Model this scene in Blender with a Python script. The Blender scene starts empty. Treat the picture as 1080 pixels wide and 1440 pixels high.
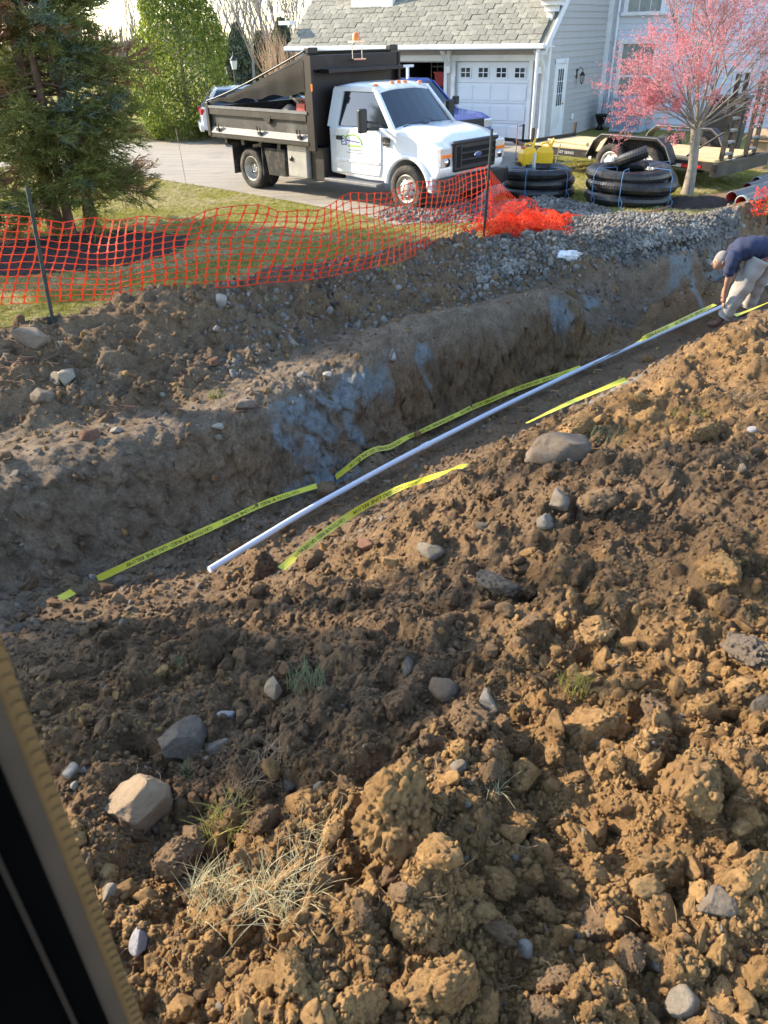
import bpy, bmesh, math, random
import numpy as np
from mathutils import Vector, Matrix, Euler
random.seed(7); RNG = np.random.default_rng(7)
R = math.radians
scene = bpy.context.scene
COL = scene.collection

# ------------------------------------------------------------------ camera
CAM_H = 2.9; PITCH = R(32.0); ROLL = R(1.2); FPX = 1080.0
_fw = Vector((0, math.cos(PITCH), -math.sin(PITCH)))
_u0 = Vector((0, math.sin(PITCH), math.cos(PITCH))); _r0 = Vector((1, 0, 0))
_cx = _r0*math.cos(ROLL) - _u0*math.sin(ROLL)
_cy = _r0*math.sin(ROLL) + _u0*math.cos(ROLL)
cam_data = bpy.data.cameras.new('camera'); cam = bpy.data.objects.new('camera', cam_data); COL.objects.link(cam)
cam_data.sensor_fit = 'VERTICAL'; cam_data.sensor_height = 36; cam_data.sensor_width = 27; cam_data.lens = 27.0
cam_data.clip_start = 0.02; cam_data.clip_end = 2000
M = Matrix.Identity(4)
for i in range(3):
    M[i][0] = _cx[i]; M[i][1] = _cy[i]; M[i][2] = -_fw[i]
M[2][3] = CAM_H
cam.matrix_world = M
cam_data.dof.use_dof = True; cam_data.dof.focus_distance = 7.0; cam_data.dof.aperture_fstop = 8.0
scene.camera = cam
scene.render.resolution_x = 768; scene.render.resolution_y = 1024

# ------------------------------------------------------------------ world + sun
SUN_EL = R(26); SUN_DIR = Vector((-0.93, 0.37, 0)).normalized()      # horizontal direction TOWARDS the sun
world = bpy.data.worlds.new("World"); scene.world = world; world.use_nodes = True
wn = world.node_tree.nodes; wl = world.node_tree.links
sky = wn.new('ShaderNodeTexSky'); sky.sky_type = 'NISHITA'; sky.sun_disc = False
sky.sun_elevation = SUN_EL
sky.sun_rotation = math.atan2(SUN_DIR.x, SUN_DIR.y)
sky.air_density = 1.0; sky.dust_density = 0.6; sky.ozone_density = 1.0
wn['Background'].inputs['Strength'].default_value = 0.15
wl.new(sky.outputs[0], wn['Background'].inputs['Color'])
sd = bpy.data.lights.new('sun', 'SUN'); sd.energy = 3.25; sd.angle = R(0.53); sd.color = (1.0, 0.85, 0.64)
so = bpy.data.objects.new('sun', sd); COL.objects.link(so)
sv = Vector((SUN_DIR.x*math.cos(SUN_EL), SUN_DIR.y*math.cos(SUN_EL), math.sin(SUN_EL)))
so.rotation_euler = (-sv).to_track_quat('-Z', 'Y').to_euler(); so.location = sv*50
scene.view_settings.view_transform = 'Standard'; scene.view_settings.look = 'None'
scene.view_settings.exposure = 1.92; scene.view_settings.gamma = 1; scene.view_settings.use_curve_mapping = False

# ------------------------------------------------------------------ pixel -> place helpers
def ray(px, py):
    d = _fw*FPX + _cx*(px-540) + _cy*(720-py)
    return d
def onz(px, py, z):
    d = ray(px, py); t = (z-CAM_H)/d.z
    return Vector((d.x*t, d.y*t, z))
def aty(px, py, y):
    d = ray(px, py); t = y/d.y
    return Vector((d.x*t, y, CAM_H+d.z*t))

# ------------------------------------------------------------------ numpy noise
def _hash(ix, iy, iz, s):
    n = (ix.astype(np.int64)*374761393 + iy.astype(np.int64)*668265263 + iz.astype(np.int64)*2147483647 + s*974634777) & 0xffffffff
    n = ((n ^ (n >> 13))*1274126177) & 0xffffffff
    n = ((n ^ (n >> 16))*2246822519) & 0xffffffff
    return ((n ^ (n >> 15)) & 0xffffff)/float(0xffffff)
def vnoise(x, y, z=None, s=0):
    if z is None: z = np.zeros_like(x)
    ix = np.floor(x); iy = np.floor(y); iz = np.floor(z)
    fx = x-ix; fy = y-iy; fz = z-iz
    fx = fx*fx*(3-2*fx); fy = fy*fy*(3-2*fy); fz = fz*fz*(3-2*fz)
    r = 0
    for dz in (0, 1):
        wz = fz if dz else 1-fz
        if dz and not np.any(fz): break
        for dy in (0, 1):
            wy = fy if dy else 1-fy
            for dx in (0, 1):
                wx = fx if dx else 1-fx
                r = r + _hash(ix+dx, iy+dy, iz+dz, s)*wx*wy*wz
    return r*2-1
def fbm(x, y, z=None, o=4, s=0, g=0.5):
    a = 1.0; r = 0; k = 1.0; t = 0
    for i in range(o):
        r = r + a*vnoise(x*k, y*k, None if z is None else z*k, s+i*17); t += a; a *= g; k *= 2.03
    return r/t
def clods2(x, y, cell, s, present=0.8, rmin=0.3, rmax=0.62, sharp=0.5):
    """rounded lumps: height field 0..~cell*rmax"""
    gx = np.floor(x/cell); gy = np.floor(y/cell); h = np.zeros_like(x)
    for oy in (-1, 0, 1):
        for ox in (-1, 0, 1):
            cx = gx+ox; cy = gy+oy
            z0 = np.zeros_like(cx)
            px = (cx+0.15+0.7*_hash(cx, cy, z0, s))*cell; py = (cy+0.15+0.7*_hash(cx, cy, z0, s+1))*cell
            r = (rmin+(rmax-rmin)*_hash(cx, cy, z0, s+2)**1.6)*cell
            ok = _hash(cx, cy, z0, s+3) < present
            an = _hash(cx, cy, z0, s+4)*3.1416; e = 0.7+0.3*_hash(cx, cy, z0, s+5)
            dx = x-px; dy = y-py
            ux = dx*np.cos(an)+dy*np.sin(an); uy = (-dx*np.sin(an)+dy*np.cos(an))/e
            q = 1-(ux*ux+uy*uy)/(r*r)
            v = np.where(ok & (q > 0), r*np.maximum(q, 0)**sharp*(0.6+0.4*_hash(cx, cy, z0, s+6)), 0)
            h = np.maximum(h, v)
    return h

# ------------------------------------------------------------------ materials
def nmat(name):
    m = bpy.data.materials.new(name); m.use_nodes = True
    return m, m.node_tree.nodes, m.node_tree.links, m.node_tree.nodes['Principled BSDF']
def lin(c):
    return tuple((v/12.92 if v <= 0.04045 else ((v+0.055)/1.055)**2.4) for v in c)
MATS = {}
def mat(name, col, rough=0.6, metal=0.0, var=0.12, scale=8.0, bump=0.0, bscale=60.0, dirt=None, dirtamt=0.0, coat=0.0, emit=0.0, trans=0.0, alpha=1.0, rnd=0.0, ior=1.45, spec=None):
    if name in MATS: return MATS[name]
    m, n, l, b = nmat(name); MATS[name] = m
    tc = n.new('ShaderNodeTexCoord')
    no = n.new('ShaderNodeTexNoise'); no.inputs['Scale'].default_value = scale; no.inputs['Detail'].default_value = 5; no.inputs['Roughness'].default_value = 0.6
    l.new(tc.outputs['Object'], no.inputs['Vector'])
    mx = n.new('ShaderNodeMix'); mx.data_type = 'RGBA'
    c0 = tuple(max(0, v*(1-var)) for v in col)+(1,); c1 = tuple(min(1, v*(1+var)) for v in col)+(1,)
    mx.inputs['A'].default_value = c0; mx.inputs['B'].default_value = c1
    rmp = n.new('ShaderNodeMapRange'); rmp.inputs['From Min'].default_value = 0.3; rmp.inputs['From Max'].default_value = 0.7
    l.new(no.outputs['Fac'], rmp.inputs['Value']); l.new(rmp.outputs[0], mx.inputs['Factor'])
    out = mx.outputs['Result']
    if rnd:
        oi = n.new('ShaderNodeObjectInfo'); hs = n.new('ShaderNodeHueSaturation')
        mr = n.new('ShaderNodeMapRange'); mr.inputs['To Min'].default_value = 1-rnd; mr.inputs['To Max'].default_value = 1+rnd
        l.new(oi.outputs['Random'], mr.inputs['Value']); l.new(mr.outputs[0], hs.inputs['Value']); l.new(out, hs.inputs['Color']); out = hs.outputs[0]
    if dirt is not None:
        n2 = n.new('ShaderNodeTexNoise'); n2.inputs['Scale'].default_value = scale*0.45; n2.inputs['Detail'].default_value = 8; n2.inputs['Roughness'].default_value = 0.7
        l.new(tc.outputs['Object'], n2.inputs['Vector'])
        r2 = n.new('ShaderNodeMapRange'); r2.inputs['From Min'].default_value = 0.62-0.35*dirtamt; r2.inputs['From Max'].default_value = 0.8-0.2*dirtamt
        l.new(n2.outputs['Fac'], r2.inputs['Value'])
        m2 = n.new('ShaderNodeMix'); m2.data_type = 'RGBA'; m2.inputs['B'].default_value = tuple(dirt)+(1,)
        l.new(r2.outputs[0], m2.inputs['Factor']); l.new(out, m2.inputs['A']); out = m2.outputs['Result']
    l.new(out, b.inputs['Base Color'])
    b.inputs['Roughness'].default_value = rough; b.inputs['Metallic'].default_value = metal
    b.inputs['Coat Weight'].default_value = coat; b.inputs['Coat Roughness'].default_value = 0.08
    b.inputs['Transmission Weight'].default_value = trans; b.inputs['IOR'].default_value = ior
    b.inputs['Alpha'].default_value = alpha
    if spec is not None: b.inputs['Specular IOR Level'].default_value = spec
    if emit: b.inputs['Emission Color'].default_value = tuple(col)+(1,); b.inputs['Emission Strength'].default_value = emit
    if bump:
        nb = n.new('ShaderNodeTexNoise'); nb.inputs['Scale'].default_value = bscale; nb.inputs['Detail'].default_value = 6
        l.new(tc.outputs['Object'], nb.inputs['Vector'])
        bp = n.new('ShaderNodeBump'); bp.inputs['Strength'].default_value = min(1, bump); bp.inputs['Distance'].default_value = 0.01
        l.new(nb.outputs['Fac'], bp.inputs['Height']); l.new(bp.outputs[0], b.inputs['Normal'])
    return m

# ------------------------------------------------------------------ mesh helpers
def tag(o, label=None, cat=None, group=None, kind=None):
    if label: o['label'] = label
    if cat: o['category'] = cat
    if group: o['group'] = group
    if kind: o['kind'] = kind
    return o
def thing(name, label, cat, loc=(0, 0, 0), rz=0.0, group=None):
    o = bpy.data.objects.new(name, None); COL.objects.link(o); o.empty_display_size = 0.2
    o.location = loc; o.rotation_euler = (0, 0, rz)
    return tag(o, label, cat, group)
def link(name, me, parent=None, loc=None):
    o = bpy.data.objects.new(name, me); COL.objects.link(o)
    if parent is not None: o.parent = parent
    if loc is not None: o.location = loc
    return o
def np_mesh(name, V, F, mats, smooth=False, midx=None):
    """V (n,3), F (m,k) uniform arrays -> mesh"""
    V = np.asarray(V, np.float32); F = np.asarray(F, np.int32)
    me = bpy.data.meshes.new(name)
    me.vertices.add(len(V)); me.vertices.foreach_set('co', V.ravel())
    k = F.shape[1]
    me.loops.add(F.size); me.loops.foreach_set('vertex_index', F.ravel())
    me.polygons.add(len(F)); me.polygons.foreach_set('loop_start', np.arange(0, F.size, k, dtype=np.int32))
    if midx is not None: me.polygons.foreach_set('material_index', np.asarray(midx, np.int32))
    if smooth: me.polygons.foreach_set('use_smooth', np.ones(len(F), bool))
    me.update(calc_edges=True)
    for m in (mats if isinstance(mats, (list, tuple)) else [mats]): me.materials.append(m)
    return me
def rotmats(E):
    """E (n,3) euler xyz -> (n,3,3)"""
    cx, cy, cz = np.cos(E).T; sx, sy, sz = np.sin(E).T
    Rm = np.empty((len(E), 3, 3))
    Rm[:, 0, 0] = cy*cz; Rm[:, 0, 1] = sx*sy*cz-cx*sz; Rm[:, 0, 2] = cx*sy*cz+sx*sz
    Rm[:, 1, 0] = cy*sz; Rm[:, 1, 1] = sx*sy*sz+cx*cz; Rm[:, 1, 2] = cx*sy*sz-sx*cz
    Rm[:, 2, 0] = -sy; Rm[:, 2, 1] = sx*cy; Rm[:, 2, 2] = cx*cy
    return Rm
def scatter_join(protos, idx, P, Rm, S):
    """join transformed copies of protos [(V,F)] ; returns V,F"""
    Vs = []; Fs = []; off = 0
    P = np.asarray(P); S = np.asarray(S, float)
    if S.ndim == 1: S = np.repeat(S[:, None], 3, 1)
    for k, (pv, pf) in enumerate(protos):
        w = np.where(idx == k)[0]
        if len(w) == 0: continue
        v = pv[None]*S[w][:, None, :]
        v = np.einsum('nij,nkj->nki', Rm[w], v)+P[w][:, None, :]
        n = len(pv); f = pf[None]+(np.arange(len(w))*n)[:, None, None]+off
        Vs.append(v.reshape(-1, 3)); Fs.append(f.reshape(-1, pf.shape[1])); off += n*len(w)
    return np.concatenate(Vs), np.concatenate(Fs)
def gn_scatter(obj, proto_objs, P, E, S, idx):
    """obj's own mesh = points carrying rot/scl/idx; instances the prototypes"""
    me = obj.data
    col = bpy.data.collections.new('proto_'+obj.name)
    for p in proto_objs: col.objects.link(p)
    a = me.attributes.new('rot', 'FLOAT_VECTOR', 'POINT'); a.data.foreach_set('vector', np.asarray(E, np.float32).ravel())
    S = np.asarray(S, np.float32)
    if S.ndim == 1: S = np.repeat(S[:, None], 3, 1)
    a = me.attributes.new('scl', 'FLOAT_VECTOR', 'POINT'); a.data.foreach_set('vector', np.ascontiguousarray(S).ravel())
    a = me.attributes.new('idx', 'INT', 'POINT'); a.data.foreach_set('value', np.asarray(idx, np.int32))
    ng = bpy.data.node_groups.new('scatter', 'GeometryNodeTree')
    ng.interface.new_socket('Geometry', in_out='INPUT', socket_type='NodeSocketGeometry')
    ng.interface.new_socket('Geometry', in_out='OUTPUT', socket_type='NodeSocketGeometry')
    n = ng.nodes; l = ng.links
    gi = n.new('NodeGroupInput'); go = n.new('NodeGroupOutput'); ip = n.new('GeometryNodeInstanceOnPoints')
    ci = n.new('GeometryNodeCollectionInfo'); ci.inputs['Collection'].default_value = col
    ci.inputs['Separate Children'].default_value = True; ci.inputs['Reset Children'].default_value = True
    def na(nm, t):
        x = n.new('GeometryNodeInputNamedAttribute'); x.data_type = t; x.inputs['Name'].default_value = nm; return x.outputs['Attribute']
    er = n.new('FunctionNodeEulerToRotation')
    l.new(na('rot', 'FLOAT_VECTOR'), er.inputs[0]); l.new(er.outputs[0], ip.inputs['Rotation'])
    l.new(na('scl', 'FLOAT_VECTOR'), ip.inputs['Scale']); l.new(na('idx', 'INT'), ip.inputs['Instance Index'])
    ip.inputs['Pick Instance'].default_value = True
    l.new(gi.outputs[0], ip.inputs['Points']); l.new(ci.outputs[0], ip.inputs['Instance']); l.new(ip.outputs[0], go.inputs[0])
    md = obj.modifiers.new('scatter', 'NODES'); md.node_group = ng
def points_obj(name, P):
    me = bpy.data.meshes.new(name); me.vertices.add(len(P)); me.vertices.foreach_set('co', np.asarray(P, np.float32).ravel())
    return link(name, me)
_ico = {}
def ico(sub):
    if sub not in _ico:
        bm = bmesh.new(); bmesh.ops.create_icosphere(bm, subdivisions=sub, radius=1)
        V = np.array([v.co[:] for v in bm.verts]); F = np.array([[v.index for v in f.verts] for f in bm.faces]); bm.free()
        _ico[sub] = (V, F)
    return _ico[sub]
def rock_vf(seed, sub=3, planes=9, cut=0.72, rough=0.05, flat=0.75):
    V, F = ico(sub); V = V.copy(); rg = np.random.default_rng(seed)
    V = V*(1+0.14*fbm(V[:, 0]*1.1+seed, V[:, 1]*1.1, V[:, 2]*1.1, o=2, s=seed))[:, None]
    for i in range(planes):
        d = rg.normal(size=3); d /= np.linalg.norm(d); c = cut*(0.82+0.35*rg.random())
        q = V@d; ex = np.maximum(q-c, 0); V = V-ex[:, None]*d[None]*0.93
    if rough: V = V*(1+rough*fbm(V[:, 0]*4+seed, V[:, 1]*4, V[:, 2]*4, o=4, s=seed+5))[:, None]
    V = V*np.array([1.0, 0.8+0.15*rg.random(), flat]); return V, F
def crumbly_vf(seed, sub=5, n=170, **kw):
    V, F = clod_vf(seed, sub, **kw); rg = np.random.default_rng(seed+9)
    i = rg.integers(0, len(V), n); s = .04+.13*rg.random(n)**2.5; protos = [clod_vf(seed+50+k, 2) for k in range(4)]
    V2, F2 = scatter_join(protos, rg.integers(0, 4, n), V[i]*.99, rotmats(rg.uniform(-3, 3, (n, 3))), s)
    return np.concatenate([V, V2]), np.concatenate([F, F2+len(V)])
def clod_vf(seed, sub=4, lump=0.28, fine=0.12):
    V, F = ico(sub); V = V.copy(); rg = np.random.default_rng(seed)
    n1 = fbm(V[:, 0]*1.3+seed*3.1, V[:, 1]*1.3, V[:, 2]*1.3, o=3, s=seed)
    x, y, z = (V*3.1+seed*1.7).T; n2 = 1-np.abs(fbm(x, y, z, o=3, s=seed+9))*2
    x, y, z = (V*8+seed).T; n3 = fbm(x, y, z, o=3, s=seed+19)
    n4 = np.abs(fbm(x*1.9, y*1.9, z*1.9, o=2, s=seed+31))
    x, y, z = (V*5+seed*2.3).T; n5 = np.abs(vnoise(x, y, z, seed+41)); x, y, z = (V*22+seed).T; n6 = fbm(x, y, z, o=2, s=seed+51)
    V = V*(1+lump*n1*1.5+0.19*(n2-0.6)+fine*1.4*n3-0.10*n4+.06*(.35-n5)+.08*n6)[:, None]
    for i in range(7):
        d = rg.normal(size=3); d /= np.linalg.norm(d); q = V@d; ex = np.maximum(q-(.58+.28*rg.random()), 0); V = V-ex[:, None]*d[None]*0.85
    x, y, z = (V*11+seed).T; V = V*(1+.05*fbm(x, y, z, o=3, s=seed+61))[:, None]
    return V*np.array([1.15, 0.7+0.35*rg.random(), 0.62+0.3*rg.random()]), F
def stone_vf(seed, sub=4, p=.72, rough=.11, **kw):
    V, F = ico(sub); rg = np.random.default_rng(seed); V = np.sign(V)*np.abs(V)**(p-.12); V = V/np.linalg.norm(V, axis=1).max()*1.15
    Rr = rotmats(rg.uniform(-.6, .6, (1, 3)))[0]; V = V@Rr.T
    V = V*(1+.10*fbm(V[:, 0]*1.3+seed, V[:, 1]*1.3, V[:, 2]*1.3, o=2, s=seed))[:, None]
    for i in range(9):
        d = rg.normal(size=3); d /= np.linalg.norm(d); q = V@d; ex = np.maximum(q-(.60+.25*rg.random()), 0); V = V-ex[:, None]*d[None]*.95
    x, y, z = (V*3.5+seed).T; V = V*(1+rough*fbm(x, y, z, o=5, s=seed+5, g=.6))[:, None]
    return V, F

class MB:
    """collects simple solids, builds one mesh object"""
    def __init__(s): s.v = []; s.f = []; s.m = []; s.sm = []
    def add(s, V, F, mi=0, smooth=False, M=None):
        o = len(s.v)
        for p in V:
            p = Vector(p)
            s.v.append(tuple(M@p if M is not None else p))
        for f in F: s.f.append(tuple(i+o for i in f)); s.m.append(mi); s.sm.append(smooth)
        return s
    def box(s, c, d, rot=None, mi=0, bev=0.0):
        hx, hy, hz = d[0]/2, d[1]/2, d[2]/2
        Mx = Matrix.Translation(c)
        if rot is not None: Mx = Mx @ Euler(rot).to_matrix().to_4x4()
        if bev <= 0:
            V = [(x, y, z) for z in (-hz, hz) for y in (-hy, hy) for x in (-hx, hx)]
            return s.add(V, [(0, 2, 3, 1), (4, 5, 7, 6), (0, 1, 5, 4), (2, 6, 7, 3), (0, 4, 6, 2), (1, 3, 7, 5)], mi, False, Mx)
        bm = bmesh.new(); bmesh.ops.create_cube(bm, size=1)
        for v in bm.verts: v.co = Vector((v.co.x*d[0], v.co.y*d[1], v.co.z*d[2]))
        bmesh.ops.bevel(bm, geom=bm.edges[:], offset=min(bev, min(d)*0.45), segments=2, affect='EDGES', profile=0.5)
        bm.verts.ensure_lookup_table(); bm.verts.index_update()
        s.add([v.co for v in bm.verts], [[v.index for v in f.verts] for f in bm.faces], mi, False, Mx); bm.free(); return s
    def prism(s, poly, y0, y1, axis='y', mi=0, M=None):
        """poly in the two other axes order; extruded from y0 to y1 along axis"""
        n = len(poly)
        def P(a, b, t):
            return {'y': (a, t, b), 'x': (t, a, b), 'z': (a, b, t)}[axis]
        V = [P(a, b, y0) for a, b in poly]+[P(a, b, y1) for a, b in poly]
        F = [tuple(range(n))[::-1], tuple(range(n, 2*n))]+[(i, (i+1) % n, n+(i+1) % n, n+i) for i in range(n)]
        return s.add(V, F, mi, False, M)
    def tube(s, pts, r, n=8, mi=0, cap=True, smooth=True, close=False):
        pts = [Vector(p) for p in pts]; rs = r if isinstance(r, (list, tuple)) else [r]*len(pts)
        V = []; up = None
        for i, p in enumerate(pts):
            a = pts[i-1] if (i > 0 or close) else p; b = pts[(i+1) % len(pts)] if (i < len(pts)-1 or close) else p
            t = (b-a).normalized() if (b-a).length > 1e-9 else Vector((0, 0, 1))
            if up is None: up = Vector((0, 0, 1)) if abs(t.z) < 0.9 else Vector((1, 0, 0))
            x = t.cross(up).normalized(); y = x.cross(t).normalized(); up = y
            for k in range(n):
                an = 2*math.pi*k/n; V.append(p+(x*math.cos(an)+y*math.sin(an))*rs[i])
        F = []; L = len(pts)
        for i in range(L if close else L-1):
            for k in range(n):
                j = (i+1) % L
                F.append((i*n+k, i*n+(k+1) % n, j*n+(k+1) % n, j*n+k))
        s.add(V, F, mi, smooth)
        if cap and not close:
            s.add([V[k] for k in range(n)], [tuple(range(n))[::-1]], mi); s.add([V[(L-1)*n+k] for k in range(n)], [tuple(range(n))], mi)
        return s
    def lathe(s, prof, n=24, M=None, mi=0, smooth=True):
        """prof [(r,z)] around z"""
        V = []; F = []
        for r, z in prof:
            for k in range(n):
                a = 2*math.pi*k/n; V.append((r*math.cos(a), r*math.sin(a), z))
        for i in range(len(prof)-1):
            for k in range(n): F.append((i*n+k, i*n+(k+1) % n, (i+1)*n+(k+1) % n, (i+1)*n+k))
        return s.add(V, F, mi, smooth, M)
    def quad(s, a, b, c, d, mi=0): return s.add([a, b, c, d], [(0, 1, 2, 3)], mi)
    def loft(s, secs, mi=0, smooth=False, caps=True, M=None):
        n = len(secs[0]); V = [p for sec in secs for p in sec]; F = []
        for i in range(len(secs)-1):
            for k in range(n): F.append((i*n+k, i*n+(k+1) % n, (i+1)*n+(k+1) % n, (i+1)*n+k))
        s.add(V, F, mi, smooth, M)
        if caps:
            s.add(secs[0], [tuple(range(n))[::-1]], mi, False, M); s.add(secs[-1], [tuple(range(n))], mi, False, M)
        return s
    def mesh(s, name, mats):
        me = bpy.data.meshes.new(name); me.from_pydata([tuple(v) for v in s.v], [], s.f)
        for m in (mats if isinstance(mats, (list, tuple)) else [mats]): me.materials.append(m)
        me.polygons.foreach_set('material_index', s.m); me.polygons.foreach_set('use_smooth', s.sm); me.update()
        return me
    def build(s, name, mats, parent=None, bevel=0.0, subd=0, loc=None):
        o = link(name, s.mesh(name, mats), parent, loc)
        if bevel:
            b = o.modifiers.new('bevel', 'BEVEL'); b.width = bevel; b.segments = 2; b.limit_method = 'ANGLE'; b.angle_limit = R(35); b.harden_normals = False
        if subd:
            b = o.modifiers.new('sub', 'SUBSURF'); b.levels = subd; b.render_levels = subd
        return o
def RX(a): return Matrix.Rotation(a, 4, 'X')
def RY(a): return Matrix.Rotation(a, 4, 'Y')
def RZ(a): return Matrix.Rotation(a, 4, 'Z')
def TR(x, y, z): return Matrix.Translation((x, y, z))
def text_mesh(body, size, material, parent, loc, rot, name='lettering', depth=0.002, sx=1.0, align='CENTER'):
    cu = bpy.data.curves.new(name, 'FONT'); cu.body = body; cu.size = size; cu.extrude = depth; cu.align_x = align; cu.align_y = 'CENTER'; cu.resolution_u = 2
    to = bpy.data.objects.new('tmp', cu); COL.objects.link(to)
    bpy.context.view_layer.update()
    me = bpy.data.meshes.new_from_object(to.evaluated_get(bpy.context.evaluated_depsgraph_get())); bpy.data.objects.remove(to)
    me.materials.clear(); me.materials.append(material); me.name = name
    o = link(name, me, parent); o.location = loc; o.rotation_euler = rot; o.scale = (sx, 1, 1); return o
# ================================================================== TERRAIN
def dens(line, step=0.3):
    out = []
    for i in range(len(line)-1):
        a, b = Vector(line[i]), Vector(line[i+1]); n = max(1, int((b-a).length/step))
        for k in range(n): out.append(a.lerp(b, k/n))
    out.append(Vector(line[-1])); return out
def L(z, pts):
    r = []
    for p in pts:
        zz = p[2] if len(p) > 2 else z
        r.append(onz(p[0], p[1], zz))
    return r
PIPE_PX = [(295, 805), (430, 722), (560, 650), (700, 578), (820, 520), (1000, 440), (1080, 402)]
lines = []
# trench bottom along pipe (extended both ways)
Lb = L(-1.22, [(-200, 1010, -0.95), (100, 860, -1.05)]+PIPE_PX+[(1240, 330)])
Lb2 = L(-1.2, [(-200, 900, -0.95), (120, 790), (300, 730), (470, 665), (600, 585), (800, 500), (1000, 423), (1100, 385), (1240, 318)])
Lw = L(-0.5, [(-200, 740), (0, 690), (120, 655), (250, 618), (380, 590), (450, 545), (560, 520), (700, 470), (800, 432), (900, 405), (1000, 372), (1080, 350), (1240, 300)])
Lk = L(-0.42, [(-200, 640, -0.45), (0, 610, -0.45), (150, 590, -0.45), (260, 570, -.42), (450, 480), (620, 440), (800, 398), (950, 362, -0.35), (1080, 338, -.4), (1240, 290)])
Lm = L(-0.15, [(-200, 560), (0, 540), (150, 520), (300, 470), (450, 430), (620, 395), (800, 370), (950, 345, -0.1), (1080, 325)])
Lt = L(0.1, [(-200, 490, 0.02), (0, 470, 0.05), (90, 455, 0.12), (200, 415, 0.2), (300, 402, 0.2), (400, 385, 0.15), (500, 362, 0.12), (600, 345, 0.12), (680, 338, 0.1), (760, 330, 0.08), (850, 332, 0.05), (950, 320, 0.0), (1010, 312, -0.01), (1080, 303, -0.01), (1240, 280, -0.01)])
Lo = [p+Vector((-0.25, 0.75, 0))*1.0 for p in Lt]
Lo = [Vector((p.x, p.y, -0.12)) for p in Lo]
Lo2 = [Vector((p.x-0.8, p.y+2.2, -0.14)) for p in Lo]
Lr1 = L(-1.15, [(-200, 1060, -0.95), (60, 900, -1.0), (310, 850, -1.1), (480, 740, -1.12), (640, 660), (760, 590), (900, 520), (1060, 452), (1240, 370)])
Lr2 = L(0, [(-200, 1080, -0.7), (0, 905, -0.85), (150, 865, -0.9), (300, 850, -0.85), (400, 815, -0.6), (540, 735, -0.42), (650, 672, -0.2), (760, 600, 0.0), (880, 545, 0.1), (1010, 470, 0.15), (1080, 438, 0.2), (1240, 370, 0.2)])
Lr3 = L(0, [(-200, 1250, -0.3), (60, 960, -0.5), (200, 930, -0.45), (400, 870, -0.3), (560, 810, -0.1), (720, 720, 0.12), (880, 630, 0.22), (1000, 570, 0.3), (1080, 500, 0.35), (1240, 430, 0.35)])
Lr4 = L(0, [(-200, 1350, 0.0), (80, 1080, -0.1), (230, 1040, -0.05), (420, 960, 0.05), (600, 900, 0.12), (780, 800, 0.18), (950, 740, 0.3), (1080, 680, 0.45), (1250, 600, 0.55)])
Lr5 = L(0, [(-200, 1500, 0.15), (100, 1200, 0.1), (300, 1200, 0.05), (440, 1130, 0.25), (600, 1060, 0.35), (800, 1010, 0.35), (1000, 950, 0.45), (1250, 880, 0.6)])
Lr6 = L(0, [(-300, 1800, 0.2), (150, 1420, 0.15), (400, 1400, 0.3), (560, 1330, 0.42), (720, 1330, 0.15), (900, 1280, 0.25), (1080, 1200, 0.4), (1300, 1150, 0.5)])
Lr7 = [Vector((x, 0.7, 0.25)) for x in (-3, -2, -1, 0, 1, 2, 3)]
Lr8 = [Vector((x, -0.6, 0.2)) for x in (-3, -1.5, 0, 1.5, 3)]
anchors = [Vector(p) for p in [(-9, 12, -.14), (-9, 16, -.14), (0, 17, -.14), (10, 17, -.14), (12, 20, -.14), (-9, 3, -.3), (-9, 0, 0), (8, 4, 0.6), (9, 0, 0.4), (12, 8, 0.4)]]
ctl = []
for ln in (Lb, Lb2, Lw, Lk, Lm, Lt): ctl += dens(ln, 0.17)
for ln in (Lo, Lo2, Lr1, Lr2, Lr3, Lr4, Lr5, Lr6): ctl += dens(ln, 0.42)
ctl += dens(Lr7, 0.6)+dens(Lr8, 0.8)+anchors
C = np.array([p[:] for p in ctl])
# thin coincident controls
keep = []; seen = set()
for i, c in enumerate(C):
    k = (round(c[0]/0.09), round(c[1]/0.09))
    if k not in seen: seen.add(k); keep.append(i)
C = C[keep]
D = np.hypot(C[:, None, 0]-C[None, :, 0], C[:, None, 1]-C[None, :, 1])
Wt = np.linalg.solve(D+np.eye(len(C))*(-0.02), C[:, 2]-C[:, 2].mean())
CG = 0.08; GX0, GX1, GY0, GY1 = -8.0, 11.0, -0.6, 17.0
gxs = np.arange(GX0, GX1+CG, CG); gys = np.arange(GY0, GY1+CG, CG)
GZ = np.empty((len(gys), len(gxs)))
for j, yy in enumerate(gys):
    GZ[j] = (np.hypot(gxs[:, None]-C[None, :, 0], yy-C[None, :, 1])@Wt)+C[:, 2].mean()
for _ in range(3):
    GZ[1:-1, 1:-1] = (GZ[1:-1, 1:-1]*4+GZ[:-2, 1:-1]+GZ[2:, 1:-1]+GZ[1:-1, :-2]+GZ[1:-1, 2:])/8
def base_h(x, y):
    fx = np.clip((np.asarray(x)-GX0)/CG, 0, len(gxs)-1.001); fy = np.clip((np.asarray(y)-GY0)/CG, 0, len(gys)-1.001)
    ix = fx.astype(int); iy = fy.astype(int); tx = fx-ix; ty = fy-iy
    return (GZ[iy, ix]*(1-tx)+GZ[iy, ix+1]*tx)*(1-ty)+(GZ[iy+1, ix]*(1-tx)+GZ[iy+1, ix+1]*tx)*ty
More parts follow.
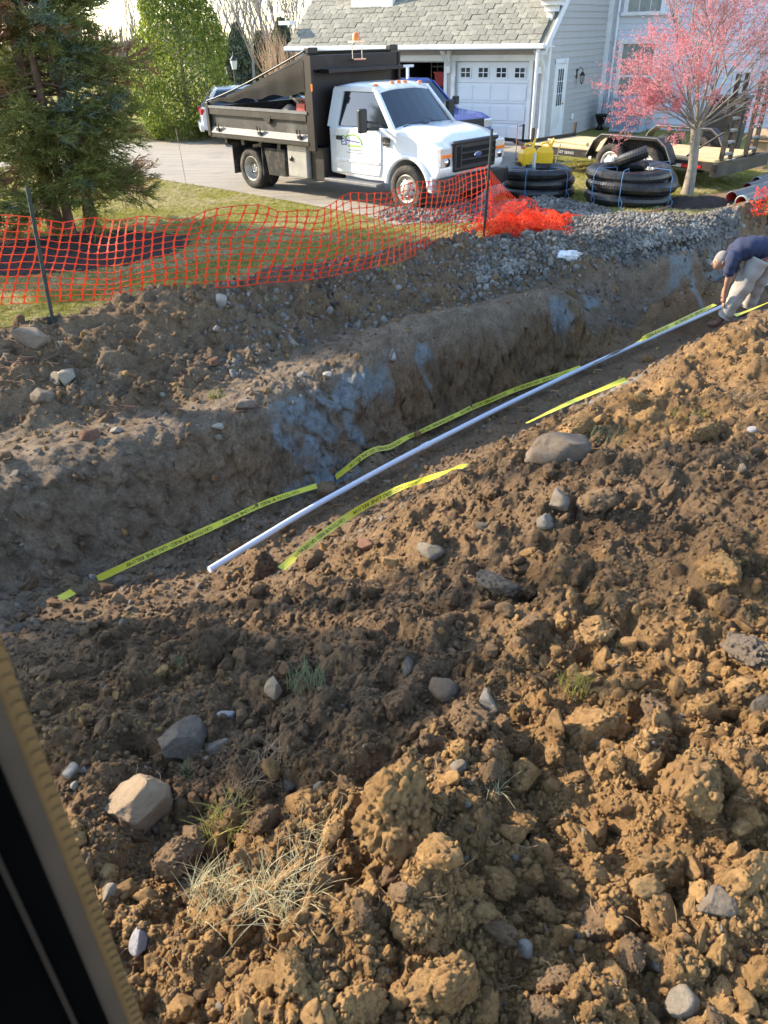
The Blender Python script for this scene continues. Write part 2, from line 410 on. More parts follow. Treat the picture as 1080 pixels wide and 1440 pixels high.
def poly_dist(x, y, line):
    """signed distance to polyline (positive on the +y/far side)"""
    best = np.full(np.shape(x), 1e9); sg = np.zeros(np.shape(x))
    for a, b in zip(line[:-1], line[1:]):
        dx, dy = b.x-a.x, b.y-a.y; l2 = dx*dx+dy*dy
        t = np.clip(((x-a.x)*dx+(y-a.y)*dy)/l2, 0, 1)
        ex = x-(a.x+t*dx); ey = y-(a.y+t*dy); d = np.hypot(ex, ey)
        s = np.sign(dx*(y-a.y)-dy*(x-a.x)); m = d < best
        best = np.where(m, d, best); sg = np.where(m, s, sg)
    return best*sg
def sstep(a, b, v):
    t = np.clip((v-a)/(b-a), 0, 1); return t*t*(3-2*t)
def full_h(x, y):
    h = base_h(x, y)
    dpipe = poly_dist(x, y, Lb); dcrest = poly_dist(x, y, Lr2); dlawn = poly_dist(x, y, Lt); dwall = poly_dist(x, y, Lw); dk = poly_dist(x, y, Lk)
    pile = sstep(0.25, -0.25, dcrest)                       # spoil heap on the near side
    floor_ = sstep(-0.1, 0.1, dcrest)*sstep(0.05, -0.05, dpipe-0.35)
    wall = sstep(0.1, 0.3, dpipe)*sstep(0.15, -0.05, dwall)
    bench = sstep(-0.05, 0.15, dwall)*sstep(0.1, -0.1, dk)
    berm = sstep(-0.1, 0.2, dk)
    wx = x+0.06*fbm(x*7, y*7, o=3, s=3)+0.028*fbm(x*26, y*26, o=3, s=4); wy = y+0.06*fbm(x*7, y*7, o=3, s=13)+0.028*fbm(x*26, y*26, o=3, s=14)
    big = fbm(x*1.5, y*1.5, o=3, s=21)
    c4 = clods2(wx, wy, 0.42, 31, 0.5, 0.2, 0.5); c3 = clods2(wx, wy, 0.2, 41, 0.65, 0.22, 0.55); c2 = clods2(wx, wy, 0.095, 51, 0.75, 0.25, 0.6)
    c1 = clods2(wx, wy, 0.045, 61, 0.8, 0.25, 0.6)
    fine = fbm(x*45, y*45, o=3, s=71)
    med = fbm(x*7, y*7, o=4, s=81)
    pmask = 0.65+0.35*big
    h = h+pile*((0.10+.07*sstep(4, 2.2, y))*big+0.075*med+0.75*c4*np.clip(0.5+big*1.3+.3*sstep(3, 1.8, y), 0, 1)+0.85*c3*(0.35+0.65*pmask)+0.85*c2+0.7*c1+0.010*fine-0.07*np.maximum(0, fbm(x*5, y*5, o=3, s=77)-.12)*3*sstep(5, 3, y))
    h = h+floor_*(1-pile)*(0.02*med+0.45*c2+0.5*c1+0.004*fine+0.25*c3*np.clip(big, 0, 1))
    streak = fbm(x*4, y*4, o=4, s=91)
    ua = (x*.75+y*.66)
    ver = fbm(ua*9, ua*0+h*1.5, o=3, s=95)
    h = h+wall*(0.10*streak+0.05*ver+0.04*fbm(x*14, y*14, o=3, s=93)+0.4*c2*np.clip(0.3+streak, 0, 1)+0.35*c1+0.010*fine)
    h = h+bench*(0.05*med+0.35*c2*np.clip(big+0.3, 0, 1)+0.5*c1+0.35*c3*np.clip(big, 0, 1)+0.007*fine)
    bm_ = berm*sstep(0.55, 0.0, dlawn)
    h = h+bm_*(0.11*big+0.12*med+0.7*c3*np.clip(big+0.5, 0, 1)+0.7*c2+0.6*c1+0.35*c4*np.clip(big+.2, 0, 1)+0.010*fine)
    return h, dict(pile=pile, floor=floor_, wall=wall, bench=bench, berm=berm, dlawn=dlawn, dwall=dwall, dpipe=dpipe, dcrest=dcrest)
# analytical surface cache used to seat things (2 cm)
def ray_hit(px, py, fn=None):
    d = ray(px, py).normalized(); t = 1.0
    ts = np.linspace(1.0, 24, 2300); X = d.x*ts; Y = d.y*ts; Z = CAM_H+d.z*ts
    Hb = base_h(X, Y); w0 = np.where(Z < Hb+.34)[0]
    if len(w0) == 0: return onz(px, py, 0)
    s0 = w0[0]; X = X[s0:s0+260]; Y = Y[s0:s0+260]; Z = Z[s0:s0+260]
    Hh = full_h(X, Y)[0]
    w = np.where(Z < Hh)[0]
    if len(w) == 0: return onz(px, py, 0)
    i = w[0]; return Vector((X[i], Y[i], Hh[i]))
def hz(x, y): return float(full_h(np.array([float(x)]), np.array([float(y)]))[0][0])

def axis(a, segs):
    out = [a]
    for b, st in segs:
        n = max(1, int(round((b-out[-1])/st))); out += list(np.linspace(out[-1], b, n+1)[1:])
    return np.array(out)
FINE = 0.0125
xs = axis(-7.4, [(-2.3, 0.03), (-1.6, 0.018), (2.6, FINE), (3.6, 0.018), (10.4, 0.03)])
ys = axis(0.35, [(4.6, FINE), (7.0, 0.018), (11, 0.025), (16.4, 0.034)])
X, Y = np.meshgrid(xs, ys)
Hh, MK = full_h(X, Y)
# undercut: push steep faces sideways a little for a less heightfield-like look
gy_, gx_ = np.gradient(Hh, ys, xs)
sl = np.hypot(gx_, gy_)
am = .010+.10*MK['wall']+.03*MK['berm']+.02*MK['bench']
nA = fbm(X*9, Y*9, Hh*9, o=4, s=201, g=.6)*am+.012*fbm(X*40, Y*40, Hh*40, o=2, s=203); nB = fbm(X*9, Y*9, Hh*9, o=3, s=205, g=.6)*.4*am
jx = nA*.62+nB; jy = -nA*.78+nB
ny, nx = X.shape
V = np.stack([X+jx, Y+jy, Hh], -1).reshape(-1, 3)
ii = np.arange(ny*nx).reshape(ny, nx)
F = np.stack([ii[:-1, :-1], ii[:-1, 1:], ii[1:, 1:], ii[1:, :-1]], -1).reshape(-1, 4)
# colour zones ------------------------------------------------------
def ell(px, py, rx, ry, ang=0.0, pz=None):
    c = ray_hit(px, py) if pz is None else onz(px, py, pz); return (c.x, c.y, rx, ry, ang)
def ell_mask(x, y, e):
    dx = x-e[0]; dy = y-e[1]; c, s = math.cos(e[4]), math.sin(e[4])
    return 1-np.sqrt(((dx*c+dy*s)/e[2])**2+((-dx*s+dy*c)/e[3])**2)
wxx = X+0.14*fbm(X*5, Y*5, o=4, s=301); wyy = Y+0.14*fbm(X*5, Y*5, o=4, s=303)
blue = np.full(X.shape, -1.0)
for e in [ell(430, 590, .42, .16, .4), ell(480, 550, .42, .16, .6), ell(520, 530, .35, .13, .6), ell(600, 512, .2, .1, .5), ell(455, 650, .3, .12, .6), ell(400, 620, .18, .16, .3), ell(500, 615, .12, .12, .6),
          ell(790, 440, .28, .1, .7), ell(830, 430, .2, .08, .7), ell(960, 385, .45, .12, .7), ell(1000, 372, .3, .12, .7), ell(850, 545, .9, .14, .75), ell(980, 410, .12, .15, .7), ell(460, 680, .6, .10, .75)]:
    blue = np.maximum(blue, ell_mask(wxx, wyy, e))
blue = np.clip(blue*1.9+.12+.65*fbm(X*11, Y*11, Hh*11, o=4, s=307), 0, 1)*(blue > -.25)
grav = np.full(X.shape, -1.0)
for e in [ell(860, 320, 2.1, .95, .35), ell(960, 330, 1.5, .7, .6), ell(700, 300, 1.6, .9, .2), ell(620, 320, .9, .5, .2)]:
    grav = np.maximum(grav, ell_mask(wxx, wyy, e))
grav = np.clip(grav*4, 0, 1)*sstep(-0.1, 0.15, MK['dlawn']+0.5)*sstep(-.4, -.22, Hh)
clay = MK['pile']*np.clip(0.22+1.0*fbm(X*0.9+3, Y*0.9, o=3, s=311)+0.75*sstep(2.9, 1.7, Y)+0.35*sstep(.3, 1.8, X)*sstep(4.2, 2.5, Y)+0.4*sstep(1.6, 3.2, X)-0.45*sstep(2.8, 3.6, Y)*sstep(1.5, -0.2, X), 0, 1)
clay = np.maximum(clay, MK['wall']*np.clip(0.1+1.3*fbm(X*2.2, Y*2.2, Hh*3, o=4, s=321)+0.75*sstep(1.0, 4.5, X), 0, .8)*(1-blue))
clay = np.maximum(clay, (1-MK['pile'])*sstep(4, 6, X)*0.3)
DIRT_FN = None
dirt_m, n, l, b = nmat('soil_mat')
tc = n.new('ShaderNodeTexCoord'); geo = n.new('ShaderNodeNewGeometry')
def attr(nm):
    a = n.new('ShaderNodeAttribute'); a.attribute_name = nm; return a.outputs['Fac']
def noise(scale, det=6, rough=0.6, nodes=None, links=None, vec=None):
    N = nodes or n; LL = links or l
    x = N.new('ShaderNodeTexNoise'); x.inputs['Scale'].default_value = scale; x.inputs['Detail'].default_value = det; x.inputs['Roughness'].default_value = rough
    LL.new(vec or tc.outputs['Object'], x.inputs['Vector']); return x.outputs['Fac']
def mixc(fac, a, b_, nodes=None, links=None):
    N = nodes or n; LL = links or l
    x = N.new('ShaderNodeMix'); x.data_type = 'RGBA'
    for s_, v in (('A', a), ('B', b_)):
        if isinstance(v, tuple): x.inputs[s_].default_value = v+(1,) if len(v) == 3 else v
        else: LL.new(v, x.inputs[s_])
    if isinstance(fac, float): x.inputs['Factor'].default_value = fac
    else: LL.new(fac, x.inputs['Factor'])
    return x.outputs['Result']
def mrange(v, a, b_, c=0.0, d=1.0, nodes=None, links=None):
    N = nodes or n; LL = links or l
    x = N.new('ShaderNodeMapRange'); x.inputs['From Min'].default_value = a; x.inputs['From Max'].default_value = b_
    x.inputs['To Min'].default_value = c; x.inputs['To Max'].default_value = d; LL.new(v, x.inputs['Value']); return x.outputs[0]
brown = mixc(mrange(noise(2.2), .35, .65), (.175, .109, .058), (.32, .21, .117))
clayc = mixc(mrange(noise(3.1), .35, .65), (.28, .158, .066), (.49, .295, .124))
c_ = mixc(mrange(attr('clay'), 0, 1), brown, clayc)
grey = mixc(mrange(noise(5), .35, .65), (.19, .145, .10), (.37, .295, .215))
c_ = mixc(attr('greyz'), c_, grey)
c_ = mixc(mrange(noise(38, 5, .75), .38, .66, 0, .65), c_, (.06, .040, .025))
c_ = mixc(mrange(noise(120, 3, .7), .60, .72, 0, .5), c_, (.42, .34, .24))
bl = mixc(mrange(noise(150, 3, .8), .35, .65), (.15, .195, .215), (.38, .445, .465))
bl = mixc(mrange(noise(14, 6, .85), .40, .60, 0, .85), bl, (.19, .17, .14))
c_ = mixc(mrange(attr('blue'), .05, .95, 0, .9), c_, bl)
gr = mixc(mrange(noise(60, 4, .8), .35, .65), (.10, .095, .09), (.28, .26, .24))
c_ = mixc(mrange(attr('grav'), .1, .6), c_, gr)
l.new(c_, b.inputs['Base Color']); b.inputs['Roughness'].default_value = 0.95; b.inputs['Specular IOR Level'].default_value = 0.15
bp = n.new('ShaderNodeBump'); bp.inputs['Strength'].default_value = 0.9; bp.inputs['Distance'].default_value = 0.022
hm = n.new('ShaderNodeMath'); hm.operation = 'ADD'; l.new(noise(70, 7, .72), hm.inputs[0]); l.new(noise(260, 4, .7), hm.inputs[1])
l.new(hm.outputs[0], bp.inputs['Height']); l.new(bp.outputs[0], b.inputs['Normal'])
me = np_mesh('excavated_soil', V, F, dirt_m, smooth=False)
greyz = (MK['bench']*0.8+MK['berm']*0.55*np.clip(0.6+fbm(X*1.3, Y*1.3, o=3, s=341), 0, 1)+MK['wall']*0.55*sstep(1.5, -1.0, X)+MK['floor']*0.2)
greyz = np.clip(greyz, 0, 1)*(1-0.3*clay)
for nm, arr in (('blue', blue), ('grav', grav), ('clay', clay), ('greyz', greyz)):
    a = me.attributes.new(nm, 'FLOAT', 'POINT'); a.data.foreach_set('value', arr.astype(np.float32).ravel())
soil = link('excavated_soil', me); tag(soil, kind='structure')
soil['label'] = 'dug up brown soil with the open trench and spoil heap'
print('terrain verts', len(V))
# ================================================================== GROUND, LAWN, DRIVEWAY
def inner(px, py): return onz(px, py, 0)
lawn_m, n, l, b = nmat('lawn_mat'); tc = n.new('ShaderNodeTexCoord')
g = mixc(mrange(noise(0.9, 6, .65, n, l, tc.outputs['Object']), .35, .65, nodes=n, links=l), (.20, .20, .040), (.36, .30, .09), n, l)
g = mixc(mrange(noise(14, 5, .7, n, l, tc.outputs['Object']), .45, .7, 0, .8, n, l), g, (.30, .25, .12), n, l)
g = mixc(mrange(noise(90, 3, .7, n, l, tc.outputs['Object']), .5, .7, 0, .7, n, l), g, (.05, .065, .018), n, l)
l.new(g, b.inputs['Base Color']); b.inputs['Roughness'].default_value = 1; b.inputs['Specular IOR Level'].default_value = 0.1
bp = n.new('ShaderNodeBump'); bp.inputs['Distance'].default_value = 0.03; l.new(noise(60, 5, .8, n, l, tc.outputs['Object']), bp.inputs['Height']); l.new(bp.outputs[0], b.inputs['Normal'])
front = [Vector((p.x+random.uniform(-.05, .05), p.y+0.03+random.uniform(-.05, .05), 0)) for p in dens(Lt, 0.25)]
poly = [(-400, front[0].y)] + [(p.x, p.y) for p in front] + [(60, front[-1].y+6), (400, 20), (400, 900), (-400, 900)]
mb = MB(); nP = len(poly)
bm = bmesh.new(); vs = [bm.verts.new((x, y, 0.0)) for x, y in poly]; bm.faces.new(vs)
bmesh.ops.triangulate(bm, faces=bm.faces[:]); me = bpy.data.meshes.new('lawn'); bm.to_mesh(me); bm.free(); me.materials.append(lawn_m)
lawn = link('lawn', me); tag(lawn, 'yellow green lawn behind the orange net', kind='structure')
base_m = mat('subsoil', (.14, .10, .065), 0.95, var=.3, scale=1.5)
mb = MB(); mb.quad((-500, -300, -1.35), (500, -300, -1.35), (500, 900, -1.35), (-500, 900, -1.35)); tag(mb.build('ground', base_m), kind='structure')

drive_m, n, l, b = nmat('drive_mat'); tc = n.new('ShaderNodeTexCoord'); O = tc.outputs['Object']
mp = n.new('ShaderNodeMapping'); mp.inputs['Rotation'].default_value = (0, 0, R(45)); mp.inputs['Scale'].default_value = (0.5, 3, 1); l.new(O, mp.inputs[0])
g = mixc(mrange(noise(1.2, 6, .7, n, l, mp.outputs[0]), .35, .65, nodes=n, links=l), (.25, .22, .175), (.38, .335, .265), n, l)
g = mixc(mrange(noise(60, 4, .8, n, l, O), .45, .65, 0, .6, n, l), g, (.18, .165, .14), n, l)
g = mixc(mrange(noise(.8, 3, .8, n, l, O), .56, .7, 0, .6, n, l), g, (.20, .18, .16), n, l)
l.new(g, b.inputs['Base Color']); b.inputs['Roughness'].default_value = .9
bp = n.new('ShaderNodeBump'); bp.inputs['Distance'].default_value = .006; l.new(noise(180, 3, .8, n, l, O), bp.inputs['Height']); l.new(bp.outputs[0], b.inputs['Normal'])
dp = [onz(-700, 262, 0), onz(60, 240, 0), onz(205, 250, 0), onz(320, 268, 0), onz(430, 288, 0), onz(505, 302, 0), onz(560, 318, 0), Vector((1.7, 14.9, 0)), Vector((3.0, 18.0, 0)), Vector((3.6, 21.0, 0)), Vector((4.4, 25.4, 0)), Vector((3.8, 27, 0)), Vector((-1, 30, 0)), Vector((-3, 33, 0)), onz(300, 189, 0), onz(215, 193, 0), onz(0, 200, 0), onz(-700, 205, 0)]
bm = bmesh.new(); bm.faces.new([bm.verts.new((p.x, p.y, 0.012)) for p in dp]); bmesh.ops.triangulate(bm, faces=bm.faces[:])
me = bpy.data.meshes.new('driveway'); bm.to_mesh(me); bm.free(); me.materials.append(drive_m); tag(link('driveway', me), 'pale worn driveway under the white truck', kind='structure')

# ================================================================== LOOSE SOIL, STONES
def soil_like(name, c0, c1, hi=(.45, .35, .22), dark=(.06, .04, .025), rough=.95, rnd=.3):
    m, n, l, b = nmat(name); tc = n.new('ShaderNodeTexCoord'); ge = n.new('ShaderNodeNewGeometry'); oi = n.new('ShaderNodeObjectInfo')
    c = mixc(mrange(noise(2.3, 5, .6, n, l, ge.outputs['Position']), .35, .65, nodes=n, links=l), c0, c1, n, l)
    c = mixc(mrange(noise(30, 5, .7, n, l, ge.outputs['Position']), .45, .7, 0, .55, n, l), c, dark, n, l)
    c = mixc(mrange(noise(150, 3, .7, n, l, ge.outputs['Position']), .60, .72, 0, .5, n, l), c, hi, n, l)
    hs = n.new('ShaderNodeHueSaturation'); l.new(mrange(oi.outputs['Random'], 0, 1, 1-rnd, 1+rnd, n, l), hs.inputs['Value']); l.new(c, hs.inputs['Color'])
    l.new(hs.outputs[0], b.inputs['Base Color']); b.inputs['Roughness'].default_value = rough; b.inputs['Specular IOR Level'].default_value = .15
    bp = n.new('ShaderNodeBump'); bp.inputs['Distance'].default_value = .018; bp.inputs['Strength'].default_value = 1
    hm = n.new('ShaderNodeMath'); l.new(noise(90, 6, .75, n, l, ge.outputs['Position']), hm.inputs[0]); l.new(noise(330, 3, .7, n, l, ge.outputs['Position']), hm.inputs[1])
    l.new(hm.outputs[0], bp.inputs['Height']); l.new(bp.outputs[0], b.inputs['Normal']); return m
M_clay = soil_like('clod_clay', (.35, .195, .078), (.57, .345, .145), rnd=.16)
M_brown = soil_like('clod_brown', (.185, .115, .062), (.34, .22, .122), rnd=.22)
M_stone = soil_like('stone_grey', (.21, .17, .125), (.36, .305, .235), hi=(.48, .43, .36), dark=(.12, .10, .08), rough=.85, rnd=.4)
M_gravel = soil_like('gravel_blue', (.16, .145, .125), (.36, .335, .295), hi=(.5, .48, .44), dark=(.08, .075, .07), rough=.8, rnd=.5)
M_tan = soil_like('stone_tan', (.48, .33, .20), (.62, .46, .30), hi=(.65, .55, .42), dark=(.40, .29, .19), rough=.85, rnd=.08)
M_pale = soil_like('stone_pale', (.38, .32, .24), (.54, .49, .41), hi=(.7, .67, .62), dark=(.33, .28, .22), rough=.8, rnd=.12)
M_bstone = soil_like('stone_brown', (.22, .17, .125), (.34, .27, .20), hi=(.40, .34, .27), dark=(.15, .11, .075), rough=.9, rnd=.12)
M_red = soil_like('stone_red', (.20, .10, .065), (.32, .18, .12), dark=(.12, .07, .045), rough=.9, rnd=.12)
M_wh = soil_like('stone_lilac', (.42, .39, .38), (.58, .55, .55), hi=(.75, .74, .76), dark=(.40, .36, .36), rough=.75, rnd=.1)
def proto(name, vf, m, smooth=False):
    me = np_mesh(name, vf[0], vf[1], m, smooth); return bpy.data.objects.new(name, me)
def visible(P, mx=90, my=90, top=-60):
    P = np.asarray(P)-np.array([0, 0, CAM_H]); fw = np.array(_fw[:]); cx = np.array(_cx[:]); cy = np.array(_cy[:])
    z = P@fw; u = 540+P@cx/z*FPX; v = 720-P@cy/z*FPX
    return (z > .3) & (u > -mx) & (u < 1080+mx) & (v > top) & (v < 1440+my)
def sample(n, x0, x1, y0, y1, near=True):
    """more points near the camera"""
    u = RNG.random(n)
    y = y0*(y1/y0)**u if near else y0+(y1-y0)*u
    x = RNG.uniform(-1, 1, n)*(0.72*y+0.9)
    k = (x > x0) & (x < x1); return x[k], y[k]
def scatter_soil(name, n, smin, smax, zone, protos, kinds, pw=2.2, sink=0.25, region=(-6.5, 9.5, .6, 15.5), near=True, flat=1.0):
    x, y = sample(n, *region, near=near)
    h, mk = full_h(x, y); w = zone(x, y, mk)
    k = (RNG.random(len(x)) < w) & visible(np.stack([x, y, h], -1))
    x, y, h = x[k], y[k], h[k]
    s = smin*(smax/smin)**(RNG.random(len(x))**pw)
    P = np.stack([x, y, h+s*(0.45-sink*1.6)], -1)
    E = RNG.uniform(-math.pi, math.pi, (len(x), 3)); 
    if flat < 1: E[:, :2] *= 0.15
    S = np.stack([s, s*RNG.uniform(.75, 1.1, len(x)), s*RNG.uniform(.65, 1, len(x))], -1)*0.5*1.15
    idx = kinds(x, y, {a: (v[k] if hasattr(v, '__len__') else v) for a, v in mk.items()})
    o = points_obj(name, P); gn_scatter(o, protos, P, E, S, idx); print(name, len(x)); return o
sm = []
for i in range(5): sm.append(proto('clod_a%d' % i, clod_vf(100+i, 3), M_clay))
for i in range(5): sm.append(proto('clod_b%d' % i, clod_vf(120+i, 3), M_brown))
for i in range(4): sm.append(proto('peb_c%d' % i, rock_vf(140+i, 2), M_stone))
def zone_pile(x, y, mk): return mk['pile']*1.0
def clay_at(x, y): return np.clip(0.22+1.0*fbm(x*0.9+3, y*0.9, o=3, s=311)+0.75*sstep(2.9, 1.7, y)+0.35*sstep(.3, 1.8, x)*sstep(4.2, 2.5, y)+0.4*sstep(1.6, 3.2, x)-0.45*sstep(2.8, 3.6, y)*sstep(1.5, -0.2, x), 0, 1)
def kinds_pile(x, y, mk):
    c = clay_at(x, y); r = RNG.random(len(x)); st = RNG.random(len(x)) < 0.022
    k = np.where(r < c, RNG.integers(0, 5, len(x)), RNG.integers(5, 10, len(x))); return np.where(st, RNG.integers(10, 14, len(x)), k)
o = scatter_soil('loose_soil', 150000, .008, .036, zone_pile, sm, kinds_pile, pw=2.3); tag(o, 'small crumbs and lumps of soil covering the spoil heap', kind='stuff')
lg = [proto('clod_d%d' % i, clod_vf(200+i, 4), M_clay) for i in range(5)]+[proto('clod_e%d' % i, clod_vf(220+i, 4), M_brown) for i in range(5)]+[proto('peb_f%d' % i, rock_vf(240+i, 3), M_stone) for i in range(4)]
o = scatter_soil('soil_lumps', 5200, .045, .13, lambda x, y, mk: mk['pile']*np.clip(.45+.9*fbm(x*1.7, y*1.7, o=2, s=55), .08, 1), lg, kinds_pile, pw=2.6, sink=.3); tag(o, 'fist sized lumps of soil lying all over the spoil heap', kind='stuff')
def kinds_far(x, y, mk):
    r = RNG.random(len(x)); return np.where(r < .25, RNG.integers(10, 14, len(x)), np.where(r < .35+.3*(x > 3), RNG.integers(0, 5, len(x)), RNG.integers(5, 10, len(x))))
def zone_far(x, y, mk): return (1-mk['pile'])*(mk['berm']*sstep(.45, .0, mk['dlawn'])*.9+mk['bench']*.35+mk['floor']*.55+mk['wall']*.22)
o = scatter_soil('trench_rubble', 90000, .016, .08, zone_far, sm, kinds_far, pw=2.4); tag(o, 'crumbs and pebbles on the trench floor, ledge and bank', kind='stuff')
def zone_fl(x, y, mk): return (1-mk['pile'])*(mk['berm']*sstep(.4, -.1, mk['dlawn'])*np.clip(.3+1.2*fbm(x*2, y*2, o=2, s=57), 0, 1)+mk['bench']*.12+mk['floor']*.25+mk['wall']*.05)
o = scatter_soil('bank_lumps', 9000, .06, .19, zone_fl, lg, kinds_far, pw=2.6, sink=.34); tag(o, 'lumps of earth and stones on the bank and the trench floor', kind='stuff')
gp = [proto('grav%d' % i, rock_vf(300+i, 2, 8, .7, .03, .7), M_gravel) for i in range(6)]
# gravel heap by the coils : mound sheet + stones
gc = [ell(640, 300, 1.5, .9, .2, 0), ell(740, 300, 1.6, 1.0, .1, 0), ell(860, 322, 1.9, 1.0, .35, 0), ell(960, 328, 1.3, .62, .5, 0), ell(800, 362, 1.3, .42, .6, -.2), ell(890, 345, 1.1, .30, .65, -.1), ell(720, 372, .8, .3, .5, -.1)]
def grav_mask(x, y):
    m = np.full(np.shape(x), -1.0); a = x+0.2*fbm(x*3, y*3, o=3, s=401); b_ = y+0.2*fbm(x*3, y*3, o=3, s=403)
    for e in gc: m = np.maximum(m, ell_mask(a, b_, e))
    return np.where(base_h(x, y) < -.24, -1.0, m)
def grav_h(x, y):
    m = grav_mask(x, y); hh = np.clip(m, 0, 1)
    a_ = -0.02+0.16*np.sqrt(hh)+0.10*np.maximum(0, ell_mask(x, y, ell(765, 290, 1.0, .45, .3, 0)))*(m > 0)
    t = sstep(-.15, .45, poly_dist(x, y, Lt)); return a_*t+(base_h(x, y)+.10*np.sqrt(hh)-.02)*(1-t)+.04*fbm(x*4, y*4, o=3, s=411)*(m > 0)
gx = np.arange(-1.6, 8.2, .05); gy = np.arange(9.8, 17.2, .05); GXm, GYm = np.meshgrid(gx, gy); mm = grav_mask(GXm, GYm); hh = grav_h(GXm, GYm)
ids = np.arange(mm.size).reshape(mm.shape); Fq = np.stack([ids[:-1, :-1], ids[:-1, 1:], ids[1:, 1:], ids[1:, :-1]], -1).reshape(-1, 4)
ok = (mm > -.05).ravel(); Fq = Fq[ok[Fq].all(1)]
me = np_mesh('gravel_bed', np.stack([GXm, GYm, hh], -1).reshape(-1, 3), Fq, M_gravel); bm = bmesh.new(); bm.from_mesh(me); bmesh.ops.delete(bm, geom=[v for v in bm.verts if not v.link_faces], context='VERTS'); bm.to_mesh(me); bm.free()
tag(link('gravel_bed', me), 'bed of grey gravel beside the pipe coils', kind='structure')
x = RNG.uniform(-1.6, 8.2, 46000); y = RNG.uniform(9.8, 17.2, 46000); m = grav_mask(x, y); h = np.maximum(grav_h(x, y), full_h(x, y)[0])
k = (m > RNG.uniform(-.3, .15, len(x))) & (h > -.5); x, y, h = x[k], y[k], h[k]
s = .022+.055*RNG.random(len(x))**2
P = np.stack([x, y, h+s*.2], -1); o = points_obj('gravel', P); gn_scatter(o, gp, P, RNG.uniform(-3, 3, (len(x), 3)), s*.62, RNG.integers(0, 6, len(x)))
tag(o, 'loose grey crushed stone around the coils and along the trench edge', kind='stuff'); print('gravel', len(x))
# grey gravel spilling down the bank on the right
def zone_spill(x, y, mk): return np.clip(sstep(0.8, 2.4, x), 0, 1)*mk['berm']*sstep(.3, -.1, mk['dlawn'])*1.0+.1*mk['bench']*sstep(2, 4, x)+sstep(.0, .5, mk['berm'])*.15
o = scatter_soil('spilled_gravel', 60000, .04, .12, zone_spill, gp, lambda x, y, mk: RNG.integers(0, 6, len(x)), pw=1.8, region=(-2, 9.5, 8, 14.6), near=False); tag(o, 'grey gravel spilled down the far bank of the trench', kind='stuff')

# ---- single stones and clods -------------------------------------
def seat(px, py, sz_px, sinkf, flat):
    """centre of a lump whose middle is seen at px,py"""
    d = ray(px, py).normalized(); p = ray_hit(px, py); dist = (p-Vector((0, 0, CAM_H))).length; ax = dist*d.dot(_fw)
    r = sz_px/2*ax/FPX
    p = ray_hit(px, py+sz_px*0.22); return p, r
def lump(name, label, cat, px, py, sz, vf_fn, seed, m, sub=4, asp=(1, 1, 1), rot=None, sink=.1, group=None, **kw):
    p, r = seat(px, py, sz, .2, .8); V, F = vf_fn(seed, sub, **kw)
    V = V/np.abs(V).max()*r*np.array(asp); E = rot if rot else (random.uniform(-.25, .25), random.uniform(-.25, .25), random.uniform(0, 6.28))
    me = np_mesh(name, V, F, m, False); o = link(name, me); o.location = (p.x, p.y, p.z+r*asp[2]*(0.55-sink)); o.rotation_euler = E
    tag(o, label, cat, group); return o
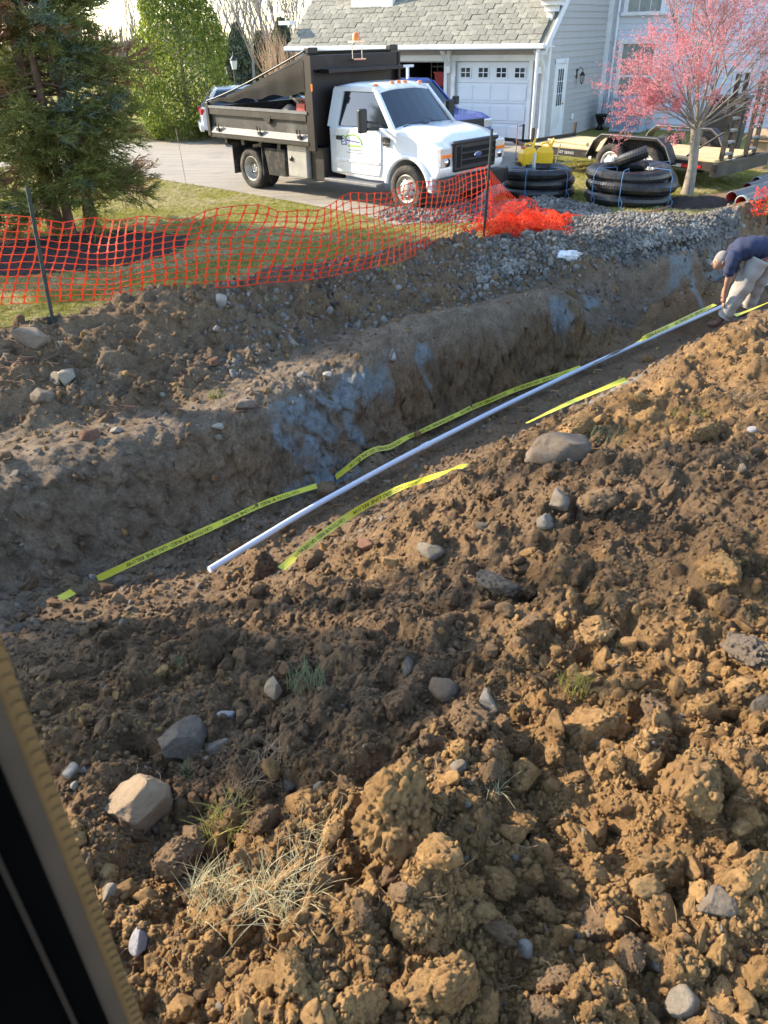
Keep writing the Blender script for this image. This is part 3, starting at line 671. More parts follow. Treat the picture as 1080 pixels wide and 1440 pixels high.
STONES = [
 (197, 1125, 104, M_tan, 'large smooth tan boulder lying on the spoil heap at lower left', 11, (1.05, .8, .95)),
 (784, 630, 88, M_bstone, 'big flat-faced grey brown boulder beside the yellow tape on the near trench edge', 12, (1.1, .85, .8)),
 (95, 527, 36, M_pale, 'pale cream stone on the left end of the far bank below the fence post', 13, (1, .8, .8)),
 (312, 421, 26, M_pale, 'light grey angular stone on the crest of the bank under the orange net', 14, (.9, .6, 1)),
 (125, 610, 32, M_red, 'reddish brown rough stone on the dirt ledge at left', 15, (1, .8, .7)),
 (300, 508, 18, M_red, 'small round rusty stone stuck in the bank face', 16, (1, 1, 1)),
 (622, 966, 52, M_bstone, 'rounded grey brown stone in the middle of the spoil heap', 17, (1, .8, .8)),
 (736, 1332, 36, M_pale, 'pale grey wedge of stone in the hollow at the bottom of the heap', 18, (1, .8, .9)),
 (924, 1357, 24, M_stone, 'small grey stone right of the hollow at the bottom of the heap', 19, (.8, 1, 1)),
 (957, 1404, 60, M_stone, 'broad angular grey stone near the bottom edge', 20, (1, .8, .8)),
 (196, 1318, 38, M_wh, 'whitish lilac stone beside the window frame at lower left', 21, (1.1, .7, .8)),
 (100, 1080, 27, M_pale, 'cream pebble next to the window frame above the boulder', 22, (1, .8, .7)),
 (119, 1083, 17, M_wh, 'thin bluish upright pebble beside the cream pebble', 23, (.5, .5, 1.1)),
 (105, 1103, 19, M_pale, 'little cream pebble just under the cream pebble', 24, (.7, .9, .8)),
 (384, 967, 38, M_tan, 'blocky buff stone left of the green grass tuft', 25, (.9, .7, 1)),
 (318, 1003, 28, M_wh, 'white pointed stone between the grey lump and the grass tuft', 26, (1, .6, .7)),
 (308, 1046, 40, M_stone, 'half-buried grey stone above the boulder', 27, (1, .8, .6)),
 (256, 1027, 84, M_bstone, 'large cracked grey brown rock above the tan boulder', 28, (1.15, .8, .6)),
 (603, 772, 42, M_stone, 'flat slab of grey stone below the right hand tape', 29, (1.1, .8, .45)),
 (766, 732, 28, M_pale, 'pale rounded stone below the big grey boulder', 30, (.9, .8, 1)),
 (787, 702, 44, M_stone, 'light grey dusty stone between the boulder and the pale stone', 31, (1.1, .8, .7)),
 (681, 738, 24, M_stone, 'bluish flat chip on the spoil heap below the tape end', 32, (1.1, .7, .5)),
 (168, 816, 34, M_bstone, 'grey brown stone holding down the yellow tape at left', 33, (1.1, .7, .7)),
 (131, 811, 17, M_pale, 'pale pebble left of the stone on the tape', 34, (.7, .7, 1)),
 (1068, 990, 34, M_stone, 'blue grey stone at the right edge of the heap', 35, (.9, .8, 1)),
 (832, 1034, 44, M_stone, 'grey stone wedged under the crumbly clod with dry grass', 36, (1.2, .7, .8)),
 (60, 556, 38, M_bstone, 'dull brown stone left of the cream stone on the far bank', 37, (1, .8, .7)),
 (307, 598, 18, M_pale, 'pale stone lying alone on the dirt ledge', 38, (1.2, .8, .6)),
 (164, 604, 16, M_pale, 'whitish pebble on the ledge right of the reddish stone', 39, (1.1, .8, .7)),
 (685, 983, 40, M_pale, 'flat pale stone right of the rounded stone in mid heap', 40, (1.2, .8, .5)),
 (50, 470, 48, M_bstone, 'long flat stone at the foot of the left fence post', 41, (1.3, .8, .6)),
 (344, 566, 28, M_bstone, 'brown flat stone by the green sprig on the ledge', 42, (1.2, .8, .6)),
 (425, 526, 14, M_pale, 'pale pebble on the ledge nearest the blue stone dust', 43, (1, .8, .8)),
 (460, 526, 16, M_pale, 'pale pebble above the blue stone dust', 44, (1.1, .8, .7)),
 (552, 500, 16, M_wh, 'bluish white pebble on the ledge above the tape', 45, (1, .9, .9)),
 (1056, 604, 18, M_wh, 'small white stone on the right slope of the heap', 46, (1, .7, .9)),
 (1043, 662, 20, M_stone, 'blue grey pebble on the right slope of the heap', 47, (1, .8, .9)),
 (515, 765, 30, M_red, 'rusty brown stone near the lower end of the right hand tape', 48, (1.1, .8, .7)),
 (457, 688, 36, M_brown, 'lump of dark earth between the two left hand tapes', 49, (1, .8, .9)),
 (995, 372, 22, M_pale, 'pale stone on the trench lip behind the worker', 50, (1, .8, .9)),
 (1005, 1265, 66, M_bstone, 'big smooth grey brown stone leaning on the right of the heap', 51, (.9, .8, 1)),
 (350, 1290, 0, None, '', 0, None),
]
for (px, py, sz, m, lab, seed, asp) in STONES:
    if sz: lump('stone', lab, 'stone', px, py, sz, stone_vf, seed*7, m, 5 if sz > 60 else 4, asp, sink=.22)
CLODS = [
 (560, 1130, 150, M_clay, 'huge ochre clod of clay left of centre in the lower heap', (1, .85, .95)),
 (975, 1085, 125, M_clay, 'wide crumbly ochre clod at right in full sun', (1.2, .8, .75)),
 (835, 1012, 100, M_clay, 'crumbly clod topped with dry grass right of centre', (1, .9, 1)),
 (925, 1205, 125, M_clay, 'sunlit yellow clod below the wide crumbly clod', (1, .85, .95)),
 (630, 1362, 120, M_clay, 'large knobbly clod near the bottom edge left of the hollow', (1.05, .9, .95)),
 (1048, 908, 84, M_bstone, 'smooth-topped buff clod at the right edge in the middle of the heap', (1, .9, .9)),
 (410, 1365, 92, M_clay, 'rough yellow clod at the bottom beside the bare sandy patch', (1, .8, 1)),
 (1052, 1215, 98, M_clay, 'long yellow clod running off the right edge', (1.3, .8, .7)),
 (885, 1335, 72, M_brown, 'dull brown clod above the angular grey stone', (.9, .9, 1)),
 (850, 1290, 76, M_brown, 'round brown clod over the dark hollow', (1, .9, 1)),
 (700, 1235, 60, M_clay, 'round clod left of the dark gap in the lower heap', (1, 1, 1)),
 (730, 1150, 54, M_clay, 'knobbly clod above the dark gap in the lower heap', (1, 1, .9)),
 (840, 880, 62, M_clay, 'flat buff clod catching the sun above the dry grass', (1.3, .8, .6)),
 (300, 905, 92, M_brown, 'tall brown clod on the near lip beside the white pipe end', (.9, .8, 1)),
 (560, 985, 60, M_brown, 'brown clod left of the rounded grey stone', (1, .9, .9)),
 (375, 1150, 50, M_brown, 'brown clod between the boulder and the dry turf', (1, .9, .9)),
 (255, 1195, 74, M_brown, 'cracked brown clod under the tan boulder', (1.1, .8, .8)),
 (248, 1240, 48, M_clay, 'small orange clod under the cracked brown clod', (1.3, .8, .6)),
 (455, 1240, 72, M_clay, 'orange clod on the right of the dry turf', (1, .9, 1)),
 (510, 1400, 84, M_clay, 'knobbly yellow clod at the bottom edge left of the large knobbly clod', (1, .9, .9)),
 (575, 1290, 70, M_clay, 'sunlit clod above the large knobbly clod', (1, .9, .8)),
 (920, 1000, 70, M_brown, 'dull clod between the grassy clod and the wide crumbly clod', (1.2, .9, .8)),
 (660, 1010, 66, M_brown, 'brown clod under the flat pale stone', (1, .9, .9)),
 (735, 1085, 56, M_clay, 'ochre clod below the grassy clod', (1, .9, .9)),
 (870, 1130, 56, M_clay, 'crumbly clod at the left of the wide crumbly clod', (1, .9, .9)),
 (440, 785, 44, M_brown, 'brown clod on the trench floor beside the right hand tape', (1, .9, .8)),
 (365, 790, 72, M_brown, 'reddish brown clod at the end of the white pipe', (1.2, .8, .8)),
 (700, 815, 58, M_bstone, 'smooth dark clod half buried in the upper heap', (1.1, .8, .6)),
 (690, 690, 40, M_brown, 'brown clod left of the light grey dusty stone', (1, .9, .8)),
 (840, 700, 60, M_brown, 'brown clod below the dry grass beside the big boulder', (1, .9, .7)),
 (810, 600, 56, M_clay, 'ochre clod behind the big grey boulder', (1.1, .8, .7)),
 (985, 600, 60, M_clay, 'lumpy sunlit clod on the right shoulder of the heap', (1.1, .8, .7)),
 (1010, 790, 80, M_clay, 'crumbly golden clod high on the right of the heap', (1, .9, .8)),
 (780, 1370, 70, M_brown, 'brown clod at the bottom right of the hollow', (1, .9, .8)),
]
for i, (px, py, sz, m, lab, asp) in enumerate(CLODS):
    lump('soil_clod', lab, 'clod', px, py, sz*1.05, crumbly_vf, 500+i, m, 5 if sz > 70 else 4, asp, lump=.30, fine=.15, sink=.2)
# more alike clods
meshes = [np_mesh('soil_clod', *(lambda v: (v[0]/np.abs(v[0]).max(), v[1]))(clod_vf(700+i, 4)), [M_clay, M_brown][i % 2], False) for i in range(10)]
cnt = 0; taken = []
while cnt < 150:
    px = random.uniform(80, 1090); py = random.uniform(560, 1450)
    if px < 90+(py-860)*.36 + 30 and py > 860: continue
    p = ray_hit(px, py)
    if full_h(np.array([p.x]), np.array([p.y]))[1]['pile'][0] < .9: continue
    r = random.uniform(.03, .062)*(1.0+0.15*p.y/4)
    if any((Vector((p.x, p.y, 0))-q).length < rr+r for q, rr in taken): continue
    taken.append((Vector((p.x, p.y, 0)), r))
    c = float(clay_at(np.array([p.x]), np.array([p.y]))[0]); k = random.choice([0, 2, 4, 6, 8]) if random.random() < c else random.choice([1, 3, 5, 7, 9])
    o = link('soil_clod', meshes[k]); o.location = (p.x, p.y, p.z+r*.3); o.rotation_euler = [random.uniform(0, 6.28) for _ in range(3)]; o.scale = (r, r*random.uniform(.8, 1), r*random.uniform(.75, .95))
    tag(o, 'fist sized brown clod of earth on the spoil heap' if k % 2 else 'fist sized ochre clod of clay on the spoil heap', 'clod', 'plain brown clods on the spoil heap' if k % 2 else 'plain ochre clods on the spoil heap'); cnt += 1
big_me = [np_mesh('soil_clod', *(lambda v: (v[0]/np.abs(v[0]).max(), v[1]))(crumbly_vf(760+i, 4, 90)), [M_clay, M_clay, M_brown][i % 3], False) for i in range(9)]
cnt = 0; tries = 0
while cnt < 62 and tries < 900:
    tries += 1; px = random.uniform(170, 1090); py = random.uniform(985, 1450)
    if px < 90+(py-860)*.36+60 or (px < 560 and py < 1120): continue
    p = ray_hit(px, py); r = random.uniform(.055, .105)
    if any((Vector((p.x, p.y, 0))-q).length < (rr+r)*.8 for q, rr in taken) or any(math.hypot(px-c[0], py-c[1]) < (c[2]*.5+r*170) for c in CLODS+STONES if c[2]): continue
    taken.append((Vector((p.x, p.y, 0)), r)); k = random.randrange(9)
    o = link('soil_clod', big_me[k]); o.location = (p.x, p.y, p.z+r*.25); o.rotation_euler = [random.uniform(0, 6.28) for _ in range(3)]; o.scale = (r, r*random.uniform(.8, 1), r*random.uniform(.75, .95))
    tag(o, 'crumbly brown clod bigger than a fist in the lower heap' if k % 3 == 2 else 'crumbly ochre clod bigger than a fist in the lower heap', 'clod', 'big brown clods in the lower heap' if k % 3 == 2 else 'big ochre clods in the lower heap'); cnt += 1
print('big clods', cnt)
# soil sprays / lawn grass -----------------------------------------
def blades(n, L_, w, spread, lean, seed, droop=.4, segs=3):
    rg = np.random.default_rng(seed); V = []; F = []
    for i in range(n):
        a = rg.uniform(0, 6.28); r0 = spread*math.sqrt(rg.random()); bx, by = r0*math.cos(a), r0*math.sin(a)
        d = rg.uniform(0, 6.28); ln = L_*rg.uniform(.5, 1.1); le = lean*rg.uniform(.3, 1.3); o = len(V)
        sx, sy = -math.sin(d)*w/2, math.cos(d)*w/2
        for k in range(segs+1):
            t = k/segs; x = bx+math.cos(d)*le*ln*t**1.6; y = by+math.sin(d)*le*ln*t**1.6; z = ln*(t-droop*le*t*t*.8); ww = 1-t*.85
            V += [(x-sx*ww, y-sy*ww, z), (x+sx*ww, y+sy*ww, z)]
        for k in range(segs): F.append((o+2*k, o+2*k+1, o+2*k+3, o+2*k+2))
    return np.array(V), np.array(F)
def leafmat(name, c0, c1, rnd=.3, tr=.35):
    m, n, l, b = nmat(name); oi = n.new('ShaderNodeObjectInfo'); ge = n.new('ShaderNodeNewGeometry')
    c = mixc(mrange(noise(6, 3, .6, n, l, ge.outputs['Position']), .35, .65, nodes=n, links=l), c0, c1, n, l)
    c2 = mixc(mrange(oi.outputs['Random'], 0, 1, 0, rnd, n, l), c, tuple(v*1.9 for v in c1), n, l)
    l.new(c2, b.inputs['Base Color']); b.inputs['Roughness'].default_value = .6; b.inputs['Specular IOR Level'].default_value = .3
    t = n.new('ShaderNodeBsdfTranslucent'); l.new(c2, t.inputs['Color']); ms = n.new('ShaderNodeMixShader'); ms.inputs[0].default_value = tr
    l.new(b.outputs[0], ms.inputs[1]); l.new(t.outputs[0], ms.inputs[2]); l.new(ms.outputs[0], n['Material Output'].inputs['Surface']); return m
G_green = leafmat('grass_green', (.20, .22, .04), (.34, .32, .08)); G_dry = leafmat('grass_dry', (.34, .29, .15), (.50, .44, .26)); G_dull = leafmat('grass_dull', (.13, .17, .08), (.22, .25, .13)); G_straw = leafmat('straw', (.30, .20, .11), (.44, .32, .19)); G_moss = leafmat('grass_yellow', (.24, .22, .04), (.38, .34, .08))
lp = [proto('tuft%d' % i, blades(14, .05, .006, .045, .8, 20+i), m) for i, m in enumerate([G_green, G_green, G_green, G_dry, G_dry, G_green])]
x = RNG.uniform(-8.5, 10, 70000); y = 8.0+14.5*RNG.random(70000)**1.3
dl = poly_dist(x, y, Lt); P = np.stack([x, y, np.zeros_like(x)], -1)
dpn = np.array([(p.x, p.y) for p in dp])
def in_poly(x, y, pl):
    ins = np.zeros(len(x), bool); j = len(pl)-1
    for i in range(len(pl)):
        xi, yi = pl[i]; xj, yj = pl[j]; c = ((yi > y) != (yj > y)) & (x < (xj-xi)*(y-yi)/(yj-yi+1e-12)+xi); ins ^= c; j = i
    return ins
mul = [ell(80, 355, 2.3, 1.5, .3, 0), ell(985, 286, .95, .62, .2, 0)]
def mulch_mask(x, y):
    a = x+.15*fbm(x*4, y*4, o=2, s=501); b_ = y+.15*fbm(x*4, y*4, o=2, s=502)
    return np.maximum(ell_mask(a, b_, mul[0]), ell_mask(a, b_, mul[1]))
k = (dl > .05) & (full_h(x, y)[0] < .02) & (grav_mask(x, y) < 0) & (mulch_mask(x, y) < 0) & ~in_poly(x, y, dpn) & visible(P) & (np.hypot(x, y) < 23)
x, y = x[k], y[k]; P = np.stack([x, y, np.zeros_like(x)], -1)
o = points_obj('grass', P); sc = RNG.uniform(.6, 1.3, len(x)); gn_scatter(o, lp, P, np.stack([RNG.uniform(-.2, .2, len(x)), RNG.uniform(-.2, .2, len(x)), RNG.uniform(0, 6.28, len(x))], -1), sc, np.where(fbm(x*1.2, y*1.2, o=3, s=7)+RNG.normal(0, .25, len(x)) > .05, RNG.integers(3, 5, len(x)), RNG.integers(0, 3, len(x))))
tag(o, 'short yellow green grass of the lawn', kind='stuff'); print('grass', len(x))
# mulch beds
mulch_m = mat('mulch', (.035, .024, .018), .95, var=.5, scale=30, bump=1, bscale=90)
for e, lab, kk in ((mul[0], 'dark mulch bed under the conifer behind the net', 0), (mul[1], 'ring of black mulch at the foot of the pink tree', 1)):
    gx = np.arange(e[0]-3, e[0]+3, .04); gy = np.arange(e[1]-2.4, e[1]+2.4, .04); A, B = np.meshgrid(gx, gy)
    mm = ell_mask(A+.15*fbm(A*4, B*4, o=2, s=501), B+.15*fbm(A*4, B*4, o=2, s=502), e); hh = -.02+.22*np.clip(mm, 0, 1)*(1-.5*np.clip(mm, 0, 1))+.03*fbm(A*14, B*14, o=3, s=505)
    ids = np.arange(mm.size).reshape(mm.shape); Fq = np.stack([ids[:-1, :-1], ids[:-1, 1:], ids[1:, 1:], ids[1:, :-1]], -1).reshape(-1, 4); okk = (mm > -.01).ravel() & (poly_dist(A, B, Lt).ravel() > .0); Fq = Fq[okk[Fq].all(1)]
    me = np_mesh('mulch_bed', np.stack([A, B, hh], -1).reshape(-1, 3), Fq, mulch_m); bm = bmesh.new(); bm.from_mesh(me); bmesh.ops.delete(bm, geom=[v for v in bm.verts if not v.link_faces], context='VERTS'); bm.to_mesh(me); bm.free()
    tag(link('mulch_bed', me), lab, kind='structure')
# turf tufts on the heap
TUFTS = [
 (432, 962, 55, G_dull, 60, 'green grass tuft growing out of the middle left of the heap', .14, .5),
 (318, 1160, 60, G_moss, 70, 'yellow mossy tuft hanging right of the tan boulder', .13, .9),
 (300, 1262, 70, G_dry, 90, 'pale dry grass tuft below the tan boulder', .13, .9),
 (400, 1260, 90, G_dry, 90, 'flattened straw-coloured turf at the lower left of the heap', .14, 1.1),
 (450, 1195, 80, G_dry, 80, 'bleached grass fringe above the orange clod', .12, 1.1),
 (808, 968, 46, G_moss, 50, 'dry green tuft on top of the crumbly clod', .11, .7),
 (862, 618, 66, G_dull, 90, 'grey green grass tuft right of the big boulder', .12, 1.0),
 (262, 932, 32, G_dull, 30, 'thin pale green tuft on the near lip of the trench', .09, .9),
 (262, 1090, 20, G_dull, 18, 'sparse grey green tuft above the tan boulder', .08, .8),
 (305, 558, 28, G_green, 26, 'bright green sprig on the dirt ledge', .12, .5),
 (970, 590, 44, G_moss, 40, 'olive grass tuft on the sunny right shoulder of the heap', .1, 1),
 (690, 1105, 40, G_dry, 22, 'few dry blades on the ochre slope below the grassy clod', .1, 1.1),
 (178, 872, 26, G_dull, 22, 'small dull tuft near the end of the left tape', .07, .8),
 (380, 420, 36, G_dull, 50, 'grass clump on the crest of the bank below the net', .1, .8),
 (545, 375, 40, G_moss, 50, 'yellowish grass clump on the bank crest left of the gravel', .1, .8),
 (345, 1110, 34, G_straw, 36, 'brown rooty tuft right above the mossy tuft', .12, 1.2),
 (390, 1075, 60, G_straw, 50, 'rooty brown turf clod face left of centre', .10, 1.2),
 (1045, 560, 30, G_straw, 24, 'wispy straw on the right edge of the heap', .1, 1.2),
]
for i, (px, py, sz, m, nb, lab, ln, lean) in enumerate(TUFTS):
    p = ray_hit(px, py); dist = (p-Vector((0, 0, CAM_H))).length
    o = link('grass_tuft', np_mesh('grass_tuft', *blades(int(nb*1.7), ln*1.0, .0022+.0006*dist, sz/2*dist/FPX, lean, 800+i, segs=4), m)); o.location = (p.x, p.y, p.z-.01); tag(o, lab, 'grass tuft')
# fine roots and straw
V = []; mb = MB()
for i in range(420):
    px = random.uniform(100, 1080); py = random.uniform(480, 1440); p = ray_hit(px, py)
    if p.y > 9: continue
    q = Vector(p)+Vector((0, 0, .012)); a = random.uniform(0, 6.28); pts = [q]
    for k in range(4):
        a += random.uniform(-.6, .6); q = q+Vector((math.cos(a), math.sin(a), random.uniform(-.25, .5)))*random.uniform(.012, .03); pts.append(q)
    mb.tube(pts, [.0012]*4+[.0005], 4, cap=False)
tag(mb.build('roots', G_straw), 'fine roots and straws sticking out of the soil', kind='stuff')
for cx_, cy_, lab in ((20, 505, 'dry brown conifer twigs scattered at the left end of the bank'), (345, 575, 'dark reddish twigs on the dirt ledge'), (170, 575, 'red brown twigs at the foot of the bank')):
    mb = MB()
    for i in range(46 if cx_ < 100 else 9):
        p = ray_hit(cx_+random.gauss(0, 42 if cx_ < 100 else 16), cy_+random.gauss(0, 22 if cx_ < 100 else 8)); a = random.uniform(0, 6.28); q = p+Vector((0, 0, .02)); pts = [q]
        for k in range(4): a += random.uniform(-.4, .4); q = q+Vector((math.cos(a), math.sin(a), random.uniform(-.1, .2)))*random.uniform(.03, .08); pts.append(q)
        mb.tube(pts, [.006, .005, .004, .003, .002], 5)
    tag(mb.build('twigs', mat('twig', (.16, .085, .055), .8, var=.4)), lab, None, kind='stuff')
# ================================================================== HOUSE
W_trim = mat('white_trim', (.74, .75, .76), .45, var=.04, scale=3, dirt=(.55, .54, .50), dirtamt=.3)
W_side = mat('siding_greige', (.43, .41, .40), .6, var=.05, scale=2, bump=.3, bscale=40, rnd=.03)
W_lav = mat('siding_pale', (.60, .62, .68), .6, var=.04, scale=2, rnd=.03)
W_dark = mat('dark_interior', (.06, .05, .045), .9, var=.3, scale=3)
W_glass = mat('window_glass', (.03, .04, .045), .08, var=.2, scale=1.0, spec=.8)
W_frost = mat('curtained_glass', (.28, .29, .26), .15, var=.3, scale=1.5, spec=.6)
S_mats = [mat('shingle%d' % i, c, .9, var=.22, scale=9, bump=.8, bscale=120, dirt=(.16, .15, .11), dirtamt=.35) for i, c in enumerate([(.235, .225, .185), (.195, .188, .155), (.265, .255, .205), (.215, .208, .17)])]
HX = Vector((4.82, 24.9, 0)); HA = R(-32); HD = 5.0
house = thing('garage_house', 'pale grey sided garage house with shingled roof and white garage doors', 'house', HX, HA)
def bpart(name, boxes, m, parent=house, bev=0): 
    mb = MB()
    for c, d in boxes: mb.box(c, d, bev=bev)
    return mb.build(name, m, parent)
def clap(parent, n, z0, step, length, m, place, name='clapboard', zmax=99):
    """board along local x, thick edge at the bottom; place = matrix"""
    mb = MB(); mb.loft([[(0, 0, 0), (0, -.032, 0), (0, -.008, step+.01), (0, 0, step+.01)], [(length, 0, 0), (length, -.032, 0), (length, -.008, step+.01), (length, 0, step+.01)]])
    me = mb.mesh(name, m)
    for i in range(n):
        o = link(name, me, parent); o.matrix_local = place @ TR(0, 0, z0+i*step)
# core walls (thick) : front wall pieces around openings
core = W_side
DR0, DR1 = -2.80, -.50; DL0, DL1 = -5.65, -3.20; DH = 2.1
bpart('wall', [((-.25, .1, 1.35), (.5, .2, 2.7)), ((-3.0, .1, 1.35), (.4, .2, 2.7)), ((-7.0, .1, 1.35), (2.7, .2, 2.7)), ((-4.4, .1, 2.6), (7.8, .196, 1.0)),
               ((-.1, HD/2+.1, 3.2), (.2, HD-.2, 6.4)), ((-8.25, HD/2+.1, 1.7), (.2, HD-.2, 3.4)), ((-4.2, HD-.02, 2.5), (8.3, .2, 5.0))], core)
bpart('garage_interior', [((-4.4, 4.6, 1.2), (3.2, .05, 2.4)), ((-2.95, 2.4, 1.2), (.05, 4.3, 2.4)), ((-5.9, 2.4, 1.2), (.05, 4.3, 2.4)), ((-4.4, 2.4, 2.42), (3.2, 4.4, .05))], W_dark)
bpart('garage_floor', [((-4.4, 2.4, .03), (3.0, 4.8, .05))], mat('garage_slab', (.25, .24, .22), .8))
clap(house, 4, 2.16, .15, 8.2, W_side, TR(-8.3, -.001, 0), zmax=2.8)
clap(house, 14, .02, .15, .36, W_side, TR(-3.18, -.001, 0))
clap(house, 14, .02, .15, 2.4, W_side, TR(-8.3, -.001, 0))
clap(house, 14, .02, .15, .36, W_side, TR(-.46, -.001, 0))
# right side wall boards: local x axis along +y of house
side = Matrix(((0, 1, 0, 0.001), (1, 0, 0, 0), (0, 0, 1, 0), (0, 0, 0, 1)))
side = Matrix.Translation((0.001, 0, 0)) @ RZ(R(90))     # board +x -> house +y, outward (-y) -> +x
clap(house, 36, .02, .165, HD, W_side, side)
# trims
bpart('corner_board', [((.012, -.01, 2.3), (.17, .16, 4.55))], W_trim)
bpart('door_trim', [((DR0-.09, -.03, 1.07), (.14, .05, 2.14)), ((DR1+.07, -.03, 1.07), (.12, .05, 2.14)), (((DR0+DR1)/2, -.032, DH+.11), (DR1-DR0+.42, .055, .15)),
                    ((DL1+.05, -.03, 1.07), (.1, .05, 2.14)), ((DL0-.07, -.03, 1.07), (.14, .05, 2.14)), (((DL0+DL1)/2, -.032, DH+.11), (DL1-DL0+.34, .055, .15))], W_trim)
for x in (-.12, -3.02, -5.9, -8.15):      # eave brackets
    mb = MB(); mb.box((x, -.08, 2.2), (.1, .12, .75)); mb.box((x, -.36, 2.45), (.09, .62, .09)); mb.loft([[(x-.045, -.12, 1.98), (x+.045, -.12, 1.98), (x+.045, -.12, 2.08), (x-.045, -.12, 2.08)], [(x-.045, -.6, 2.38), (x+.045, -.6, 2.38), (x+.045, -.6, 2.48), (x-.045, -.6, 2.48)]])
    mb.build('bracket', W_trim, house)
# lower roof
SLOPE = 1/1.2; ov = .8; xr, xl = .22, -8.5
roof = MB(); zt = 6.2; yt = -ov+(zt-2.55)*1.2
roof.loft([[(xl, -ov, 2.50), (xl, yt, zt-.05), (xl, yt, zt-.14), (xl, -ov+.02, 2.41)], [(xr, -ov, 2.50), (xr, yt, zt-.05), (xr, yt, zt-.14), (xr, -ov+.02, 2.41)]])
roof_o = roof.build('roof', mat('roof_felt', (.20, .19, .15), .9), house)
bpart('soffit', [(((xl+xr)/2, -ov/2+.01, 2.545-.06-.0), (xr-xl, ov-.04, .03))], W_trim)
bpart('gutter', [(((xl+xr)/2, -ov-.05, 2.5), (xr-xl+.06, .13, .13))], W_trim, bev=.03)
bpart('rake_board', [], W_trim) if False else None
mb = MB(); mb.loft([[(xr, -ov+.03, 2.36), (xr+.04, -ov+.03, 2.36), (xr+.04, -ov+.03, 2.54), (xr, -ov+.03, 2.54)], [(xr, yt, zt-.2), (xr+.04, yt, zt-.2), (xr+.04, yt, zt), (xr, yt, zt)]]); mb.build('rake_board', W_trim, house)
mb = MB(); mb.loft([[(.02, -ov+.04, 2.30), (xr+.045, -ov+.04, 2.30), (xr+.045, -ov+.04, 2.48), (.02, -ov+.04, 2.48)], [(.02, yt, zt-.26), (xr+.045, yt, zt-.26), (xr+.045, yt, zt-.07), (.02, yt, zt-.07)]]); mb.build('rake_soffit', W_trim, house)
mb = MB(); mb.box((.16, -.28, 3.62), (.62, .75, .12)); mb.box((.12, -.2, 3.5), (.46, .55, .14)); mb.box((.08, -.12, 3.36), (.3, .35, .14)); mb.build('cornice_return', W_trim, house)
mb = MB(); mb.box((-8.62, -.5, 3.2), (.45, .35, .11)); mb.build('cornice_return', W_trim, house)
mb = MB(); mb.tube([(.06, -ov-.02, 2.46), (.06, -ov+.15, 2.3), (-.02, -.12, 2.0), (-.02, -.13, .12), (-.02, -.35, .05)], .04, 8); mb.build('downspout', W_trim, house)
mb = MB(); mb.tube([(.05, -ov-.03, 2.46), (.05, -ov-.03, .02)], .045, 8); mb.build('porch_post', W_trim, house)
# shingles
sw, ex = .285, .195; th = math.atan(SLOPE)
sh_me = []
for v in range(8):
    w = sw-.012; mb = MB(); t = .016+.004*(v % 3); mb.box((w/2, ex/2+.02, t/2+.008*(v % 2)), (w-.006*(v % 3), ex+.05, t), rot=(R(-2.2), 0, R(random.uniform(-.8, .8))))
    sh_me.append(mb.mesh('shingle', S_mats[v % 4]))
nrow = 9; ncol = int((xr-xl)/sw)
for r in range(nrow):
    s0 = r*ex; y0 = -ov-.02+s0*math.cos(th); z0 = 2.515+s0*math.sin(th)
    for c in range(ncol):
        o = link('shingle', random.choice(sh_me), roof_o if False else house); o.parent = roof_o
        o.location = (xl+c*sw+(.14 if r % 2 else 0)*(1 if c < ncol-1 else 0), y0, z0); o.rotation_euler = (th, 0, 0)
mb = MB()
for r in range(nrow, 22):
    s0 = r*ex; y0 = -ov-.02+s0*math.cos(th); z0 = 2.515+s0*math.sin(th)
    for c in range(ncol):
        mb.box((xl+c*sw+sw/2+(.14 if r % 2 else 0), y0+(ex/2)*math.cos(th), z0+(ex/2)*math.sin(th)+.012), (sw-.015, ex+.03, .016), rot=(th-R(2), 0, 0), mi=random.randrange(4))
tag(mb.build('upper_shingles', S_mats, roof_o), kind='stuff')
# dormer base above the roof
mb = MB(); mb.box((-6.0, 1.2, 4.1), (1.5, 1.6, 1.1)); mb.build('dormer', W_trim, house)
mb = MB(); mb.box((-6.0, .385, 4.2), (1.1, .03, .7)); mb.build('dormer_window', W_glass, house)
# gable top roof edge on the right wall
# right garage door --------------------------------------------------
gd = bpart('garage_door', [(((DR0+DR1)/2, .06, DH/2), (DR1-DR0, .05, DH))], mat('door_white', (.70, .73, .78), .4, var=.03, scale=2))
dw = DR1-DR0; nh = 4; ph = DH/nh
pm = MB(); pm.box((0, 0, 0), (dw/4-.09, .03, ph-.14), bev=.012); pme = pm.mesh('panel', MATS['door_white'])
for r in range(3):
    for c in range(4):
        o = link('panel', pme, gd); o.location = (DR0+dw*(c+.5)/4, .027, ph*(r+.5))
mb = MB()
for r in range(1, nh): mb.box(((DR0+DR1)/2, .033, ph*r), (dw-.01, .006, .012))
mb.build('panel_joint', mat('joint', (.35, .37, .4), .6), gd)
for c in range(4):
    cx_ = DR0+dw*(c+.5)/4; cz = ph*3.5
    w = MB(); w.box((cx_, .03, cz), (.33, .012, .26)); win = w.build('window', W_glass, gd)
    f = MB()
    for dx in (-.165, 0, .165): f.box((cx_+dx, .018, cz), (.03 if dx else .022, .025, .30))
    for dz in (-.135, 0, .135): f.box((cx_, .0165, cz+dz), (.36, .025, .03 if dz else .02))
    f.build('window_grille', MATS['door_white'], gd)
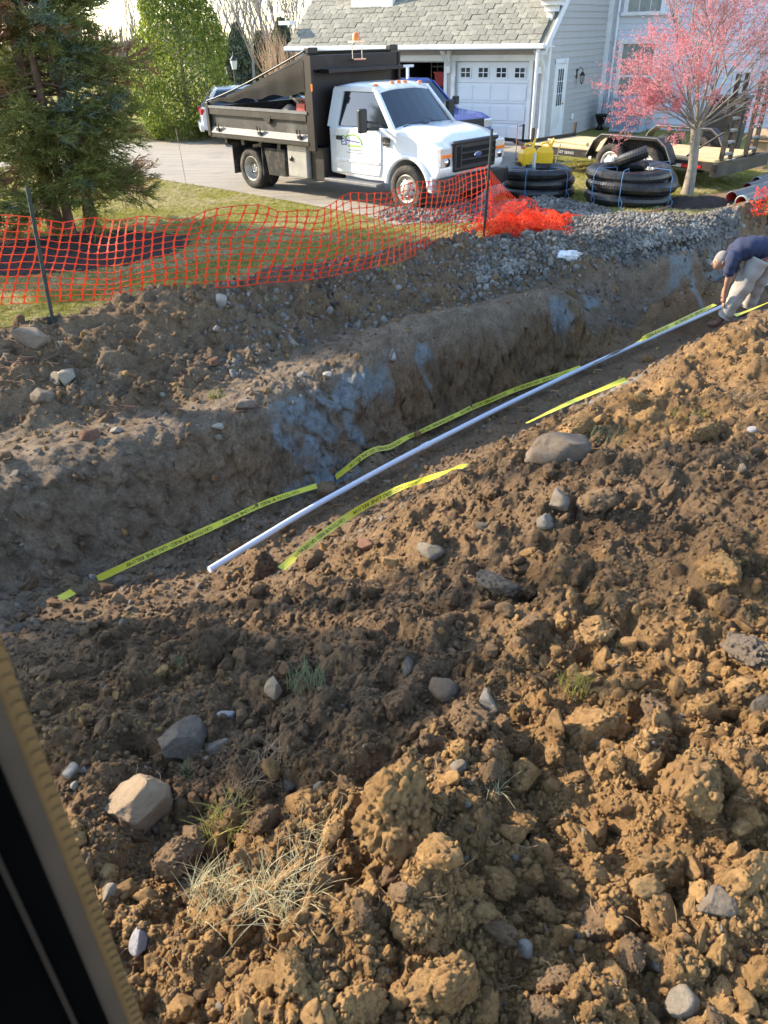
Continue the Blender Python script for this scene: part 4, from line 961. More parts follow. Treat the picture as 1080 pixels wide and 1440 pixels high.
# side door in right wall (local +x face)
def sidepart(name, boxes, m, parent=house, bev=0):
    mb = MB()
    for (y, z, dy, dz, x, dx) in boxes: mb.box((x, y, z), (dx, dy, dz), bev=bev)
    return mb.build(name, m, parent)
sd_ = sidepart('side_door', [(1.1, 1.03, .84, 2.0, .03, .03)], W_trim)
sidepart('door_frame', [(.64, 1.06, .10, 2.12, .035, .06), (1.56, 1.06, .10, 2.12, .035, .06), (1.1, 2.1, 1.02, .12, .036, .064)], W_trim, sd_)
sidepart('door_pane', [(1.1, 1.42, .46, .95, .048, .006)], W_glass, sd_)
sidepart('door_muntin', [(1.1-.08, 1.42, .02, .97, .054, .014), (1.1+.08, 1.42, .02, .97, .054, .014), (1.1, 1.42-.16, .48, .02, .0545, .014), (1.1, 1.42+.16, .48, .02, .0545, .014), (1.1-.24, 1.42, .03, 1.0, .055, .016), (1.1+.24, 1.42, .03, 1.0, .055, .016)], W_trim, sd_)
sidepart('door_knob', [(1.42, .98, .05, .05, .07, .06)], mat('brass', (.55, .42, .2), .3, 1.0), sd_, bev=.02)
sidepart('outlet_box', [(2.45, .55, .13, .16, .05, .06)], W_trim, bev=.015)
black = mat('black_metal', (.012, .012, .013), .4, var=.3, scale=10)
ln = thing('wall_lantern', 'black carriage lantern on the grey siding right of the side door', 'lantern', (0, 0, 0)); ln.parent = None
ln.matrix_world = Matrix.Translation(HX) @ RZ(HA) @ TR(.02, 2.55, 1.62)
mb = MB(); mb.box((.01, 0, .1), (.02, .1, .26), bev=.008); mb.tube([(.02, 0, .16), (.12, 0, .27), (.19, 0, .2), (.19, 0, .14)], .012, 6); mb.build('bracket', black, ln)
mb = MB(); mb.lathe([(.0, .15), (.03, .14), (.085, .06), (.09, .045), (.0, .045)], 8, TR(.19, 0, 0)); mb.lathe([(.0, -.2), (.02, -.19), (.04, -.16), (0, -.15)], 8, TR(.19, 0, 0))
for k in range(4):
    a = k*math.pi/2+.78; mb.tube([(.19+.08*math.cos(a), .08*math.sin(a), .05), (.19+.045*math.cos(a), .045*math.sin(a), -.16)], .006, 5)
mb.build('cage', black, ln); mb = MB(); mb.lathe([(.07, .045), (.038, -.15)], 8, TR(.19, 0, 0)); mb.build('glass', mat('lantern_glass', (.35, .36, .36), .1, spec=.7), ln)
# second wing -------------------------------------------------------
wing = thing('house_wing', 'pale lavender sided house wing with tall windows behind the pink tree', 'house wing', Matrix.Translation(HX) @ RZ(HA) @ Vector((0, HD, 0)), HA)
bpart('wall', [((6, 2.1, 3.4), (12.4, 4, 6.8))], W_lav, wing)
clap(wing, 40, .02, .165, 12, W_lav, TR(.02, .1, 0))
bpart('corner_board', [((.07, .07, 3.3), (.22, .12, 6.6))], W_trim, wing)
mb = MB(); mb.tube([(.35, .0, 6.3), (.35, .0, .1)], .045, 8); mb.build('downspout', W_trim, wing)
for (x0, w, z0, z1) in ((.62, 1.05, .62, 2.45), (5.2, 1.0, .75, 2.7), (.62, 1.05, 3.3, 4.9), (5.2, 1.0, 3.5, 5.2)):
    f = MB(); cx_ = x0+w/2
    f.box((x0-.05, .03, (z0+z1)/2), (.12, .14, z1-z0+.2)); f.box((x0+w+.05, .03, (z0+z1)/2), (.12, .14, z1-z0+.2)); f.box((cx_, .028, z1+.06), (w+.3, .15, .14)); f.box((cx_, .02, z0-.05), (w+.34, .17, .1)); f.box((cx_, .04, (z0+z1)/2), (w, .08, .06))
    fr = f.build('window_frame', W_trim, wing)
    p = MB(); p.box((cx_, .062, (z0+z1)/2), (w, .02, z1-z0)); p.build('pane', W_frost, fr)
    q = MB()
    for dx in (-w/6, w/6): q.box((cx_+dx, .05, (z0+z1)/2), (.018, .02, z1-z0))
    for t in (.25, .75): q.box((cx_, .0505, z0+(z1-z0)*t), (w, .02, .018))
    q.build('muntin', W_trim, fr)
# condenser, planter
cw = Matrix.Translation(HX) @ RZ(HA)
ac = thing('condenser_unit', 'blue grey slatted air conditioner unit against the pale wing', 'air conditioner', cw @ Vector((1.35, HD-.75, 0)), HA)
acm = mat('ac_grey', (.36, .42, .50), .5, metal=.1); mb = MB(); mb.box((0, 0, .06), (1.0, .8, .08)); mb.box((0, 0, .97), (1.0, .8, .08), bev=.02); mb.box((0, 0, .5), (.9, .7, .86)); mb.build('casing', acm, ac)
sm_ = MB(); sm_.box((0, 0, .5), (.03, .03, .86)); sme = sm_.mesh('slat', acm)
for k in range(12):
    o = link('slat', sme, ac); o.location = (-.46+k*.084, -.38, 0)
pl = thing('planter_urn', 'dark urn planter with a thin bare stem at the far end of the side wall', 'planter', cw @ Vector((.35, HD-.55, 0)))
mb = MB(); mb.lathe([(0, 0), (.13, 0), (.1, .08), (.07, .14), (.15, .3), (.2, .44), (.2, .47), (.16, .46), (0, .42)], 16); mb.build('pot', black, pl)
mb = MB(); mb.tube([(0, 0, .42), (.02, 0, .8), (-.02, .02, 1.15)], [.012, .009, .004], 5); mb.tube([(.01, 0, .6), (.1, 0, .85)], [.007, .003], 5); mb.build('stem', mat('stem_brown', (.2, .12, .07), .8), pl)
# things in the open garage
def inb(name, lab, cat, pos, fn, m):
    mb = MB(); fn(mb); o = mb.build(name, m); o.matrix_world = cw @ TR(*pos); tag(o, lab, cat); return o
inb('storage_tub', 'red plastic tub on the shelf in the open garage bay', 'tub', (-3.85, 1.2, 1.42), lambda b: (b.loft([[(-.2, -.15, 0), (.2, -.15, 0), (.2, .15, 0), (-.2, .15, 0)], [(-.25, -.2, .36), (.25, -.2, .36), (.25, .2, .36), (-.25, .2, .36)]]), b.box((0, 0, .37), (.54, .44, .03))), mat('red_plastic', (.42, .04, .035), .5))
sh = thing('shelf_rack', 'dark metal shelf rack inside the open garage bay', 'shelf', cw @ Vector((-3.7, 1.2, 0)), HA)
for z in (.4, .95, 1.4, 1.95): mb = MB(); mb.box((0, 0, z), (1.0, .45, .03)); mb.build('shelf', black, sh)
for x_ in (-.49, .49): mb = MB(); mb.box((x_, -.2, 1.05), (.03, .03, 2.1)); mb.box((x_, .2, 1.05), (.03, .03, 2.1)); mb.build('upright', black, sh)
inb('storage_box', 'blue grey crate high on the shelf in the open garage bay', 'crate', (-3.42, 1.15, 1.42), lambda b: (b.box((0, 0, .2), (.26, .35, .4), bev=.02), b.box((0, 0, .42), (.3, .38, .03))), mat('crate_blue', (.08, .12, .2), .5))
inb('tool_cabinet', 'dark cabinet with round objects at the right edge of the open garage bay', 'cabinet', (-3.35, .6, 0), lambda b: (b.box((0, 0, .7), (.25, .4, 1.4), bev=.01),), mat('cab_dark', (.03, .035, .05), .4))
# ================================================================== VEGETATION
bark = mat('bark_grey', (.20, .17, .14), .9, var=.4, scale=6, bump=1, bscale=50)
bark_l = mat('bark_light', (.24, .20, .165), .85, var=.3, scale=9, bump=1, bscale=60, dirt=(.22, .22, .16), dirtamt=.5)
bark_r = mat('bark_red', (.13, .075, .05), .95, var=.4, scale=8, bump=1, bscale=40)
def grow(mb, p, d, ln, r, depth, rg, tips, spread=.5, up=.15, nk=(2, 3), seg=4, sides=5, wob=.12, shrink=.72, mind=0):
    pts = [Vector(p)]; rs = [r]; q = Vector(p); dd = Vector(d).normalized()
    for k in range(seg):
        dd = (dd+Vector((rg.uniform(-wob, wob), rg.uniform(-wob, wob), rg.uniform(-wob, wob)+up*.25))).normalized()
        q = q+dd*(ln/seg); pts.append(q.copy()); rs.append(r*(1-.38*(k+1)/seg))
    mb.tube(pts, rs, sides if depth > 1 else 4 if depth == 1 else 3, cap=False)
    if depth <= mind: tips.append((pts, dd))
    if depth == 0: return
    for i in range(rg.randint(*nk)):
        t = rg.uniform(.35, 1.0) if i else 1.0; k = min(seg, max(1, int(round(t*seg)))); a = rg.uniform(0, 6.28)
        x = dd.orthogonal().normalized(); y = dd.cross(x); nd = (dd+(x*math.cos(a)+y*math.sin(a))*rg.uniform(spread*.5, spread*1.3)+Vector((0, 0, up))).normalized()
        grow(mb, pts[k], nd, ln*shrink*rg.uniform(.8, 1.15), rs[k]*.68, depth-1, rg, tips, spread, up, nk, seg, sides, wob, shrink, mind)
# ---- pink budding tree
rg = random.Random(12)
tb = Vector((6.30, 16.6, 0)); pk = thing('budding_tree', 'young tree covered in tiny pink buds standing in the mulch ring', 'tree', tb)
mb = MB(); fork = Vector((-.06, 0, 1.22)); mb.tube([(0, 0, -.08), (0, 0, .08), (.01, 0, .5), (-.03, 0, .95), fork], [.16, .115, .092, .09, .10], 12); mb.build('trunk', bark_l, pk)
br = MB(); tips = []
limbs = [((-.95, .1, 1.1), 1.6, .05), ((-.75, -.3, 1.3), 1.8, .055), ((-.45, .4, 1.9), 2.4, .065), ((-.1, -.2, 2.0), 2.5, .075), ((.25, .2, 2.0), 2.5, .075), ((.6, -.3, 1.5), 2.3, .06), ((.9, .3, 1.1), 2.2, .05), ((1.2, -.1, .6), 2.0, .04), ((.1, .9, 1.5), 2.1, .05), ((.1, -.9, 1.5), 2.1, .05), ((-1.2, -.2, .55), 1.0, .028), ((.7, .6, 1.7), 2.2, .05), ((-.6, .7, 1.5), 2.2, .05), ((-1.2, .4, .8), 1.5, .04), ((1.1, -.5, .9), 2.1, .045), ((-1.0, -.5, .6), 1.4, .04), ((1.3, .3, .45), 2.0, .04), ((-.9, .6, .75), 1.6, .04), ((-.7, -.8, .8), 1.7, .04), ((.9, -.8, .7), 2.1, .04)]
for d, ln_, r in limbs:
    grow(br, fork+Vector((rg.uniform(-.04, .04), rg.uniform(-.04, .04), rg.uniform(-.08, .05))), d, ln_*.56, r*.42, 4, rg, tips, spread=.66, up=.05, nk=(3, 4), seg=4, sides=6, wob=.12, shrink=.70, mind=2)
br.build('branches', bark_l, pk)
# buds: little four petal clusters along the twigs
pinkm = leafmat('bud_pink', (.60, .19, .215), (.76, .38, .40), rnd=.0, tr=.45)
pos = []
for pts, dd in tips:
    for k in range(len(pts)-1):
        for j in range(2):
            if rg.random() < .9:
                t = rg.random(); q = pts[k].lerp(pts[k+1], t); pos.append((q.x+rg.gauss(0, .02), q.y+rg.gauss(0, .02), q.z+rg.gauss(0, .02)))
pos = np.array(pos); print('buds', len(pos))
if len(pos) > 40000: pos = pos[RNG.permutation(len(pos))[:40000]]
pv = np.array([(-.5, 0, 0), (0, -.35, .1), (.5, 0, .2), (0, .35, .1), (0, -.1, -.5), (.1, -.35, 0), (0, .0, .5), (-.1, .35, 0)]); pf = np.array([(0, 1, 2, 3), (4, 5, 6, 7)])
V, F = scatter_join([(pv, pf)], np.zeros(len(pos), int), pos, rotmats(RNG.uniform(-3, 3, (len(pos), 3))), RNG.uniform(.015, .036, len(pos)))
tag(link('buds', np_mesh('buds', V, F, pinkm), pk), kind='stuff')
# ---- conifer with drooping scaly sprays
needle_g = leafmat('needle_green', (.11, .13, .03), (.25, .25, .07), rnd=.0, tr=.45)
needle_b = leafmat('needle_blue', (.09, .125, .075), (.17, .21, .14), rnd=.0, tr=.15)
needle_r = leafmat('needle_brown', (.20, .095, .045), (.30, .16, .08), rnd=0, tr=.2)
def spray(seed, L_=.34):
    rg = np.random.default_rng(seed); V = []; F = []
    for s in range(11):                      # side shoots
        t0 = rg.uniform(.0, .8); a = rg.choice([-1, 1])*rg.uniform(.25, .75); tw = rg.uniform(-.5, .5)
        base = np.array([t0*L_*.6, 0, 0]); d = np.array([math.cos(a), math.sin(a), tw*.6]); d /= np.linalg.norm(d); ln = L_*rg.uniform(.35, .75)
        for k in range(5):                  # needle blades along the shoot
            b = base+d*ln*k/5; e = d+rg.normal(0, .30, 3); e /= np.linalg.norm(e); w = np.cross(e, rg.normal(size=3)); w /= np.linalg.norm(w); o = len(V); l2 = ln*.34
            V += [b-w*.006, b+w*.006, b+e*l2*.6+w*.0075, b+e*l2]; F.append((o, o+1, o+2, o+3))
    return np.array(V), np.array(F)
sprays = [spray(i) for i in range(6)]
def conifer_parts(root, H, Rb, seed, nb, ns, z0=.35, trunks=((0, 0, .16),), cols=(.72, .12, .16), fullness=1.0):
    rg = random.Random(seed); mbt = MB()
    for (tx, ty, tr) in trunks: mbt.tube([(tx, ty, -.1), (tx*1.1, ty*1.1, .5), (tx*.8, ty*.8, H*.5), (tx*.3, ty*.3, H*.97)], [tr*1.25, tr, tr*.6, .02], 9)
    mbt.build('trunk', bark_r, root)
    mbb = MB(); P = []; D = []; C = []
    for i in range(nb):
        u = (i+rg.random())/nb; z = z0+(H-z0-.2)*u**1.12; a = rg.uniform(0, 6.28); rl = Rb*(1-(z/H)**1.5)*rg.uniform(.75, 1.12)+.15
        tx, ty, _ = rg.choice(trunks); q = Vector((tx*.8, ty*.8, z)); pts = [q.copy()]; dd = Vector((math.cos(a), math.sin(a), rg.uniform(-.15, .3)))
        for k in range(6): 
            dd = (dd+Vector((rg.uniform(-.15, .15), rg.uniform(-.15, .15), -.10 if k < 3 else .12))).normalized(); q = q+dd*rl/6; pts.append(q.copy())
        mbb.tube(pts, [.026, .022, .018, .014, .01, .007, .003], 4, cap=False)
        col = rg.choices((0, 1, 2), cols)[0]
        for s in range(ns):
            t = rg.random()**.6*5.99; k = int(t); b = pts[k].lerp(pts[k+1], t-k); off = Vector((rg.gauss(0, .09), rg.gauss(0, .09), rg.gauss(0, .08))); P.append(b+off)
            dv = (dd*1.0+off*5+Vector((rg.uniform(-.4, .4), rg.uniform(-.4, .4), rg.uniform(-.45, .25)))).normalized(); D.append(dv); C.append(col if rg.random() < .85 else rg.choices((0, 1, 2), cols)[0])
    mbb.build('branches', bark_r, root)
    P = np.array([p[:] for p in P]); D = np.array([d[:] for d in D]); C = np.array(C); up = np.tile([0, 0, 1.0], (len(P), 1)); Yv = np.cross(up, D); Yv /= np.linalg.norm(Yv, axis=1)[:, None]+1e-9; Zv = np.cross(D, Yv)
    Rm = np.stack([D, Yv, Zv], -1); idx = RNG.integers(0, 6, len(P)); S = RNG.uniform(.7, 1.25, len(P))*fullness
    Vs = []; Fs = []; Ms = []; off = 0
    for c in (0, 1, 2):
        w = C == c
        if w.sum() == 0: continue
        v, f = scatter_join(sprays, idx[w], P[w], Rm[w], S[w]); Vs.append(v); Fs.append(f+off); Ms.append(np.full(len(f), c)); off += len(v)
    o = link('crown', np_mesh('crown', np.concatenate(Vs), np.concatenate(Fs), [needle_g, needle_b, needle_r], midx=np.concatenate(Ms)), root); print('conifer faces', len(o.data.polygons))
con = thing('conifer_tree', 'dark conifer with drooping feathery sprays standing in the mulch bed at left', 'tree', onz(104, 326, 0))
conifer_parts(con, 7.2, 1.42, 5, 200, 34, z0=.7, trunks=((-.28, 0, .13), (.28, .1, .10), (.05, -.25, .08)))
def copy_tree(o, parent=None):
    c = o.copy(); COL.objects.link(c); c.parent = parent
    for ch in list(o.children): copy_tree(ch, c)
    return c
for (x, y, s, lab) in ((-10.4, 6.6, .80, 'conifer outside the left edge closest to the camera'), (-11.5, 14.5, 1.1, 'farther conifer outside the left edge shading the lawn')):
    c = copy_tree(con); c.location = (x, y, 0); c.scale = (s*1.15, s*1.15, s); c.rotation_euler = (0, 0, x*2.2); c['label'] = lab; c['group'] = 'conifers left of the picture'
# ---- holly
def leaf_tree(name, lab, cat, loc, H, rad_fn, n, leaf, ms, seed, trunk_r=.08, inner=.5, z0=.1):
    rg = np.random.default_rng(seed); root = thing(name, lab, cat, loc)
    mb = MB(); mb.tube([(0, 0, -.05), (.03, 0, H*.4), (0, 0, H*.92)], [trunk_r, trunk_r*.7, .01], 7)
    z = z0+(H-z0)*rg.random(n)**1.25; a = rg.uniform(0, 6.28, n); r = np.array([rad_fn(t) for t in z/H])
    lob = 1+.18*np.sin(a*3+z*2.1)+.16*fbm(a*2, z*1.6, o=2, s=seed)
    rr = r*lob*(inner+(1-inner)*rg.random(n)**.5)
    P = np.stack([rr*np.cos(a), rr*np.sin(a), z], -1)
    for i in range(0, 40):
        j = rg.integers(0, n); p = Vector(P[j])*1; mb.tube([(0, 0, max(.2, p.z-.5)), (p.x*.5, p.y*.5, p.z-.12), p], [trunk_r*.3, trunk_r*.2, .004], 4, cap=False)
    mb.build('trunk', bark, root)
    lv = np.array([(-.5, 0, 0), (0, -.26, .08), (.5, 0, 0), (0, .26, .08)]); lf = np.array([(0, 1, 2, 3)])
    idx = rg.integers(0, len(ms), n)
    V, F = scatter_join([(lv, lf)], np.zeros(n, int), P, rotmats(rg.uniform(-3.1, 3.1, (n, 3))), leaf*rg.uniform(.6, 1.3, n))
    link('crown', np_mesh('crown', V, F, ms, midx=idx), root); return root
holly_m = [leafmat('holly_a', (.07, .11, .02), (.16, .21, .04), 0, .35), leafmat('holly_b', (.20, .25, .035), (.32, .36, .06), 0, .45)]
for m_ in holly_m: m_.node_tree.nodes['Principled BSDF'].inputs['Roughness'].default_value = .28
hp = onz(268, 192, 0)
leaf_tree('holly_tree', 'bright green conical holly beyond the driveway', 'tree', hp, 5.9, lambda t: 1.75*(1-t**1.6)*(.82+.3*min(1, t*4)), 42000, .10, holly_m, 3, .1, .62)
shrub_m = [leafmat('shrub_a', (.10, .13, .03), (.20, .22, .06), 0, .3), leafmat('shrub_b', (.20, .19, .07), (.30, .27, .10), 0, .3)]
for (px, py, H, r_, lab) in ((262, 197, .55, .9, 'low rounded shrub at the far driveway edge left of the silver car'), (205, 197, .35, .8, 'low yellowish shrub at the left of the far driveway edge'), (232, 188, .5, .7, 'small shrub at the foot of the holly')):
    leaf_tree('shrub', lab, 'shrub', onz(px, py, 0), H, lambda t, r_=r_: r_*math.sqrt(max(0, 1-t*t*.9)), 2600, .05, shrub_m, px, .03, .3, .02)
mb = MB(); c0 = onz(300, 187, 0); c1 = onz(190, 187, 0)
bedm = MATS['mulch']; mb.loft([[(c0.x, c0.y-.9, .0), (c0.x, c0.y+.3, .22), (c0.x, c0.y+2.5, .0)], [(c1.x, c1.y-.7, .0), (c1.x, c1.y+.3, .2), (c1.x, c1.y+2.5, .0)]]); tag(mb.build('planting_bed', bedm), kind='structure')
# ---- bare trees far away
bare_m = mat('bare_bark', (.21, .185, .17), .9, var=.3, scale=2); bare_m2 = mat('bare_twig', (.17, .135, .12), .9, var=.2, scale=2)
protos_b = []
for s in range(4):
    rg = random.Random(40+s); mb = MB(); tips = []
    grow(mb, (0, 0, -.2), (rg.uniform(-.05, .05), 0, 1), 5.5, .17, 5, rg, tips, spread=.42, up=.22, nk=(2, 4), seg=4, sides=5, wob=.07, shrink=.66)
    protos_b.append(mb)
pm_ = [m.mesh('bare_tree', bare_m) for m in protos_b]; print('bare', [len(m.polygons) for m in pm_])
BARE = [(205, 55, .9, 2), (238, 50, .95, 0), (283, 54, 1.0, 1), (305, 48, .95, 3), (326, 58, 1.1, 0), (338, 50, 1.0, 3), (352, 47, .9, 1), (378, 57, 1.1, 2), (402, 54, 1.0, 1), (416, 58, 1.1, 3), (360, 70, 1.3, 0), (300, 72, 1.3, 2), (388, 68, 1.2, 3), (262, 58, 1.0, 2), (190, 58, .9, 1), (225, 60, 1.0, 2), (250, 70, 1.1, 3), (292, 64, 1.05, 0), (345, 62, 1.1, 2), (368, 52, 1.1, 3), (392, 60, 1.0, 0), (410, 66, 1.2, 2), (330, 80, 1.3, 1), (375, 84, 1.3, 0), (440, 70, 1.1, 1), (275, 50, .8, 0), (355, 92, 1.3, 3), (215, 85, 1.3, 1), (385, 95, 1.3, 2)]
pos_words = ['slender', 'tall', 'forked', 'thin']
for i, (px, Y, s, k) in enumerate(BARE):
    p = aty(px, 60, Y); o = link('bare_tree', pm_[k]); o.location = (p.x, Y, 0); o.scale = (s*.62, s*.62, s*.5); o.rotation_euler = (0, 0, i*1.7)
    tag(o, 'leafless grey tree in the thicket of bare trees beyond the drive', 'tree', 'bare trees beyond the drive')
def simple_conifer(lab, px, Y, H, Rr, seed, ms, n=5200):
    p = aty(px, 60, Y); return leaf_tree('evergreen_tree', lab, 'tree', Vector((p.x, Y, 0)), H, lambda t: Rr*(1-t)**.8+.1, n, .28, ms, seed, .14, .25, .3)
ev = [leafmat('far_green', (.05, .075, .05), (.10, .13, .08), 0, .2), leafmat('far_green2', (.09, .11, .07), (.14, .16, .10), 0, .2)]
simple_conifer('distant evergreen among the bare trees above the dump body', 334, 48, 3.4, 1.2, 60, ev); simple_conifer('distant evergreen next to the left end of the garage roof', 396, 50, 3.6, 1.3, 61, ev); simple_conifer('pointed distant evergreen between the two wider ones', 366, 52, 3.0, 1.0, 62, ev)
rg = random.Random(77); mb = MB(); tips = []
p = aty(398, 60, 34)
for k in range(16): grow(mb, (rg.uniform(-.3, .3), rg.uniform(-.3, .3), -.05), (rg.uniform(-.5, .5), rg.uniform(-.5, .5), 1), 1.6, .03, 3, rg, tips, spread=.4, up=.2, nk=(3, 4), seg=3, sides=4, shrink=.6)
o = mb.build('bare_shrub', mat('twig_tan', (.42, .30, .20), .9)); o.location = (p.x, 34, 0); tag(o, 'tan leafless shrub in front of the distant evergreens beside the garage', 'shrub')
# far houses and lamp
fw_ = mat('far_wall', (.55, .50, .38), .8); fr_ = mat('far_roof', (.22, .20, .18), .9)
fh = thing('distant_house', 'distant pale yellow house glimpsed at the left corner of the garage', 'house', (aty(436, 60, 75).x, 75, -1.6))
mb = MB(); mb.box((0, 0, 1.5), (7, 6, 3)); mb.build('wall', fw_, fh); mb = MB(); mb.prism([(-3.9, 3), (3.9, 3), (0, 5)], -3.3, 3.3); mb.build('roof', fr_, fh)
for x_ in (-2, 0, 2): mb = MB(); mb.box((x_, -3.02, 1.6), (.9, .06, 1.3)); mb.build('window', W_glass, fh)
lp_ = thing('lamp_post', 'small lantern post between the holly and the dump body', 'lamp post', (aty(330, 100, 36).x, 36, 0))
mb = MB(); mb.tube([(0, 0, 0), (0, 0, 1.7)], .05, 8); mb.build('post', black, lp_); mb = MB(); mb.lathe([(0, 2.25), (.16, 2.05), (.15, 2.03)], 6); mb.lathe([(.06, 1.7), (.08, 1.72)], 6); mb.build('lamp_cap', black, lp_); mb = MB(); mb.lathe([(.14, 2.04), (.09, 1.72)], 6); mb.build('lamp_glass', mat('lampglass', (.55, .6, .62), .15), lp_)
# far wood line
V, F = [], []
n = 26000; rgn = np.random.default_rng(9); xx = rgn.uniform(-110, 130, n); yy = rgn.uniform(105, 130, n); z = rgn.random(n)**1.7*(4.2+2*fbm(xx*.06, yy*.05, o=3, s=5))
lv = np.array([(-.5, 0, 0), (0, -.03, 0), (.5, 0, 0), (0, .03, 0)]); lf = np.array([(0, 1, 2, 3)])
V, F = scatter_join([(lv, lf)], np.zeros(n, int), np.stack([xx, yy, z], -1), rotmats(np.stack([rgn.uniform(-.5, .5, n), rgn.uniform(-1.9, -1.2, n), rgn.uniform(-1, 1, n)], -1)), rgn.uniform(1.0, 3.0, n))
tag(link('far_wood', np_mesh('far_wood', V, F, bare_m2)), 'far off belt of bare woodland on the horizon', kind='stuff')

for (x, y, s) in ((-9.2, 10.0, .95), (-11.5, 8.2, 1.05)):
    o = link('bare_tree', pm_[1 if s < 1 else 3]); o.location = (x, y, 0); o.scale = (s, s, s*.8); o.rotation_euler = (0, 0, x)
    tag(o, 'leafless tree outside the left edge casting dappled shade on the trench', 'tree', 'bare trees left of the picture')
# ================================================================== VEHICLES
paint_w = mat('paint_white', (.78, .79, .80), .22, var=.02, scale=2, coat=.6, dirt=(.52, .48, .42), dirtamt=.32)
paint_b = mat('paint_blue', (.02, .06, .32), .25, var=.05, scale=2, coat=.7)
paint_s = mat('paint_silver', (.62, .63, .65), .25, metal=.2, var=.04, coat=.6)
steel_k = mat('black_steel', (.014, .012, .011), .5, var=.4, scale=4, dirt=(.075, .062, .048), dirtamt=.3, bump=.3)
steel_br = mat('brown_black_steel', (.016, .011, .010), .45, var=.3, scale=3, dirt=(.05, .036, .028), dirtamt=.15)
side_grey = mat('scuffed_side', (.035, .034, .033), .6, var=.5, scale=5, dirt=(.13, .125, .115), dirtamt=.3)
alu = mat('dusty_rail', (.16, .165, .17), .6, metal=.0, var=.25, scale=8, dirt=(.2, .18, .15), dirtamt=.3)
box_grey = mat('toolbox_grey', (.34, .33, .31), .5, metal=.3, var=.15, scale=5, dirt=(.2, .18, .15), dirtamt=.2)
rubber = mat('rubber', (.022, .021, .020), .85, var=.3, scale=10, dirt=(.13, .11, .09), dirtamt=.4)
rim_m = mat('rim_steel', (.42, .40, .36), .5, metal=.3, var=.3, scale=8, dirt=(.22, .18, .13), dirtamt=.4)
glass_d = mat('car_glass', (.015, .022, .028), .04, var=.1, spec=.9, coat=.5)
chrome = mat('chrome', (.75, .75, .76), .12, 1.0, var=.03)
plast = mat('black_plastic', (.022, .022, .023), .55, var=.2)
amber = mat('amber_lens', (.80, .20, .02), .25, var=.05, coat=.5); redl = mat('red_lens', (.55, .02, .02), .2, var=.05, coat=.6)
lens_m = mat('lamp_lens', (.62, .62, .60), .12, metal=.3, var=.2, scale=30, coat=.8)
def wheel(root, x, y, r, w, side, dual=False, rimr=.6, name='wheel', mt=None):
    """side -1: outer face to -y"""
    wh = MB(); M_ = TR(x, y, r) @ RX(R(90) if side < 0 else R(-90))     # lathe z -> outward
    h = w/2; rr = r*rimr
    wh.lathe([(rr, -h*.85), (r*.93, -h), (r*.985, -h*.8), (r, -h*.6), (r, h*.6), (r*.985, h*.8), (r*.93, h), (rr*1.1, h*.98), (rr, h*.8)], 36, M_)
    for k in range(36):
        a = k*math.pi/18
        for zz in (-.42*h, .42*h): wh.add([(r*math.cos(a+da)*q, r*math.sin(a+da)*q, zz+dz) for q in (1, 1.012) for da, dz in ((-.05, -.3*h), (.05, -.3*h), (.07, .3*h), (-.03, .3*h))], [(4, 5, 6, 7), (0, 1, 5, 4), (1, 2, 6, 5), (2, 3, 7, 6), (3, 0, 4, 7)], 0, False, M_)
    tyre = wh.build('wheel', rubber, root)
    rm = MB(); d = h*(.15 if dual else .72)
    if dual: prof = [(rr, h*.85), (rr*.93, h*.9), (rr*.86, h*.4), (rr*.80, -h*.25), (rr*.45, -h*.35), (rr*.36, h*.05), (rr*.3, h*.12), (0, h*.12)]
    else: prof = [(rr, h*.85), (rr*.94, h*.95), (rr*.86, h*.55), (rr*.62, h*.75), (rr*.42, h*.95), (rr*.36, h*1.15), (rr*.2, h*1.2), (0, h*1.2)]
    rm.lathe(prof, 32, M_); rm.build('rim', mt or rim_m, tyre)
    hl = MB(); nb = 8 if not dual else 5
    for k in range(nb):
        a = k*2*math.pi/nb; q = rr*.68 if not dual else rr*.62; z = (h*.68 if not dual else -h*.28)
        hl.lathe([(0, z+.012), (rr*.085, z+.012)], 8, M_ @ TR(q*math.cos(a), q*math.sin(a), 0))
    hl.build('rim_hole', plast, tyre)
    nt = MB()
    for k in range(8):
        a = k*2*math.pi/8+.3; q = rr*.47 if not dual else rr*.27; z = h*.9 if not dual else h*.12
        nt.lathe([(.014, z-.02), (.014, z+.02), (0, z+.025)], 6, M_ @ TR(q*math.cos(a), q*math.sin(a), 0))
    nt.build('lug_nut', chrome, tyre)
    return tyre
def arch(x0, z0, r, a0, a1, n=14):
    return [(x0+r*math.cos(R(a0+(a1-a0)*k/n)), z0+r*math.sin(R(a0+(a1-a0)*k/n))) for k in range(n+1)]
TH = math.atan2(-3.1, 3.25)
truck = thing('dump_truck', 'white pickup-cab dump truck with black dump body parked on the driveway behind the orange net', 'dump truck', (-1.99, 19.05, 0.012), TH)
T = truck; FX = 4.45
# chassis
mb = MB()
for y in (-.42, .42): mb.box((2.0, y, .62), (6.2, .08, .2))
for x in (-.9, 0, 1.2, 2.6): mb.box((x, 0, .62), (.1, .84, .14))
mb.tube([(0, -.9, .41), (0, .9, .41)], .07, 10); mb.lathe([(0, -.16), (.16, -.1), (.19, 0), (.16, .1), (0, .16)], 12, TR(0, 0, .41)@RX(R(90))); mb.tube([(FX, -.8, .41), (FX, .8, .41)], .05, 8)
mb.tube([(0.2, 0, .5), (3.2, 0, .6)], .05, 8); mb.build('chassis', steel_k, T)
for y, s in ((-.98, -1), (-.71, -1), (.98, 1), (.71, 1)): wheel(T, 0, y, .405, .23, s, dual=abs(y) > .8, rimr=.62)
for s in (-1, 1): wheel(T, FX, s*.9, .405, .235, s, rimr=.62)
